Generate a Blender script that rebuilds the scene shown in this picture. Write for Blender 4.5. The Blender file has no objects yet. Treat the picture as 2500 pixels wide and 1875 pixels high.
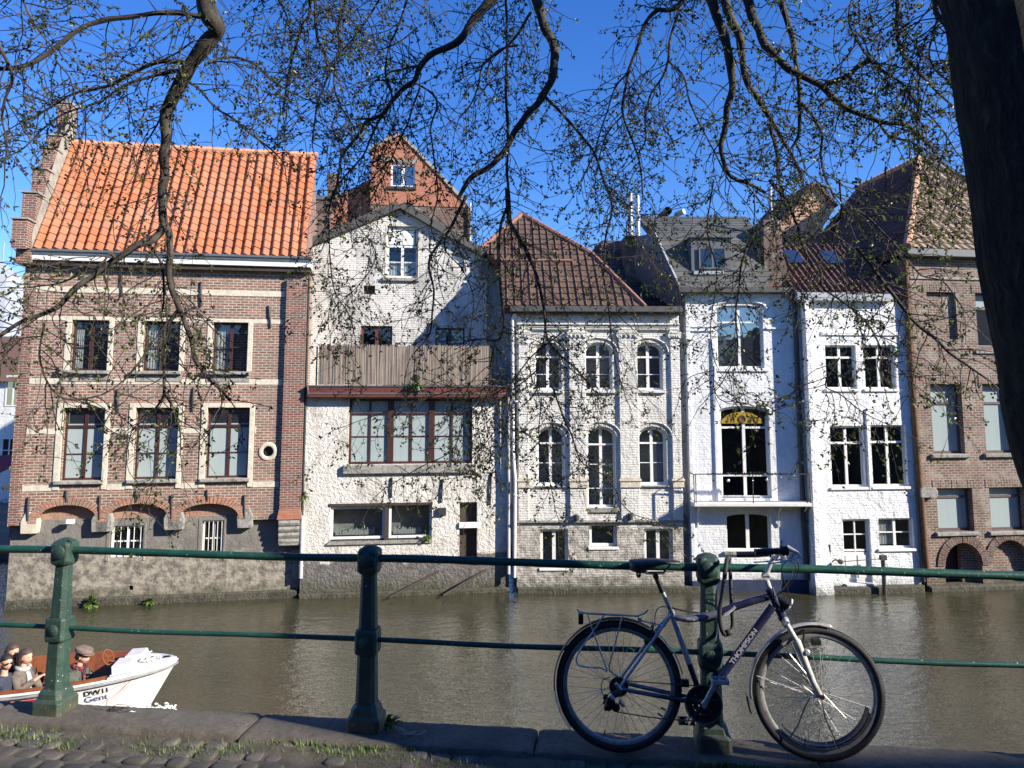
import bpy, bmesh, math, random
from math import sin, cos, pi, radians, sqrt, atan2
from mathutils import Vector, Matrix, noise
from mathutils.geometry import tessellate_polygon
random.seed(7)
scene = bpy.context.scene
COL = scene.collection
# ------------------------------------------------------------------ survey of the photograph
F = 1875.0; CX = 1250.0; CY = 768.5
TP = .1116; CP = 1 / sqrt(1 + TP * TP); SP = TP * CP
CAMZ = 1.95; WATER = -3.55
CAM = Vector((0, 0, CAMZ))
CR = dict(F=(0, 0, .8848), A1=(0, 250, 2.765), A2=(0, 700, 2.765), A3=(0, 1200, 2.4575), A4=(650, 300, 2.7657), A5=(650, 850, 2.6329),
          A6=(1150, 480, 3.16), A7=(1150, 950, 3.13), A8=(1650, 450, 2.6024), B1=(1650, 950, 2.6024), B2=(1300, 1300, 2.4578),
          B3=(1340, 1460, 3.9977), B4=(1740, 1300, 2.8848), B5=(0, 1500, 4.9156), B6=(0, 1650, 1.8433),
          T1=(0, 0, 3.456), T2=(600, 0, 3.456), T3=(1200, 0, 1.983), T4=(1800, 0, 1.983))
def P(k, x, y):
    a, b, s = CR[k]
    return (a + x / s, b + y / s)
def ray(k, x, y):
    px, py = P(k, x, y)
    a = (px - CX) / F; b = (CY - py) / F
    return Vector((a, CP - b * SP, SP + b * CP))
def on_z(k, x, y, z):
    r = ray(k, x, y); return CAM + r * ((z - CAMZ) / r.z)
def on_y(k, x, y, Y):
    r = ray(k, x, y); return CAM + r * (Y / r.y)
def on_plane(k, x, y, p, n):
    r = ray(k, x, y); return CAM + r * ((p - CAM).dot(n) / r.dot(n))

# ------------------------------------------------------------------ node materials
class N:
    def __init__(s, name):
        s.m = bpy.data.materials.new(name); s.m.use_nodes = True
        s.t = s.m.node_tree; s.t.nodes.clear()
        s.out = s.n('ShaderNodeOutputMaterial')
    def n(s, typ, **kw):
        nd = s.t.nodes.new(typ)
        for k, v in kw.items():
            if k == 'ins':
                for a, b in v.items():
                    if isinstance(b, bpy.types.NodeSocket): s.t.links.new(b, nd.inputs[a])
                    else: nd.inputs[a].default_value = b
            else: setattr(nd, k, v)
        return nd
    def link(s, a, b): s.t.links.new(a, b)
    def math(s, op, a, b=0.0, c=0.0, clamp=False):
        nd = s.n('ShaderNodeMath', operation=op, use_clamp=clamp)
        for i, v in enumerate((a, b, c)):
            if isinstance(v, bpy.types.NodeSocket): s.link(v, nd.inputs[i])
            else: nd.inputs[i].default_value = v
        return nd.outputs[0]
    def mix(s, f, a, b, mode='MIX'):
        nd = s.n('ShaderNodeMix', data_type='RGBA', blend_type=mode)
        for i, v in ((0, f), (6, a), (7, b)):
            if isinstance(v, bpy.types.NodeSocket): s.link(v, nd.inputs[i])
            elif i == 0: nd.inputs[i].default_value = v
            else: nd.inputs[i].default_value = (*v, 1) if len(v) == 3 else v
        return nd.outputs[2]
    def obj(s): return s.n('ShaderNodeTexCoord').outputs['Object']
    def noise(s, vec, scale, detail=4, rough=.55, dist=0.0):
        return s.n('ShaderNodeTexNoise', ins={'Vector': vec, 'Scale': scale, 'Detail': detail, 'Roughness': rough, 'Distortion': dist}).outputs['Fac']
    def ramp(s, f, lo, hi):
        return s.n('ShaderNodeMapRange', ins={'Value': f, 'From Min': lo, 'From Max': hi}).outputs[0]
    def sc(s, vec, x, y, z):
        return s.n('ShaderNodeMapping', ins={'Vector': vec, 'Scale': (x, y, z)}).outputs[0]
    def bump(s, h, dist, strength=1.0, prev=None):
        nd = s.n('ShaderNodeBump', ins={'Height': h, 'Distance': dist, 'Strength': strength})
        if prev is not None: s.link(prev, nd.inputs['Normal'])
        return nd.outputs[0]
    def bsdf(s, col, rough=.7, normal=None, **kw):
        nd = s.n('ShaderNodeBsdfPrincipled')
        for k, v in (('Base Color', col), ('Roughness', rough)):
            if isinstance(v, bpy.types.NodeSocket): s.link(v, nd.inputs[k])
            else: nd.inputs[k].default_value = ((*v, 1) if k == 'Base Color' else v)
        if normal is not None: s.link(normal, nd.inputs['Normal'])
        for k, v in kw.items():
            k = k.replace('_', ' ')
            if isinstance(v, bpy.types.NodeSocket): s.link(v, nd.inputs[k])
            else: nd.inputs[k].default_value = v
        s.link(nd.outputs[0], s.out.inputs[0]); return s.m
    def xz(s):
        c = s.n('ShaderNodeSeparateXYZ', ins={0: s.obj()})
        x = s.math('ADD', c.outputs[0], c.outputs[1])
        v = s.n('ShaderNodeCombineXYZ', ins={0: x, 1: c.outputs[2], 2: 0.0}).outputs[0]
        return v, c.outputs[2], c.outputs[0]

def plain(name, col, rough=.6, var=.25, scale=12, bump=0.0, metal=0.0, dirt=None, dirtamt=.5, **kw):
    s = N(name); v = s.obj()
    f = s.ramp(s.noise(v, scale, 5), .3, .7)
    c = s.mix(f, tuple(x * (1 - var) for x in col), tuple(min(1, x * (1 + var)) for x in col))
    if dirt:
        d = s.ramp(s.noise(v, scale * .37, 6, .7), .5, .68)
        c = s.mix(s.math('MULTIPLY', d, dirtamt), c, dirt)
    nm = s.bump(s.noise(v, scale * 3, 4), bump) if bump else None
    return s.bsdf(c, rough, nm, Metallic=metal, **kw)

def wet_band(s, z, x, c, top=.5, moss=(.045, .05, .015), soft=.5):
    v, _, _ = s.xz()
    n1 = s.noise(v, 2.2, 5, .65)
    lim = s.math('MULTIPLY_ADD', n1, 1.1, top - .5)
    f = s.ramp(s.math('SUBTRACT', lim, z), 0, soft)
    return s.mix(s.math('MULTIPLY', f, .85, clamp=True), c, moss)

def brick(name, c1, c2, mortar, bw=.205, bh=.066, ms=.011, tone=None, stain=(.12, .11, .1), stainamt=.5, bmp=.01, ramps=(.45, .7), scale=1.0, wet=.35):
    s = N(name); v, z, x = s.xz()
    wob = s.n('ShaderNodeTexNoise', ins={'Vector': v, 'Scale': 6.0, 'Detail': 2})
    vv = s.n('ShaderNodeVectorMath', operation='MULTIPLY_ADD', ins={0: wob.outputs['Color'], 1: (.014, .014, 0), 2: v}).outputs[0]
    b = s.n('ShaderNodeTexBrick', offset=.5, ins={'Vector': vv, 'Color1': (0, 0, 0, 1), 'Color2': (1, 1, 1, 1), 'Mortar': (.5, .5, .5, 1), 'Scale': scale,
            'Mortar Size': ms, 'Mortar Smooth': .25, 'Bias': 0.0, 'Brick Width': bw, 'Row Height': bh})
    g = s.ramp(s.noise(v, .9, 5, .65), .35, .65)
    mixf = s.math('ADD', s.math('MULTIPLY', b.outputs['Color'], .75), s.math('MULTIPLY', g, .35), clamp=True)
    bc = s.mix(mixf, c1, c2)
    if tone: bc = s.mix(s.ramp(s.noise(v, 1.7, 6, .7), .52, .66), bc, tone)
    mo = s.mix(s.ramp(s.noise(v, 3, 4), .3, .7), mortar, tuple(m * .6 for m in mortar))
    c = s.mix(b.outputs['Fac'], bc, mo)
    st = s.ramp(s.noise(s.sc(v, 1, .45, 1), 1.3, 7, .7), *ramps)
    c = s.mix(s.math('MULTIPLY', st, stainamt), c, stain)
    c = wet_band(s, z, x, c, wet)
    h = s.math('SUBTRACT', s.math('MULTIPLY', s.noise(v, 45, 3), .5), b.outputs['Fac'])
    return s.bsdf(c, .9, s.bump(h, bmp))

def painted(name, col, lumps=.02, lscale=9, brk=.5, stain=(.25, .22, .18), stainamt=.6, ramps=(.5, .66), wet=.35, low=None, lowz=1.2, streak=.25, bmpd=.02):
    s = N(name); v, z, x = s.xz()
    b = s.n('ShaderNodeTexBrick', offset=.5, ins={'Vector': s.n('ShaderNodeVectorMath', operation='MULTIPLY_ADD', ins={0: s.n('ShaderNodeTexNoise', ins={'Vector': v, 'Scale': 5.0}).outputs['Color'], 1: (.03, .03, 0), 2: v}).outputs[0],
            'Scale': 1.0, 'Mortar Size': .012, 'Mortar Smooth': .6, 'Brick Width': .21, 'Row Height': .07})
    n1 = s.noise(v, lscale, 6, .6); n2 = s.noise(v, lscale * 3.1, 3)
    h = s.math('ADD', s.math('MULTIPLY', n1, 1.0), s.math('MULTIPLY', n2, .35))
    h = s.math('SUBTRACT', h, s.math('MULTIPLY', b.outputs['Fac'], brk))
    st = s.ramp(s.noise(s.sc(v, 1.0, .5, 1), 1.1, 8, .72), *ramps)
    c = s.mix(s.math('MULTIPLY', st, stainamt), col, stain)
    sk = s.ramp(s.noise(s.sc(v, 5, .35, 1), 1.0, 6, .7), .52, .72)
    c = s.mix(s.math('MULTIPLY', sk, streak), c, tuple(k * .6 for k in stain))
    c = s.mix(s.math('MULTIPLY', s.ramp(n2, .62, .74), .35), c, stain)
    c = s.mix(s.math('MULTIPLY', s.ramp(b.outputs['Color'], .2, .9), .12 * min(1, brk * 2)), c, tuple(k * .75 for k in col))
    if low:
        lim = s.math('MULTIPLY_ADD', s.noise(v, 1.6, 6, .6), 1.2, lowz - .6)
        lf = s.ramp(s.math('SUBTRACT', lim, z), 0, .12)
        lc = s.mix(s.ramp(s.noise(v, 4.5, 6, .7), .42, .6), low[0], low[1])
        c = s.mix(s.math('MULTIPLY', lf, .9), c, lc)
    c = wet_band(s, z, x, c, wet)
    return s.bsdf(c, .85, s.bump(h, lumps))

def tiles_mat(name, cols, patch, rough=.75):
    s = N(name)
    uv = s.n('ShaderNodeUVMap').outputs[0]
    fl = s.n('ShaderNodeVectorMath', operation='FLOOR', ins={0: uv}).outputs[0]
    w = s.n('ShaderNodeTexWhiteNoise', noise_dimensions='2D', ins={'Vector': fl}).outputs['Value']
    w2 = s.n('ShaderNodeTexWhiteNoise', noise_dimensions='2D', ins={'Vector': s.n('ShaderNodeVectorMath', operation='ADD', ins={0: fl, 1: (7.3, 3.1, 0)}).outputs[0]}).outputs['Value']
    c = s.mix(w, cols[0], cols[1]); c = s.mix(s.math('MULTIPLY', s.ramp(w2, .6, 1), .8), c, cols[2])
    o = s.obj()
    c = s.mix(s.math('MULTIPLY', s.ramp(s.noise(o, .8, 7, .7), .45, .7), .6), c, patch)
    c = s.mix(s.math('MULTIPLY', s.ramp(s.noise(o, 14, 4, .6), .55, .75), .35), c, tuple(k * .35 for k in patch))
    return s.bsdf(c, rough, s.bump(s.noise(o, 60, 3), .003))

# ------------------------------------------------------------------ mesh builder
class MB:
    def __init__(s): s.v = []; s.f = []; s.mi = []; s.uv = None; s.cur = 0
    def add(s, vs, fs, uvs=None):
        o = len(s.v); s.v += [tuple(p) for p in vs]
        for i, f in enumerate(fs):
            s.f.append(tuple(o + k for k in f)); s.mi.append(s.cur)
            if s.uv is not None: s.uv.append(uvs[i] if uvs else [(0, 0)] * len(f))
        return s
    def box(s, x0, x1, y0, y1, z0, z1):
        return s.add([(x0, y0, z0), (x1, y0, z0), (x1, y1, z0), (x0, y1, z0), (x0, y0, z1), (x1, y0, z1), (x1, y1, z1), (x0, y1, z1)],
                     [(0, 3, 2, 1), (4, 5, 6, 7), (0, 1, 5, 4), (1, 2, 6, 5), (2, 3, 7, 6), (3, 0, 4, 7)])
    def cbox(s, x0, x1, y0, y1, z0, z1, b=.01):
        """box with bevelled edges on the front (-y) face and vertical corners"""
        v = [(x0, y1, z0), (x1, y1, z0), (x1, y1, z1), (x0, y1, z1), (x0, y0 + b, z0), (x1, y0 + b, z0), (x1, y0 + b, z1), (x0, y0 + b, z1),
             (x0 + b, y0, z0 + b), (x1 - b, y0, z0 + b), (x1 - b, y0, z1 - b), (x0 + b, y0, z1 - b)]
        return s.add(v, [(0, 3, 2, 1), (8, 9, 10, 11), (4, 5, 9, 8), (5, 6, 10, 9), (6, 7, 11, 10), (7, 4, 8, 11), (0, 1, 5, 4), (1, 2, 6, 5), (2, 3, 7, 6), (3, 0, 4, 7)])
    def xbox(s, M, sx, sy, sz):
        o = [Vector((a * sx / 2, b * sy / 2, c * sz / 2)) for c in (-1, 1) for a, b in ((-1, -1), (1, -1), (1, 1), (-1, 1))]
        return s.add([M @ p for p in o], [(0, 3, 2, 1), (4, 5, 6, 7), (0, 1, 5, 4), (1, 2, 6, 5), (2, 3, 7, 6), (3, 0, 4, 7)])
    def prism(s, poly, y0, y1, back=True):
        """polygon in (x,z), extruded from y0 (front) to y1"""
        n = len(poly)
        v = [(x, y0, z) for x, z in poly] + [(x, y1, z) for x, z in poly]
        tr = tessellate_polygon([[Vector((x, z, 0)) for x, z in poly]])
        fs = [tuple(t) for t in tr] + ([tuple(n + k for k in reversed(t)) for t in tr] if back else [])
        fs += [(i, (i + 1) % n, n + (i + 1) % n, n + i) for i in range(n)]
        return s.add(v, fs)
    def slab(s, pts, n, th):
        """3D polygon pts with a thickness th along -n"""
        pts = [Vector(p) for p in pts]; n = Vector(n).normalized(); k = len(pts)
        tr = tessellate_polygon([pts])
        s.add(pts + [p - n * th for p in pts], [tuple(t) for t in tr] + [tuple(k + i for i in reversed(t)) for t in tr] + [(i, (i + 1) % k, k + (i + 1) % k, k + i) for i in range(k)])
        return s
    def tube(s, path, rad, seg=8, cap=True, flat=1.0, up=None):
        path = [Vector(p) for p in path]; n = len(path)
        if not hasattr(rad, '__len__'): rad = [rad] * n
        t0 = (path[1] - path[0]).normalized()
        a = Vector(up) if up else (Vector((0, 0, 1)) if abs(t0.z) < .9 else Vector((1, 0, 0)))
        u = t0.cross(a).normalized()
        vs = []
        for i in range(n):
            t = (path[min(i + 1, n - 1)] - path[max(i - 1, 0)])
            t = t.normalized() if t.length > 1e-9 else t0
            u = (u - t * u.dot(t)); u = u.normalized() if u.length > 1e-6 else t.orthogonal().normalized()
            w = t.cross(u)
            for k in range(seg):
                an = 2 * pi * k / seg
                vs.append(path[i] + (u * cos(an) + w * sin(an) * flat) * rad[i])
        fs = [(i * seg + k, i * seg + (k + 1) % seg, (i + 1) * seg + (k + 1) % seg, (i + 1) * seg + k) for i in range(n - 1) for k in range(seg)]
        if cap: fs += [tuple(range(seg))[::-1], tuple((n - 1) * seg + k for k in range(seg))]
        return s.add(vs, fs)
    def lathe(s, prof, M=None, seg=16, a0=0, a1=2 * pi):
        """prof: (radius, height) pairs about local z"""
        M = M or Matrix(); full = abs(a1 - a0 - 2 * pi) < 1e-6; m = seg if full else seg + 1
        vs = [M @ Vector((r * cos(a0 + (a1 - a0) * k / seg), r * sin(a0 + (a1 - a0) * k / seg), h)) for r, h in prof for k in range(m)]
        fs = []
        for i in range(len(prof) - 1):
            for k in range(seg):
                k2 = (k + 1) % m
                fs.append((i * m + k, i * m + k2, (i + 1) * m + k2, (i + 1) * m + k))
        if full and prof[0][0] > 1e-6: fs.append(tuple(range(m))[::-1])
        if full and prof[-1][0] > 1e-6: fs.append(tuple((len(prof) - 1) * m + k for k in range(m)))
        return s.add(vs, fs)
    def ball(s, c, r, seg=12, ring=8, sc=(1, 1, 1), M=None):
        c = Vector(c); vs = []; fs = []
        for i in range(ring + 1):
            th = pi * i / ring
            for k in range(seg):
                p = Vector((r * sc[0] * sin(th) * cos(2 * pi * k / seg), r * sc[1] * sin(th) * sin(2 * pi * k / seg), r * sc[2] * cos(th)))
                vs.append(c + (M @ p if M else p))
        fs = [(i * seg + k, (i + 1) * seg + k, (i + 1) * seg + (k + 1) % seg, i * seg + (k + 1) % seg) for i in range(ring) for k in range(seg)]
        return s.add(vs, fs)
    def torus(s, c, R, r, M=None, seg=48, rs=8, a0=0, a1=2 * pi, flat=1.0):
        """ring in local xz plane"""
        c = Vector(c); M = M or Matrix(); full = abs(a1 - a0 - 2 * pi) < 1e-6; m = seg if full else seg + 1; vs = []
        for i in range(m):
            a = a0 + (a1 - a0) * i / seg
            for k in range(rs):
                b = 2 * pi * k / rs
                rr = R + r * cos(b)
                vs.append(M @ (c + Vector((rr * cos(a), r * flat * sin(b), rr * sin(a)))))
        fs = [(i * rs + k, ((i + 1) % m) * rs + k, ((i + 1) % m) * rs + (k + 1) % rs, i * rs + (k + 1) % rs) for i in range(seg) for k in range(rs)]
        return s.add(vs, fs)
    def build(s, name, mat, parent=None, smooth=False, bevel=0.0):
        me = bpy.data.meshes.new(name); me.from_pydata(s.v, [], s.f)
        mats = mat if isinstance(mat, (list, tuple)) else [mat]
        for m in mats: me.materials.append(m)
        if len(mats) > 1: me.polygons.foreach_set('material_index', s.mi)
        if s.uv is not None:
            l = me.uv_layers.new(name='UVMap'); flat = [c for f in s.uv for p in f for c in p]
            l.data.foreach_set('uv', flat)
        bm = bmesh.new(); bm.from_mesh(me)
        if s.uv is None and len(s.f) < 60000: bmesh.ops.recalc_face_normals(bm, faces=bm.faces)
        bm.to_mesh(me); bm.free()
        if smooth:
            me.polygons.foreach_set('use_smooth', [True] * len(me.polygons))
            if smooth != 'all': me.set_sharp_from_angle(angle=radians(40))
        me.update()
        o = bpy.data.objects.new(name, me); COL.objects.link(o)
        if parent: o.parent = parent
        if bevel:
            b = o.modifiers.new('b', 'BEVEL'); b.width = bevel; b.segments = 2; b.limit_method = 'ANGLE'
        return o
def tag(o, label, cat=None, group=None, kind=None):
    if label: o['label'] = label
    if cat: o['category'] = cat
    if group: o['group'] = group
    if kind: o['kind'] = kind
    return o
def empty(name, label, cat, loc=(0, 0, 0), rz=0, group=None):
    o = bpy.data.objects.new(name, None); COL.objects.link(o); o.location = loc; o.rotation_euler = (0, 0, rz); o.empty_display_size = .2
    return tag(o, label, cat, group)
def copy_tree(o, parent=None):
    c = o.copy(); COL.objects.link(c)
    if parent: c.parent = parent
    for ch in [x for x in list(bpy.data.objects) if x.parent == o]: copy_tree(ch, c)
    return c
def text_obj(txt, size, M, mat, parent, name='lettering', depth=.002, bold=False, outline=False, sx=1.0, align='LEFT'):
    cu = bpy.data.curves.new(name, 'FONT'); cu.body = txt; cu.size = size; cu.extrude = depth; cu.align_x = align
    if outline:
        cu.fill_mode = 'NONE'; cu.extrude = 0; cu.bevel_depth = size * .022
    elif bold: cu.offset = size * .018
    t = bpy.data.objects.new(name, cu); COL.objects.link(t)
    dg = bpy.context.evaluated_depsgraph_get(); me = bpy.data.meshes.new_from_object(t.evaluated_get(dg))
    COL.objects.unlink(t); bpy.data.objects.remove(t)
    me.transform(M @ Matrix.Diagonal((sx, 1, 1, 1))); me.materials.clear(); me.materials.append(mat)
    o = bpy.data.objects.new(name, me); COL.objects.link(o); o.parent = parent
    return o

# ------------------------------------------------------------------ house frame: x along the front, y away from the canal, z up from the water
class House:
    def __init__(s, L, R):
        a = on_z(*L, WATER); b = on_z(*R, WATER); s.o = a; s.th = atan2(b.y - a.y, b.x - a.x); s.W = (b - a).length
        s.M = Matrix.Translation(a) @ Matrix.Rotation(s.th, 4, 'Z'); s.Mi = s.M.inverted()
        s.c = s.Mi @ CAM; s.R3 = s.Mi.to_3x3()
    def q(s, k, x, y, d=0.0):
        r = s.R3 @ ray(k, x, y); t = (d - s.c.y) / r.y; return (s.c.x + t * r.x, s.c.z + t * r.z)
    def qx(s, k, x, y, X):
        r = s.R3 @ ray(k, x, y); t = (X - s.c.x) / r.x; return (s.c.y + t * r.y, s.c.z + t * r.z)
    def qp(s, k, x, y, p, n):
        r = s.R3 @ ray(k, x, y); n = Vector(n); t = (Vector(p) - s.c).dot(n) / r.dot(n); return s.c + r * t
    def r(s, k, x0, y0, x1, y1, d=0.0):
        a = s.q(k, x0, y0, d); b = s.q(k, x1, y0, d); c = s.q(k, x0, y1, d); e = s.q(k, x1, y1, d)
        return ((a[0] + c[0]) / 2, (c[1] + e[1]) / 2, (b[0] + e[0]) / 2, (a[1] + b[1]) / 2)
    def root(s, name, label, cat='house', group=None):
        s.e = empty(name, label, cat, s.o, s.th, group); return s.e
def rect_poly(r): return [(r[0], r[1]), (r[2], r[1]), (r[2], r[3]), (r[0], r[3])]
def arch_poly(r, rise, n=12):
    """rectangle whose top is an elliptical arch of the given rise"""
    x0, z0, x1, z1 = r; cx = (x0 + x1) / 2; a = (x1 - x0) / 2
    return [(x0, z0), (x1, z0)] + [(cx + a * cos(pi * i / n), z1 - rise + rise * sin(pi * i / n)) for i in range(n + 1)]
def wall(outline, holes, y, depth, mat, parent, name='wall', rev=.22, solid=True):
    mb = MB(); loops = [outline] + holes
    allp = [p for l in loops for p in l]
    tr = tessellate_polygon([[Vector((x, z, 0)) for x, z in l] for l in loops])
    mb.add([(x, y, z) for x, z in allp], [tuple(t) for t in tr])
    n = len(outline)
    mb.add([(x, y, z) for x, z in outline] + [(x, y + depth, z) for x, z in outline], [(i, (i + 1) % n, n + (i + 1) % n, n + i) for i in range(n)])
    for h in holes:
        n = len(h)
        mb.add([(x, y, z) for x, z in h] + [(x, y + rev, z) for x, z in h], [(i, (i + 1) % n, n + (i + 1) % n, n + i) for i in range(n)])
    if solid:
        tr = tessellate_polygon([[Vector((x, z, 0)) for x, z in outline]])
        mb.add([(x, y + depth, z) for x, z in outline], [tuple(t) for t in tr])
    me = mb.build(name, mat, parent)
    return me
def window(parent, r, y, fm, gm, cols=2, rows=(), fw=.06, bar=.045, mul=None, th=.06, arch=0.0, im=None, curtain=None, name='window', back=.5, hung=None):
    """r opening rect, y plane of the frame front; rows: heights (fractions from the bottom) of transoms; interior box behind"""
    x0, z0, x1, z1 = r; mb = MB()
    out = arch_poly(r, arch) if arch else rect_poly(r)
    ri = (x0 + fw, z0 + fw, x1 - fw, z1 - fw); inn = arch_poly(ri, max(.01, arch * (ri[2] - ri[0]) / (x1 - x0))) if arch else rect_poly(ri)
    n = len(out)
    v = [(a, y, b) for a, b in out] + [(a, y, b) for a, b in inn] + [(a, y + th, b) for a, b in out] + [(a, y + th, b) for a, b in inn]
    fs = []
    for i in range(n):
        j = (i + 1) % n
        fs += [(i, j, n + j, n + i), (n + i, n + j, 3 * n + j, 3 * n + i), (2 * n + i, 3 * n + i, 3 * n + j, 2 * n + j)]
    mb.add(v, fs)
    mul = mul or fw
    def ztop(x):
        if not arch: return ri[3]
        cx = (x0 + x1) / 2; a = (x1 - x0) / 2; t = min(1, abs(x - cx) / a)
        return z1 - arch + arch * sqrt(max(0, 1 - t * t)) - fw
    cxs = [x0 + (x1 - x0) * i / cols for i in range(1, cols)] if isinstance(cols, int) else [x0 + (x1 - x0) * c for c in cols]
    for c in cxs: mb.box(c - mul / 2, c + mul / 2, y + .003, y + th - .004, ri[1], ztop(c))
    for i, t in enumerate(rows):
        thick = bar if not isinstance(t, tuple) else t[1]; tt = t if not isinstance(t, tuple) else t[0]
        zc = z0 + (z1 - z0) * tt
        mb.box(ri[0], ri[2], y + .006 if thick < .04 else y - .006, y + th - .008, zc - thick / 2, zc + thick / 2)
    o = mb.build(name, fm, parent)
    g = MB(); tr = tessellate_polygon([[Vector((a, b, 0)) for a, b in inn]]); g.add([(a, y + th * .6, b) for a, b in inn], [tuple(t) for t in tr]); g.build('pane', gm, o)
    if im:
        b = MB(); b.box(x0 + .004, x1 - .004, y + th + .02, y + back, z0 + .004, z1 - .004)
        b.f = [f for i, f in enumerate(b.f) if i != 2]; b.mi = b.mi[:-1]
        b.build('interior', im, o)
    if curtain:
        for (a, b_, c0, c1) in curtain:
            m = MB(); xa = x0 + (x1 - x0) * a; xb = x0 + (x1 - x0) * b_; za = z0 + (z1 - z0) * c0; zb = z0 + (z1 - z0) * c1; k = 14
            m.add([(xa + (xb - xa) * i / k, y + th + .05 + .025 * sin(i * 2.1), zz) for zz in (za, zb) for i in range(k + 1)], [(i, i + 1, k + 2 + i, k + 1 + i) for i in range(k)])
            m.build('curtain', MAT['curtain'], o, smooth='all')
    return o
def roof_tiles(name, mat, parent, e0, eu, v, poly, tw, th, amp, step, prof='pan', seg=6):
    """tiled roof plane: origin e0, unit eu along the eave, unit v up the slope, poly in (s,t); real relief"""
    e0 = Vector(e0); eu = Vector(eu).normalized(); v = Vector(v).normalized(); n = eu.cross(v).normalized()
    if n.z < 0: n = -n
    S = [p[0] for p in poly]; T = [p[1] for p in poly]
    def inside(x, y):
        c = False; j = len(poly) - 1
        for i in range(len(poly)):
            xi, yi = poly[i]; xj, yj = poly[j]
            if (yi > y) != (yj > y) and x < (xj - xi) * (y - yi) / (yj - yi) + xi: c = not c
            j = i
        return c
    mb = MB(); mb.uv = []
    i0 = math.floor(min(S) / tw); i1 = math.ceil(max(S) / tw); j0 = math.floor(min(T) / th); j1 = math.ceil(max(T) / th)
    def h(fr):
        if prof == 'pan': return amp * (sin(2 * pi * fr) + .3 * sin(4 * pi * fr))
        if prof == 'roll': return amp * max(0, 1 - abs(fr - .85) / .15) ** .5 * 1.0
        return 0
    for j in range(j0, j1):
        for i in range(i0, i1):
            jit = random.uniform(-.15, .15) * step
            for k in range(seg):
                s0 = (i + k / seg) * tw; s1 = (i + (k + 1) / seg) * tw
                if not inside((s0 + s1) / 2, (j + .5) * th): continue
                a, b = h(k / seg), h((k + 1) / seg)
                A = [(s0, j * th, a + step + jit), (s1, j * th, b + step + jit), (s1, (j + 1) * th + .02, b + jit), (s0, (j + 1) * th + .02, a + jit), (s0, j * th, a - .012), (s1, j * th, b - .012)]
                pts = [e0 + eu * p[0] + v * p[1] + n * p[2] for p in A]
                c0, c1 = i + k / seg + 1e-3, i + (k + 1) / seg - 1e-3
                mb.add(pts, [(0, 1, 2, 3), (4, 5, 1, 0)], [[(c0, j + .02), (c1, j + .02), (c1, j + .98), (c0, j + .98)], [(c0, j + .02), (c1, j + .02), (c1, j + .03), (c0, j + .03)]])
    o = mb.build(name, mat, parent)
    return o
SKY_AIR = 1.0; SKY_OZ = 5.0; SKY_STR = .125; SUN = 5.0; EXPO = 0.9
# ------------------------------------------------------------------ materials
MAT = {}
MAT['brick1'] = brick('brick_weathered', (.14, .06, .042), (.35, .17, .115), (.56, .48, .375), ms=.016, bw=.22, bh=.076, tone=(.17, .12, .1), stainamt=.5, stain=(.15, .13, .115))
MAT['brick_dark'] = brick('brick_dark_red', (.13, .045, .035), (.24, .1, .07), (.48, .42, .34), ms=.011, stainamt=.2)
MAT['brick_red'] = brick('brick_red', (.36, .12, .07), (.5, .19, .11), (.42, .26, .19), ms=.008, stainamt=.3, stain=(.3, .2, .12))
MAT['brick_old'] = brick('brick_old_dark', (.07, .045, .035), (.2, .1, .07), (.3, .24, .2), ms=.012, tone=(.4, .36, .32), stainamt=.5, stain=(.06, .05, .04))
MAT['brick6'] = brick('brick_mauve', (.09, .052, .038), (.25, .145, .105), (.42, .365, .3), ms=.015, bw=.2, bh=.074, tone=(.36, .31, .26), stainamt=.55, stain=(.09, .07, .055), wet=.5)
MAT['arch_brick'] = brick('arch_brick', (.3, .12, .07), (.5, .24, .15), (.45, .38, .3), ms=.01, stainamt=.5, stain=(.14, .13, .11))
MAT['stone'] = plain('cream_stone', (.6, .54, .42), .85, .14, 7, .01, dirt=(.3, .27, .2), dirtamt=.45)
MAT['sill_stone'] = plain('grey_sill_stone', (.3, .285, .25), .9, .3, 14, .01, dirt=(.09, .09, .07), dirtamt=.8)
MAT['render_grey'] = painted('grey_render', (.2, .185, .16), .03, 5, 0, stain=(.09, .085, .075), stainamt=.7, low=((.36, .32, .25), (.12, .105, .085)), lowz=1.4, wet=.45)
MAT['white2'] = painted('white_rough_render', (.74, .7, .62), .07, 11, .0, stain=(.3, .27, .22), stainamt=.75, streak=.5, low=((.05, .05, .054), (.15, .13, .105)), lowz=1.1, wet=.5)
MAT['white2u'] = painted('white_painted_brick_old', (.7, .68, .63), .035, 9, .4, stain=(.26, .25, .23), stainamt=.7, ramps=(.45, .62), streak=.5)
MAT['white3'] = painted('white_painted_brick_cream', (.8, .77, .69), .045, 7, .5, stain=(.34, .31, .26), stainamt=.55, streak=.4, low=((.55, .51, .44), (.22, .19, .155)), lowz=2.0, wet=.45)
MAT['white4'] = painted('white_painted_brick', (.78, .78, .76), .03, 5, .1, stain=(.36, .36, .34), stainamt=.45, wet=.3, low=((.7, .69, .66), (.3, .29, .27)), lowz=.5, streak=.3)
MAT['white5'] = painted('white_bumpy_wash', (.84, .84, .82), .07, 4.5, .1, stain=(.4, .39, .35), stainamt=.4, wet=.38, streak=.28)
MAT['trim_white'] = plain('white_paint', (.78, .77, .73), .5, .06, 9, .002, dirt=(.45, .42, .36), dirtamt=.3)
MAT['trim_old'] = plain('flaking_white_paint', (.68, .67, .62), .7, .15, 10, .004, dirt=(.25, .23, .2), dirtamt=.6)
MAT['brown'] = plain('brown_wood_frame', (.055, .022, .017), .45, .2, 12, .001)
MAT['brown_red'] = plain('red_brown_wood', (.12, .034, .024), .5, .15, 8, .002, dirt=(.1, .03, .02))
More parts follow.
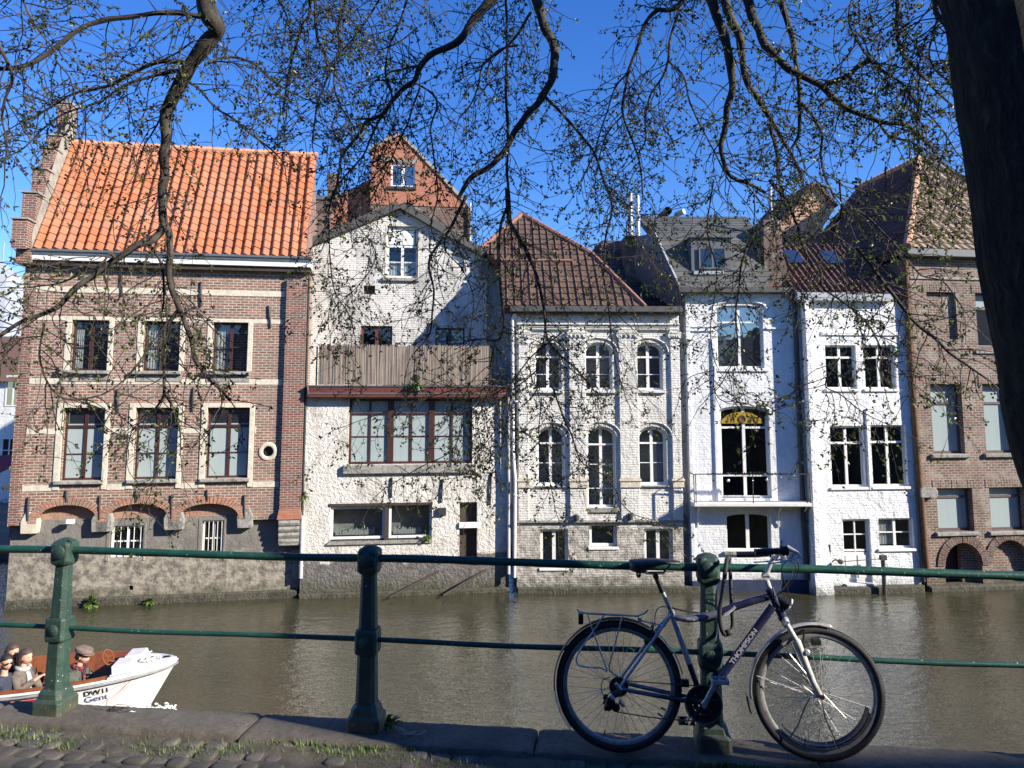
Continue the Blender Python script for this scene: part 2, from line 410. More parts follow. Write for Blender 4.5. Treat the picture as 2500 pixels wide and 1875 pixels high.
MAT['iron'] = plain('dark_iron', (.035, .032, .03), .6, .3, 20)
MAT['zinc'] = plain('grey_zinc', (.11, .115, .12), .5, .1, 4, 0)
MAT['zinc_light'] = plain('pale_zinc', (.36, .38, .4), .5, .1, 4, 0)
MAT['pipe_grey'] = plain('pale_pipe', (.5, .5, .5), .5, .15, 5)
MAT['pipe_black'] = plain('black_pipe', (.03, .035, .037), .5, .3, 5)
MAT['pipe_rust'] = plain('rusty_pipe', (.13, .065, .025), .85, .4, 5, .004, dirt=(.05, .04, .03))
MAT['gutter_dark'] = plain('dark_gutter_board', (.075, .07, .065), .6, .15, 3)
MAT['slate'] = tiles_mat('slate', ((.075, .075, .07), (.12, .118, .105), (.06, .06, .058)), (.12, .12, .09), .6)
MAT['slate_dark'] = tiles_mat('slate_dark', ((.05, .05, .05), (.08, .08, .075), (.035, .035, .035)), (.09, .08, .06), .7)
MAT['tile_orange'] = tiles_mat('tile_orange', ((.35, .105, .037), (.46, .155, .065), (.28, .12, .07)), (.40, .2, .125))
MAT['tile_brown'] = tiles_mat('tile_brown', ((.095, .055, .038), (.15, .085, .06), (.075, .05, .036)), (.1, .075, .05))
MAT['tile_grey'] = tiles_mat('tile_grey_brown', ((.25, .17, .11), (.34, .24, .155), (.2, .14, .09)), (.19, .16, .08))
MAT['tile_maroon'] = tiles_mat('tile_maroon', ((.09, .04, .03), (.13, .055, .04), (.07, .035, .028)), (.07, .045, .035))
MAT['ridge'] = plain('ridge_clay', (.42, .24, .15), .8, .2, 6, .004, dirt=(.2, .15, .1))
MAT['ridge_orange'] = plain('ridge_orange', (.6, .3, .18), .8, .2, 6, .004)
MAT['flash'] = plain('mortar_flashing', (.33, .3, .25), .9, .2, 5, .01, dirt=(.15, .13, .1))
MAT['inside'] = plain('dark_room', (.03, .029, .027), .9, .3, 3)  # near-black box lining, the unlit look of rooms put into its colour
MAT['inside_grey'] = plain('pale_room', (.4, .39, .36), .9, .3, 3)  # pale grey room lining
MAT['curtain'] = plain('curtain_cloth', (.62, .62, .6), .9, .05, 6)
MAT['paper'] = plain('books_and_papers', (.55, .55, .5), .8, .3, 30)
def glass_mat():
    s = N('window_glass')
    fr = s.n('ShaderNodeFresnel', ins={'IOR': 1.75}).outputs[0]
    v = s.obj(); nm = s.bump(s.noise(v, 2.2, 2), .012)
    g = s.n('ShaderNodeBsdfGlossy', ins={'Color': (.95, .97, 1, 1), 'Roughness': .02, 'Normal': nm})
    t = s.n('ShaderNodeBsdfTransparent', ins={'Color': (.62, .66, .66, 1)})
    m = s.n('ShaderNodeMixShader', ins={0: fr, 1: t.outputs[0], 2: g.outputs[0]})
    s.link(m.outputs[0], s.out.inputs[0]); return s.m
MAT['glass'] = glass_mat()
def sky_glass_mat():
    s = N('reflective_glass'); v = s.obj(); nm = s.bump(s.noise(v, 1.5, 2), .01)
    return s.bsdf((.02, .025, .03), .03, nm, Specular_IOR_Level=1.0, IOR=2.2)
MAT['glass_sky'] = sky_glass_mat()
def frost_mat():
    s = N('frosted_glass'); v = s.obj()
    st = s.ramp(s.noise(s.sc(v, 9, 9, .8), 1, 4), .45, .7)
    c = s.mix(s.math('MULTIPLY', st, .25), (.34, .4, .39), (.26, .31, .3))
    return s.bsdf(c, .25, None, Specular_IOR_Level=.5)
MAT['frost'] = frost_mat()
def reed_mat():
    s = N('reed_screen'); v = s.obj()
    n = s.noise(s.sc(v, 55, 55, .7), 1.0, 3, .6)
    c = s.mix(s.ramp(n, .3, .7), (.13, .1, .08), (.44, .36, .28))
    c = s.mix(s.ramp(s.noise(s.sc(v, 14, 14, .4), 1, 2), .55, .7), c, (.11, .085, .065))
    return s.bsdf(c, .9, s.bump(n, .02))
MAT['reed'] = reed_mat()
MAT['yellow'] = plain('yellow_sign', (.36, .25, .02), .5, .08, 20)
MAT['sign_dark'] = plain('sign_letter_brown', (.12, .05, .03), .6, .2, 20)
MAT['wood_old'] = plain('old_timber', (.05, .037, .028), .9, .4, 20, .01)
MAT['leafgreen'] = plain('weed_leaf', (.09, .15, .03), .6, .4, 20)

def sp(H, k, x, y, e0, ang):
    n = Vector((0, -sin(radians(ang)), cos(radians(ang)))); p = H.qp(k, x, y, e0, n)
    d = p - Vector(e0); v = Vector((0, cos(radians(ang)), sin(radians(ang))))
    return (d.x, d.dot(v))
def slope(ang): return Vector((0, cos(radians(ang)), sin(radians(ang))))
def nrm(ang): return Vector((0, -sin(radians(ang)), cos(radians(ang))))
def b1(name, m, parent, r, y0, y1, bev=.008):
    mb = MB(); mb.cbox(r[0], r[2], y0, y1, r[1], r[3], bev); return mb.build(name, m, parent)
def anchor(parent, H, k, xa, ya, xb, yb, d=-.03):
    a = H.q(k, xa, ya, d); b = H.q(k, xb, yb, d); mb = MB()
    mb.tube([(a[0], d, a[1]), ((a[0] + b[0]) / 2, d - .02, (a[1] + b[1]) / 2), (b[0], d, b[1])], .028, 6)
    mb.build('wall_anchor', MAT['iron'], parent)
def pipe(parent, pts, r, mat, brackets=(), name='downpipe'):
    mb = MB(); mb.tube(pts, r, 10)
    for t in brackets:
        p = Vector(pts[0]).lerp(Vector(pts[-1]), t); mb.lathe([(r * 1.25, -.02), (r * 1.25, .02)], Matrix.Translation(p), 10)
    return mb.build(name, mat, parent, smooth=True)

# ================================================================== house 1: brick house with the orange pantile roof
H1 = House(('A3', 10, 715), ('A3', 1792, 640))
h = H1.root('brick_house', 'brick house with a bright orange pantile roof, cream stone bands and a stepped gable')
W1 = H1.W - .03; zc = H1.q('A2', 1000, 1575)[1]; ztop = 9.3
ups = [H1.r('A2', 478, 225, 728, 565), H1.r('A2', 965, 235, 1212, 568), H1.r('A2', 1435, 243, 1670, 575)]
los = [H1.r('A2', 418, 818, 698, 1303), H1.r('A2', 907, 815, 1197, 1300), H1.r('A2', 1393, 820, 1678, 1298)]
zu0 = sum(r[1] for r in ups) / 3; zu1 = sum(r[3] for r in ups) / 3; zl0 = sum(r[1] for r in los) / 3; zl1 = sum(r[3] for r in los) / 3
ups = [(r[0], zu0, r[2], zu1) for r in ups]; los = [(r[0], zl0, r[2], zl1) for r in los]
oc = H1.q('A2', 1810, 1112); ov = [(oc[0] + .15 * cos(a * pi / 8), oc[1] + .19 * sin(a * pi / 8)) for a in range(16)]
# brick front, its lower edge cut by three relieving arches
al = [(H1.q('A2', a, 1600)[0], H1.q('A2', b, 1600)[0], H1.q('A2', m, t)[1]) for a, b, m, t in ((245, 655, 450, 1480), (720, 1140, 920, 1472), (1205, 1610, 1400, 1470))]
zs = H1.q('A2', 1000, 1590)[1]
out = [(0, ztop), (0, zs)]
for a, b, t in al:
    out += [(a, zs)] + [((a + b) / 2 - (b - a) / 2 * cos(pi * i / 12), zs + .03 + (t - zs) * sin(pi * i / 12) ** .8) for i in range(0, 13)] + [(b, zs)]
out += [(W1, zs), (W1, ztop)]
wall(out, [rect_poly(r) for r in ups + los] + [ov], 0, .3, MAT['brick1'], h, solid=False)
core = MB(); core.box(0.001, W1 - .001, .32, 7.5, zs - .02, ztop); core.build('side_walls', MAT['brick1'], h)
bw = [H1.r('A3', 660, 207, 860, 395, .2), H1.r('A3', 1210, 175, 1340, 392, .2)]
hole = H1.r('A3', 772, 565, 798, 592, .2)
ztymp = H1.q('A2', 1000, 1558, .2)[1]
wall([(0, -.6), (W1, -.6), (W1, ztymp), (0, ztymp)], [rect_poly(r) for r in bw] + [rect_poly(hole)], .2, .5, MAT['render_grey'], h, name='lower_wall')
tb = MB(); tb.box(.01, W1 - .01, .215, .5, ztymp, zs + 1.2); tb.build('arch_infill', MAT['arch_brick'], h)
b1('water_ledge', plain('ledge_mossy', (.07, .065, .045), .9, .5, 6, .04), h, (0, -.5, W1, .2), .06, .3, .03)
for a, b, t in al:   # arch rings of voussoirs
    mb = MB(); cx = (a + b) / 2; n = 26
    for i in range(n):
        t0 = pi * (i + .08) / n; t1 = pi * (i + .92) / n; R0 = (b - a) / 2
        def pt(tt, e): return (cx - (R0 + e) * cos(tt), zs + .03 + (t - zs + e) * sin(tt) ** .8)
        p = [pt(t0, 0), pt(t1, 0), pt(t1, .2), pt(t0, .2)]; e = random.uniform(.0, .012)
        mb.prism(p, -.035 - e, .05)
    mb.build('arch', MAT['arch_brick'], h)
    for xx in (a - .17, b + .17):
        m2 = MB(); m2.prism([(xx - .2, zs - .22), (xx + .2, zs - .22), (xx + .22, zs + .1), (xx + .1, zs + .35), (xx - .1, zs + .35), (xx - .22, zs + .1)], -.03, .2)
        m2.build('console', MAT['stone' if xx < .8 else 'sill_stone'], h, bevel=.015)
for i, r in enumerate(ups):
    lab = ['brown window with dark panes', None, None][i]
    w = window(h, r, .16, MAT['brown'], MAT['glass'], 2, (.5,), .05, .025, .09, im=MAT['inside'], curtain=[(.03, .28 + .1 * i, .05, .97)])
    s = MB(); s.cbox(r[0] - .16, r[0], -.02, .1, r[1], r[3] + .1); s.cbox(r[2], r[2] + .14, -.02, .1, r[1], r[3] + .1); s.cbox(r[0], r[2], -.022, .1, r[3], r[3] + .1); s.build('surround', MAT['stone'], w)
    b1('sill', MAT['sill_stone'], w, (r[0] - .25, r[1] - .1, r[2] + .1, r[1] - .002), -.16, .16, .02)
    b1('apron', MAT['sill_stone'], w, (r[0] - .14, r[1] - .3, r[2] + .1, r[1] - .1), -.035, .1)
for r in los:
    w = window(h, r, .17, MAT['brown'], MAT['frost'], 2, ((.74, .07), (.36, .022)), .055, .06, .085)
    g = MB(); g.box(r[0] + .06, r[2] - .06, .2, .202, r[1] + (r[3] - r[1]) * .78, r[3] - .06); g.build('top_light', MAT['glass_sky'], w)
    s = MB(); s.cbox(r[0] - .17, r[0], -.03, .1, r[1] - .25, r[3] + .13); s.cbox(r[2], r[2] + .14, -.03, .1, r[1] - .25, r[3] + .13); s.cbox(r[0], r[2], -.032, .1, r[3], r[3] + .13); s.build('surround', MAT['stone'], w)
    b1('sill', MAT['sill_stone'], w, (r[0] - .13, r[1] - .1, r[2] + .07, r[1] - .002), -.12, .17, .02)
for k, ya, yb in ((('A1'), 1262, 1295), ('A2', 628, 660), ('A2', 965, 993), ('A2', 1337, 1368)):
    z0 = H1.q(k, 1000, yb)[1]; z1 = z0 + .16; cuts = []
    xs = [H1.q('A2', 215, 400)[0], H1.q('A2', 1915, 400)[0]]
    segs = [tuple(xs)]
    for r in ups + los:
        if r[1] - .32 < z0 < r[3] + .12:
            segs = [q for a, b in segs for q in ((a, min(b, r[0] - .18)), (max(a, r[2] + .15), b)) if q[1] - q[0] > .05] if any(a < r[0] < b for a, b in segs) else segs
    if k == 'A2' and ya == 965: segs = [(a, min(b, oc[0] - .35)) if b > oc[0] else (a, b) for a, b in segs]
    mb = MB()
    for a, b in segs: mb.cbox(a, b, -.015, .05, z0, z1, .006)
    mb.build('stone_band', MAT['stone'], h)
z0 = H1.q('A2', 1000, 215)[1]; mb = MB(); xs = [.28] + [v for r in ups for v in (r[0] - .165, r[2] + .145)] + [6.93]
for a, b in zip(xs[::2], xs[1::2]): mb.cbox(a, b, -.015, .05, zu1 - .02, zu1 + .11, .006)
mb.build('stone_band', MAT['stone'], h)
mb = MB(); mb.torus((oc[0], -.0, oc[1]), .2, .062, seg=28, rs=8, flat=.7); o = mb.build('oval_window', MAT['stone'], h, smooth=True); o.scale = (1, 1, 1)
g = MB(); g.prism([(oc[0] + .16 * cos(a * pi / 8), oc[1] + .2 * sin(a * pi / 8)) for a in range(16)], .12, .14); g.torus((oc[0], .1, oc[1]), .1, .012, seg=20, rs=6); g.build('pane', MAT['inside'], o)
# buttress
bx = (H1.q('A2', 1925, 400)[0], W1 + .02); zb = H1.q('A2', 1950, 1500, -.12)[1]
b = b1('buttress', MAT['brick_dark'], h, (bx[0], zb, bx[1], 9.0), -.13, .03, .005)
mb = MB(); mb.prism([(bx[0] - .05, zb - .28), (bx[1] + .05, zb - .28), (bx[1] + .0, zb), (bx[0], zb)], -.2, .03); mb.build('tiled_skirt', MAT['tile_brown'] if False else MAT['brick_red'], h)
zz = zb - .28; mb = MB()
for i in range(4): mb.tube([(bx[0] + .0, -.12 + .03 * i, zz - .1 - .17 * i), (bx[1] - .02, -.12 + .03 * i, zz - .1 - .17 * i)], .095, 8)
mb.box(bx[0] + .02, bx[1] - .04, -.1, .2, zz - .72, zz); mb.build('corbel', MAT['sill_stone'], h, smooth=True)
for a in (('A1', 820, 1140, 822, 1310), ('A1', 1357, 1210, 1357, 1380), ('A1', 1815, 1370, 1828, 1520), ('A2', 795, 690, 795, 850), ('A2', 1307, 680, 1300, 840), ('A2', 450, 1375, 447, 1455), ('A2', 920, 1375, 918, 1455), ('A2', 1400, 1370, 1400, 1450), ('A2', 192, 1420, 187, 1580), ('A2', 674, 1412, 670, 1575), ('A2', 1160, 1405, 1156, 1565), ('A2', 1650, 1405, 1650, 1560)):
    anchor(h, H1, *a)
# quoin strip of the left corner
q = MB(); q.box(-.012, .02, -.012, .3, zs - .02, ztop)
for i in range(46): z = zs + i * .14; q.box(.02, .24 + (.05 if i % 2 else 0), -.012, .02, z, z + .135)
q.build('corner_pier', MAT['brick_dark'], h)
# basement windows with bars
for r in bw:
    w = window(h, r, .3, MAT['trim_white'], MAT['glass'], 2, (.5,), .05, .035, .06, im=MAT['inside'])
    m = MB(); n = 5
    for i in range(n): x = r[0] + (r[2] - r[0]) * (i + .5) / n; m.tube([(x, .23, r[1]), (x, .23, r[3])], .012, 6)
    m.build('bar', MAT['trim_old'], w)
    m = MB(); m.cbox(r[0] - .1, r[0], .185, .3, r[1] - .1, r[3] + .08); m.cbox(r[2], r[2] + .06, .185, .3, r[1] - .1, r[3] + .08); m.cbox(r[0], r[2], .185, .3, r[3], r[3] + .08); m.build('surround', MAT['render_grey'], w)
# floodlight on the lower wall and a round camera
c = H1.q('A2', 490, 1583, .2); m = MB(); m.box(c[0] - .06, c[0] + .13, -.12, .02, c[1] - .03, c[1] + .09); m.tube([(c[0], .0, c[1]), (c[0], .2, c[1])], .03, 8); m.build('floodlight', MAT['trim_white'], h, bevel=.01)
c = H1.q('A2', 222, 1650, .2); m = MB(); m.lathe([(.0, 0), (.07, .0), (.08, .06), (.05, .1)], Matrix.Translation((c[0], .05, c[1])) @ Matrix.Rotation(-pi / 2, 4, 'X'), 14); m.tube([(c[0], .05, c[1]), (c[0], .2, c[1])], .03, 8); m.build('wall_camera', MAT['trim_old'], h, smooth=True)
# cornice and roof
e0 = Vector((0, -.3, 9.64)); ang = 60
L = sp(H1, 'A1', 215, 1000, e0, ang)[0]; Rr = sp(H1, 'A1', 2050, 1065, e0, ang)[0]
rl = sp(H1, 'A1', 480, 265, e0, ang); rr = sp(H1, 'A1', 2090, 365, e0, ang); tr = (rl[1] + rr[1]) / 2
c = MB(); c.cbox(L - .1, W1 + .12, -.3, .3, 9.33, 9.5, .01); c.cbox(L - .1, W1 + .14, -.36, .25, 9.5, 9.545, .01); c.build('cornice', MAT['trim_white'], h)
c = MB(); c.box(L - .1, W1 + .1, -.22, .1, 9.2, 9.33); c.build('soffit', MAT['wood_old'], h)
c = MB(); c.cbox(L - .1, W1 + .15, -.42, -.2, 9.545, 9.63, .02); c.build('gutter', MAT['zinc'], h)
roof_tiles('roof', MAT['tile_orange'], h, e0, (1, 0, 0), slope(ang), [(L, -.05), (Rr + .02, -.05), (Rr + .1, tr), (L, tr)], .262, .275, .05, .03, 'pan', 8)
rv = slope(ang); rd = e0 + rv * tr
rb = MB(); rb.prism([(L, 9.45), (Rr + .1, 9.45), (Rr + .1, 9.56), (L, 9.56)], -.2, 4)
pr = [(-.16, 9.56), (rd.y, rd.z - .24), (rd.y * 2 + .5, 9.56)]
rb.add([(x, y, z) for x in (L + .02, Rr + .05) for y, z in pr], [(0, 1, 2), (5, 4, 3), (0, 3, 4, 1), (1, 4, 5, 2)]); rb.build('roof_body', MAT['brick_dark'], h)
rt = MB()
for i in range(24):
    x0 = L + (Rr - L + .1) * i / 24; x1 = x0 + (Rr - L + .1) / 24 + .03
    rt.tube([(x0, rd.y, rd.z + .0), (x1, rd.y, rd.z + .012)], .1, 8)
rt.build('ridge_tiles', MAT['ridge_orange'], h, smooth=True)
# stepped gable wall
st = [(-.42, 9.3), (-.42, 9.55)]
ys = [-.75, -.42, .05, .52, 1.0, 1.4]; zst = [9.55, 10.35, 11.2, 12.02, 12.78, 13.3]
prof = [(-.42, 9.2), (-.42, 9.62)]
for i in range(5): prof += [(ys[i + 1] - .32, zst[i] + .0), (ys[i + 1] - .32, zst[i + 1])]
py = rd.y; prof += [(py - .26, 13.35), (py - .26, 14.5), (py + .26, 14.5), (py + .26, 13.3)]
for i in range(5): prof += [(2 * py + .42 - ys[4 - i + 1] + .2, zst[4 - i + 1] - .02), (2 * py + .42 - ys[4 - i + 1] + .2, zst[4 - i] - .02)]
prof += [(2 * py + .7, 9.2)]
g = MB(); n = len(prof); xa, xb = L - .36, L + .0
tri = tessellate_polygon([[Vector((y, z, 0)) for y, z in prof]])
g.add([(xa, y, z) for y, z in prof] + [(xb, y, z) for y, z in prof], [tuple(t) for t in tri] + [tuple(n + k for k in t) for t in tri] + [(i, (i + 1) % n, n + (i + 1) % n, n + i) for i in range(n)])
gb = g.build('stepped_gable', MAT['brick_dark'], h)
cp = MB()
for i in range(5): y = ys[i + 1] - .32; cp.box(xa - .04, xb + .04, y - .05, y + .5, zst[i + 1] - .0, zst[i + 1] + .05)
cp.box(xa - .02, xb + .02, py - .3, py + .3, 14.5, 14.58)
cp.build('coping', MAT['sill_stone'], gb)
fl = MB(); k = rv * (tr + .15)
fl.add([(xb + .012, e0.y - .1, e0.z - .05), (xb + .012, e0.y + k.y, e0.z + k.z), (xb + .012, e0.y + k.y - .1, e0.z + k.z + .9), (xb + .012, e0.y + k.y - .35, e0.z + k.z + .85), (xb + .012, e0.y - .35 + .2, e0.z + .35)], [(0, 1, 2, 3, 4)])
fl.build('rendered_face', MAT['flash'], gb)
pipe(h, [(W1 + .06, -.02, 9.4), (W1 + .06, -.02, zb - .2)], .035, MAT['pipe_black'])
pipe(h, [(W1 + .07, -.05, zb - .2), (W1 + .07, -.05, .55)], .055, MAT['pipe_grey'], (.2, .8))

# ================================================================== house 2: white gabled house with roof terrace
H2 = House(('A3', 1792, 640), ('A5', 1560, 1562))
h = H2.root('white_gable_house', 'white rough-rendered house with a reed screened roof terrace and a wide brown window')
W2 = H2.W; D2 = 1.9; zt = H2.q('A5', 900, 320)[1]
big = H2.r('A5', 530, 322, 1325, 745); lo = H2.r('A5', 412, 995, 1065, 1235); dr = H2.r('A5', 1242, 990, 1356, 1400)
wall([(.02, -.6), (W2, -.6), (W2, zt), (.02, zt)], [rect_poly((big[0], big[1], big[2], zt - .02)), rect_poly(lo), rect_poly(dr)], 0, 3.2, MAT['white2'], h, rev=.3)
w = window(h, (big[0], big[1], big[2], zt - .02), .14, MAT['brown'], MAT['frost'], (1 / 6, 2 / 6 , 3 / 6, 4 / 6, 5 / 6), ((.77, .05), (.42, .022)), .07, .05, .06)
m = MB()
for f in (1 / 3, 2 / 3): x = big[0] + (big[2] - big[0]) * f; m.box(x - .09, x + .09, .11, .14, big[1] + .05, zt - .05)
m.build('mullion', MAT['brown'], w)
m = MB(); m.prism([(big[0] - .13, big[1] - .25), (big[2] - .05, big[1] - .25), (big[2] + .1, big[1] - .1), (big[2] + .1, big[1] - .01), (big[0] - .13, big[1] - .01)], -.12, .14); m.build('sill', MAT['sill_stone'], w, bevel=.015)
xm = H2.q('A5', 775, 1100)[0]
for i, (a, b) in enumerate(((lo[0], xm - .06), (xm + .06, lo[2]))):
    w = window(h, (a, lo[1] + .04, b, lo[3] - (.09 if i == 0 else .02)), .08, MAT['trim_white'], MAT['glass'], 1, (), .07, im=MAT['inside_grey'], back=.5)
    bk = MB(); x = a + .12
    while x < b - .3: wd = random.uniform(.02, .05); hh = random.uniform(.12, .2); bk.box(x, x + wd * .85, .3, .42, lo[1] + .12, lo[1] + .12 + hh); x += wd
    bk.build('books', MAT['paper'], w)
m = MB(); m.box(xm - .06, xm + .06, .0, .2, lo[1], lo[3]); m.build('post', MAT['wood_old'], h)
b1('lintel', MAT['wood_old'], h, (lo[0] - .05, lo[3] - .08, lo[2] + .02, lo[3] + .0), -.03, .14)
m = MB(); m.prism([(lo[0] - .1, lo[1] - .09), (lo[2] + .02, lo[1] - .09), (lo[2] + .02, lo[1]), (lo[0] - .02, lo[1])], -.06, .1); m.build('sill', MAT['sill_stone'], h)
m = MB(); m.box(dr[0] + .001, dr[2] - .001, .2, .26, dr[1], dr[3]); m.box((dr[0] + dr[2]) / 2 - .01, (dr[0] + dr[2]) / 2 + .01, .18, .2, dr[1], dr[3]); m.build('door', MAT['wood_old'], h)
zd = H2.q('A5', 1300, 1135)[1]; b1('hood_board', MAT['trim_white'], h, (dr[0] - .02, zd - .09, dr[2] + .02, zd + .07), -.06, .05)
bm_ = H2.r('A5', 270, 247, 1555, 318, -.3)
bb = b1('terrace_beam', MAT['brown_red'], h, (bm_[0], bm_[1], bm_[2], bm_[3]), -.3, .0, .015)
m = MB(); m.box(bm_[0] - .03, bm_[2], -.33, .3, bm_[3], bm_[3] + .035); m.box(bm_[0] - .01, bm_[2] - .01, -.315, -.3, bm_[1] + .1, bm_[1] + .14); m.build('edge_trim', MAT['zinc'], bb)
c = H2.q('A5', 978, 262, -.32); m = MB(); m.lathe([(.05, -.06), (.06, .05)], Matrix.Translation((c[0], -.36, c[1])), 10); m.build('spotlight', MAT['pipe_grey'], h, smooth=True)
for a in (('A5', 1135, 840, 1125, 990), ('A5', 1447, 805, 1438, 1005), ('A5', 808, 830, 805, 960)): anchor(h, H2, *a)
c = H2.r('A5', 1105, 1025, 1155, 1072); b1('wall_box', MAT['iron'], h, c, -.1, .02)
tf = MB(); tf.box(.05, W2 - .02, 0.0, D2, zt, zt + .04); tf.build('terrace_floor', MAT['zinc'], h)
# upper wall, set back behind the terrace
def q2(x, y, k='A4'): return H2.q(k, x, y, D2)
big2 = H2.r('A4', 815, 700, 1025, 1045, D2); nic = H2.r('A4', 1252, 878, 1335, 1002, D2); ven = H2.r('A4', 658, 1097, 735, 1157, D2)
wa = H2.r('A4', 640, 1370, 850, 1620, D2); wb = H2.r('A4', 1140, 1385, 1340, 1620, D2)
ax, az = q2(905, 588); lx, lz = q2(375, 800); rx, rz = q2(1458, 905)
xl = q2(262, 1400)[0]; xr = q2(1478, 1400)[0]
wall([(xl, zt), (xr, zt), (xr, rz), (ax, az), (lx, lz), (xl, lz + .05)], [rect_poly(r) for r in (big2, nic, ven, wa, wb)], D2, 6, MAT['white2u'], h, name='upper_wall', rev=.2)
w = window(h, big2, D2 + .12, MAT['trim_old'], MAT['glass'], 2, ((.62, .07), (.31, .03)), .07, .05, .09, im=MAT['inside'], curtain=[(.08, .48, .02, .34), (.52, .92, .02, .34)])
m = MB(); zz = big2[1] + (big2[3] - big2[1]) * .655; m.box(big2[0] + .06, (big2[0] + big2[2]) / 2 - .015, D2 + .1, D2 + .15, zz, big2[3] - .05); m.box((big2[0] + big2[2]) / 2 + .015, big2[2] - .12, D2 + .1, D2 + .15, zz, big2[3] - .05); m.build('boarding', MAT['trim_white'], w)
b1('sill', MAT['sill_stone'], w, (big2[0] - .13, big2[1] - .13, big2[2] + .05, big2[1] - .01), D2 - .1, D2 + .12, .02)
m = MB(); m.cbox(big2[0] - .07, big2[0], D2 - .01, D2 + .05, big2[1], big2[3] + .06); m.cbox(big2[2], big2[2] + .03, D2 - .01, D2 + .05, big2[1], big2[3] + .06); m.cbox(big2[0], big2[2], D2 - .012, D2 + .05, big2[3], big2[3] + .06); m.build('surround', MAT['stone'], w)
m = MB(); m.box(nic[0] + .03, nic[2] - .03, D2 + .1, D2 + .19, nic[1] + .16, nic[3] - .04); m.box(nic[0] + .06, nic[2] - .1, D2 + .05, D2 + .19, nic[1] + .02, nic[1] + .12); m.build('niche_infill', MAT['white2u'], h)
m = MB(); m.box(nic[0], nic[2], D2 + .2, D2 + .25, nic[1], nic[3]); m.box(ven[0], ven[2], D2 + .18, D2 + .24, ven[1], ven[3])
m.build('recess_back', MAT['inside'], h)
window(h, wa, D2 + .1, MAT['brown_red'], MAT['glass'], 2, (), .06, mul=.11, im=MAT['inside'], curtain=[(.82, .97, .05, .95)])
window(h, wb, D2 + .1, MAT['brown'], MAT['glass'], 2, (), .05, mul=.11, im=MAT['inside'], curtain=[(.04, .38, .05, .95), (.56, .96, .05, .95)])
# dark verge boards and roof of the gable
vb = MB()
def verge(p, q_, th): 
    d = Vector((q_[0] - p[0], 0, q_[1] - p[1])).normalized(); nn = Vector((-d.z, 0, d.x)); nn = nn if nn.z > 0 else -nn
    vb.add([(p[0], D2 - .22, p[1]), (q_[0], D2 - .22, q_[1]), (q_[0] + nn.x * th, D2 - .22, q_[1] + nn.z * th), (p[0] + nn.x * th, D2 - .22, p[1] + nn.z * th),
            (p[0], D2 + 7, p[1]), (q_[0], D2 + 7, q_[1]), (q_[0] + nn.x * th, D2 + 7, q_[1] + nn.z * th), (p[0] + nn.x * th, D2 + 7, p[1] + nn.z * th)],
           [(0, 1, 2, 3), (4, 7, 6, 5), (0, 4, 5, 1), (2, 6, 7, 3), (0, 3, 7, 4), (1, 5, 6, 2)])
verge((lx - .35, lz - .2), (ax, az + .02), .24); verge((ax, az + .02), (rx + .08, rz - .06), .24)
vb.build('roof', MAT['gutter_dark'], h)
# party strip right of the gable
xp = q2(1680, 1400)[0]; zp0 = q2(1545, 880)[1]
wall([(xr, zt), (xp, zt), (xp, zp0 - 1.4), (xp - .1, zp0 - .6), (xr + .3, zp0), (xr, zp0)], [], D2 + .25, 4, MAT['white2u'], h, name='side_wall')
pipe(h, [(xr + .02, D2 - .06, rz - .1), (xr + .02, D2 - .06, zt)], .05, MAT['pipe_grey'], (.3, .7))
m = MB(); m.cbox(xr - .2, xr + .08, D2 - .2, D2, rz - .75, rz - .15); m.build('hopper', MAT['zinc'], h)
pipe(h, [(xl + .25, D2 - 1.85, lz - .25), (xl + .25, D2 - 1.85, zt + .05)], .03, MAT['trim_old']) if False else None
# leaning timber props on the waterside wall
for i, (a, b, c_, d) in enumerate(((790, 1592, 1110, 1432), (1140, 1578, 1412, 1425))):
    p = H2.q('A5', a, b, -.9); q_ = H2.q('A5', c_, d, -.04); m = MB(); m.tube([(p[0], -.7, p[1] - .1), (q_[0], -.05, q_[1])], .035, 7)
    o = m.build('timber_prop', MAT['wood_old'], None); o.matrix_world = H2.M
    tag(o, ['dark timber prop leaning on the white house nearer to the brick house', 'dark timber prop leaning on the white house below its narrow door'][i], 'timber prop', 'timber props by the water')
b1('water_ledge', MAT['iron'] if False else bpy.data.materials['ledge_mossy'], h, (0, -.5, W2, .12), -.1, .3, .03)
pipe(h, [(W2 - .02, -.08, 5.6), (W2 - .02, -.08, .5)], .05, MAT['pipe_grey'], (.3, .6))
# reed screen on the terrace
m = MB(); rs = H2.r('A4', 352, 1502, 1505, 1900, -.1); k = 140; zr = H2.q('A4', 900, 1502, -.1)[1]; zb0 = bm_[3] + .05
x0, x1 = rs[0], rs[2]
for i in range(k * 2):
    x = x0 + (x1 - x0) * i / (k * 2); m.box(x, x + (x1 - x0) / (k * 2) * .93, -.12 + random.uniform(-.008, .008), -.1 + random.uniform(0, .01), zb0, zr + random.uniform(-.03, .03))
o = m.build('reed_screen', MAT['reed'], None); o.matrix_world = H2.M; tag(o, 'tall brown reed screen fixed along the roof terrace above the red beam', 'screen')
m = MB()
for x in (x0 - .08, x0 + (x1 - x0) * .33, x0 + (x1 - x0) * .66, x1 + .03): m.box(x, x + .04, -.08, -.04, zb0 - .1, zr - .05)
p = m.build('post', MAT['wood_old'], o)

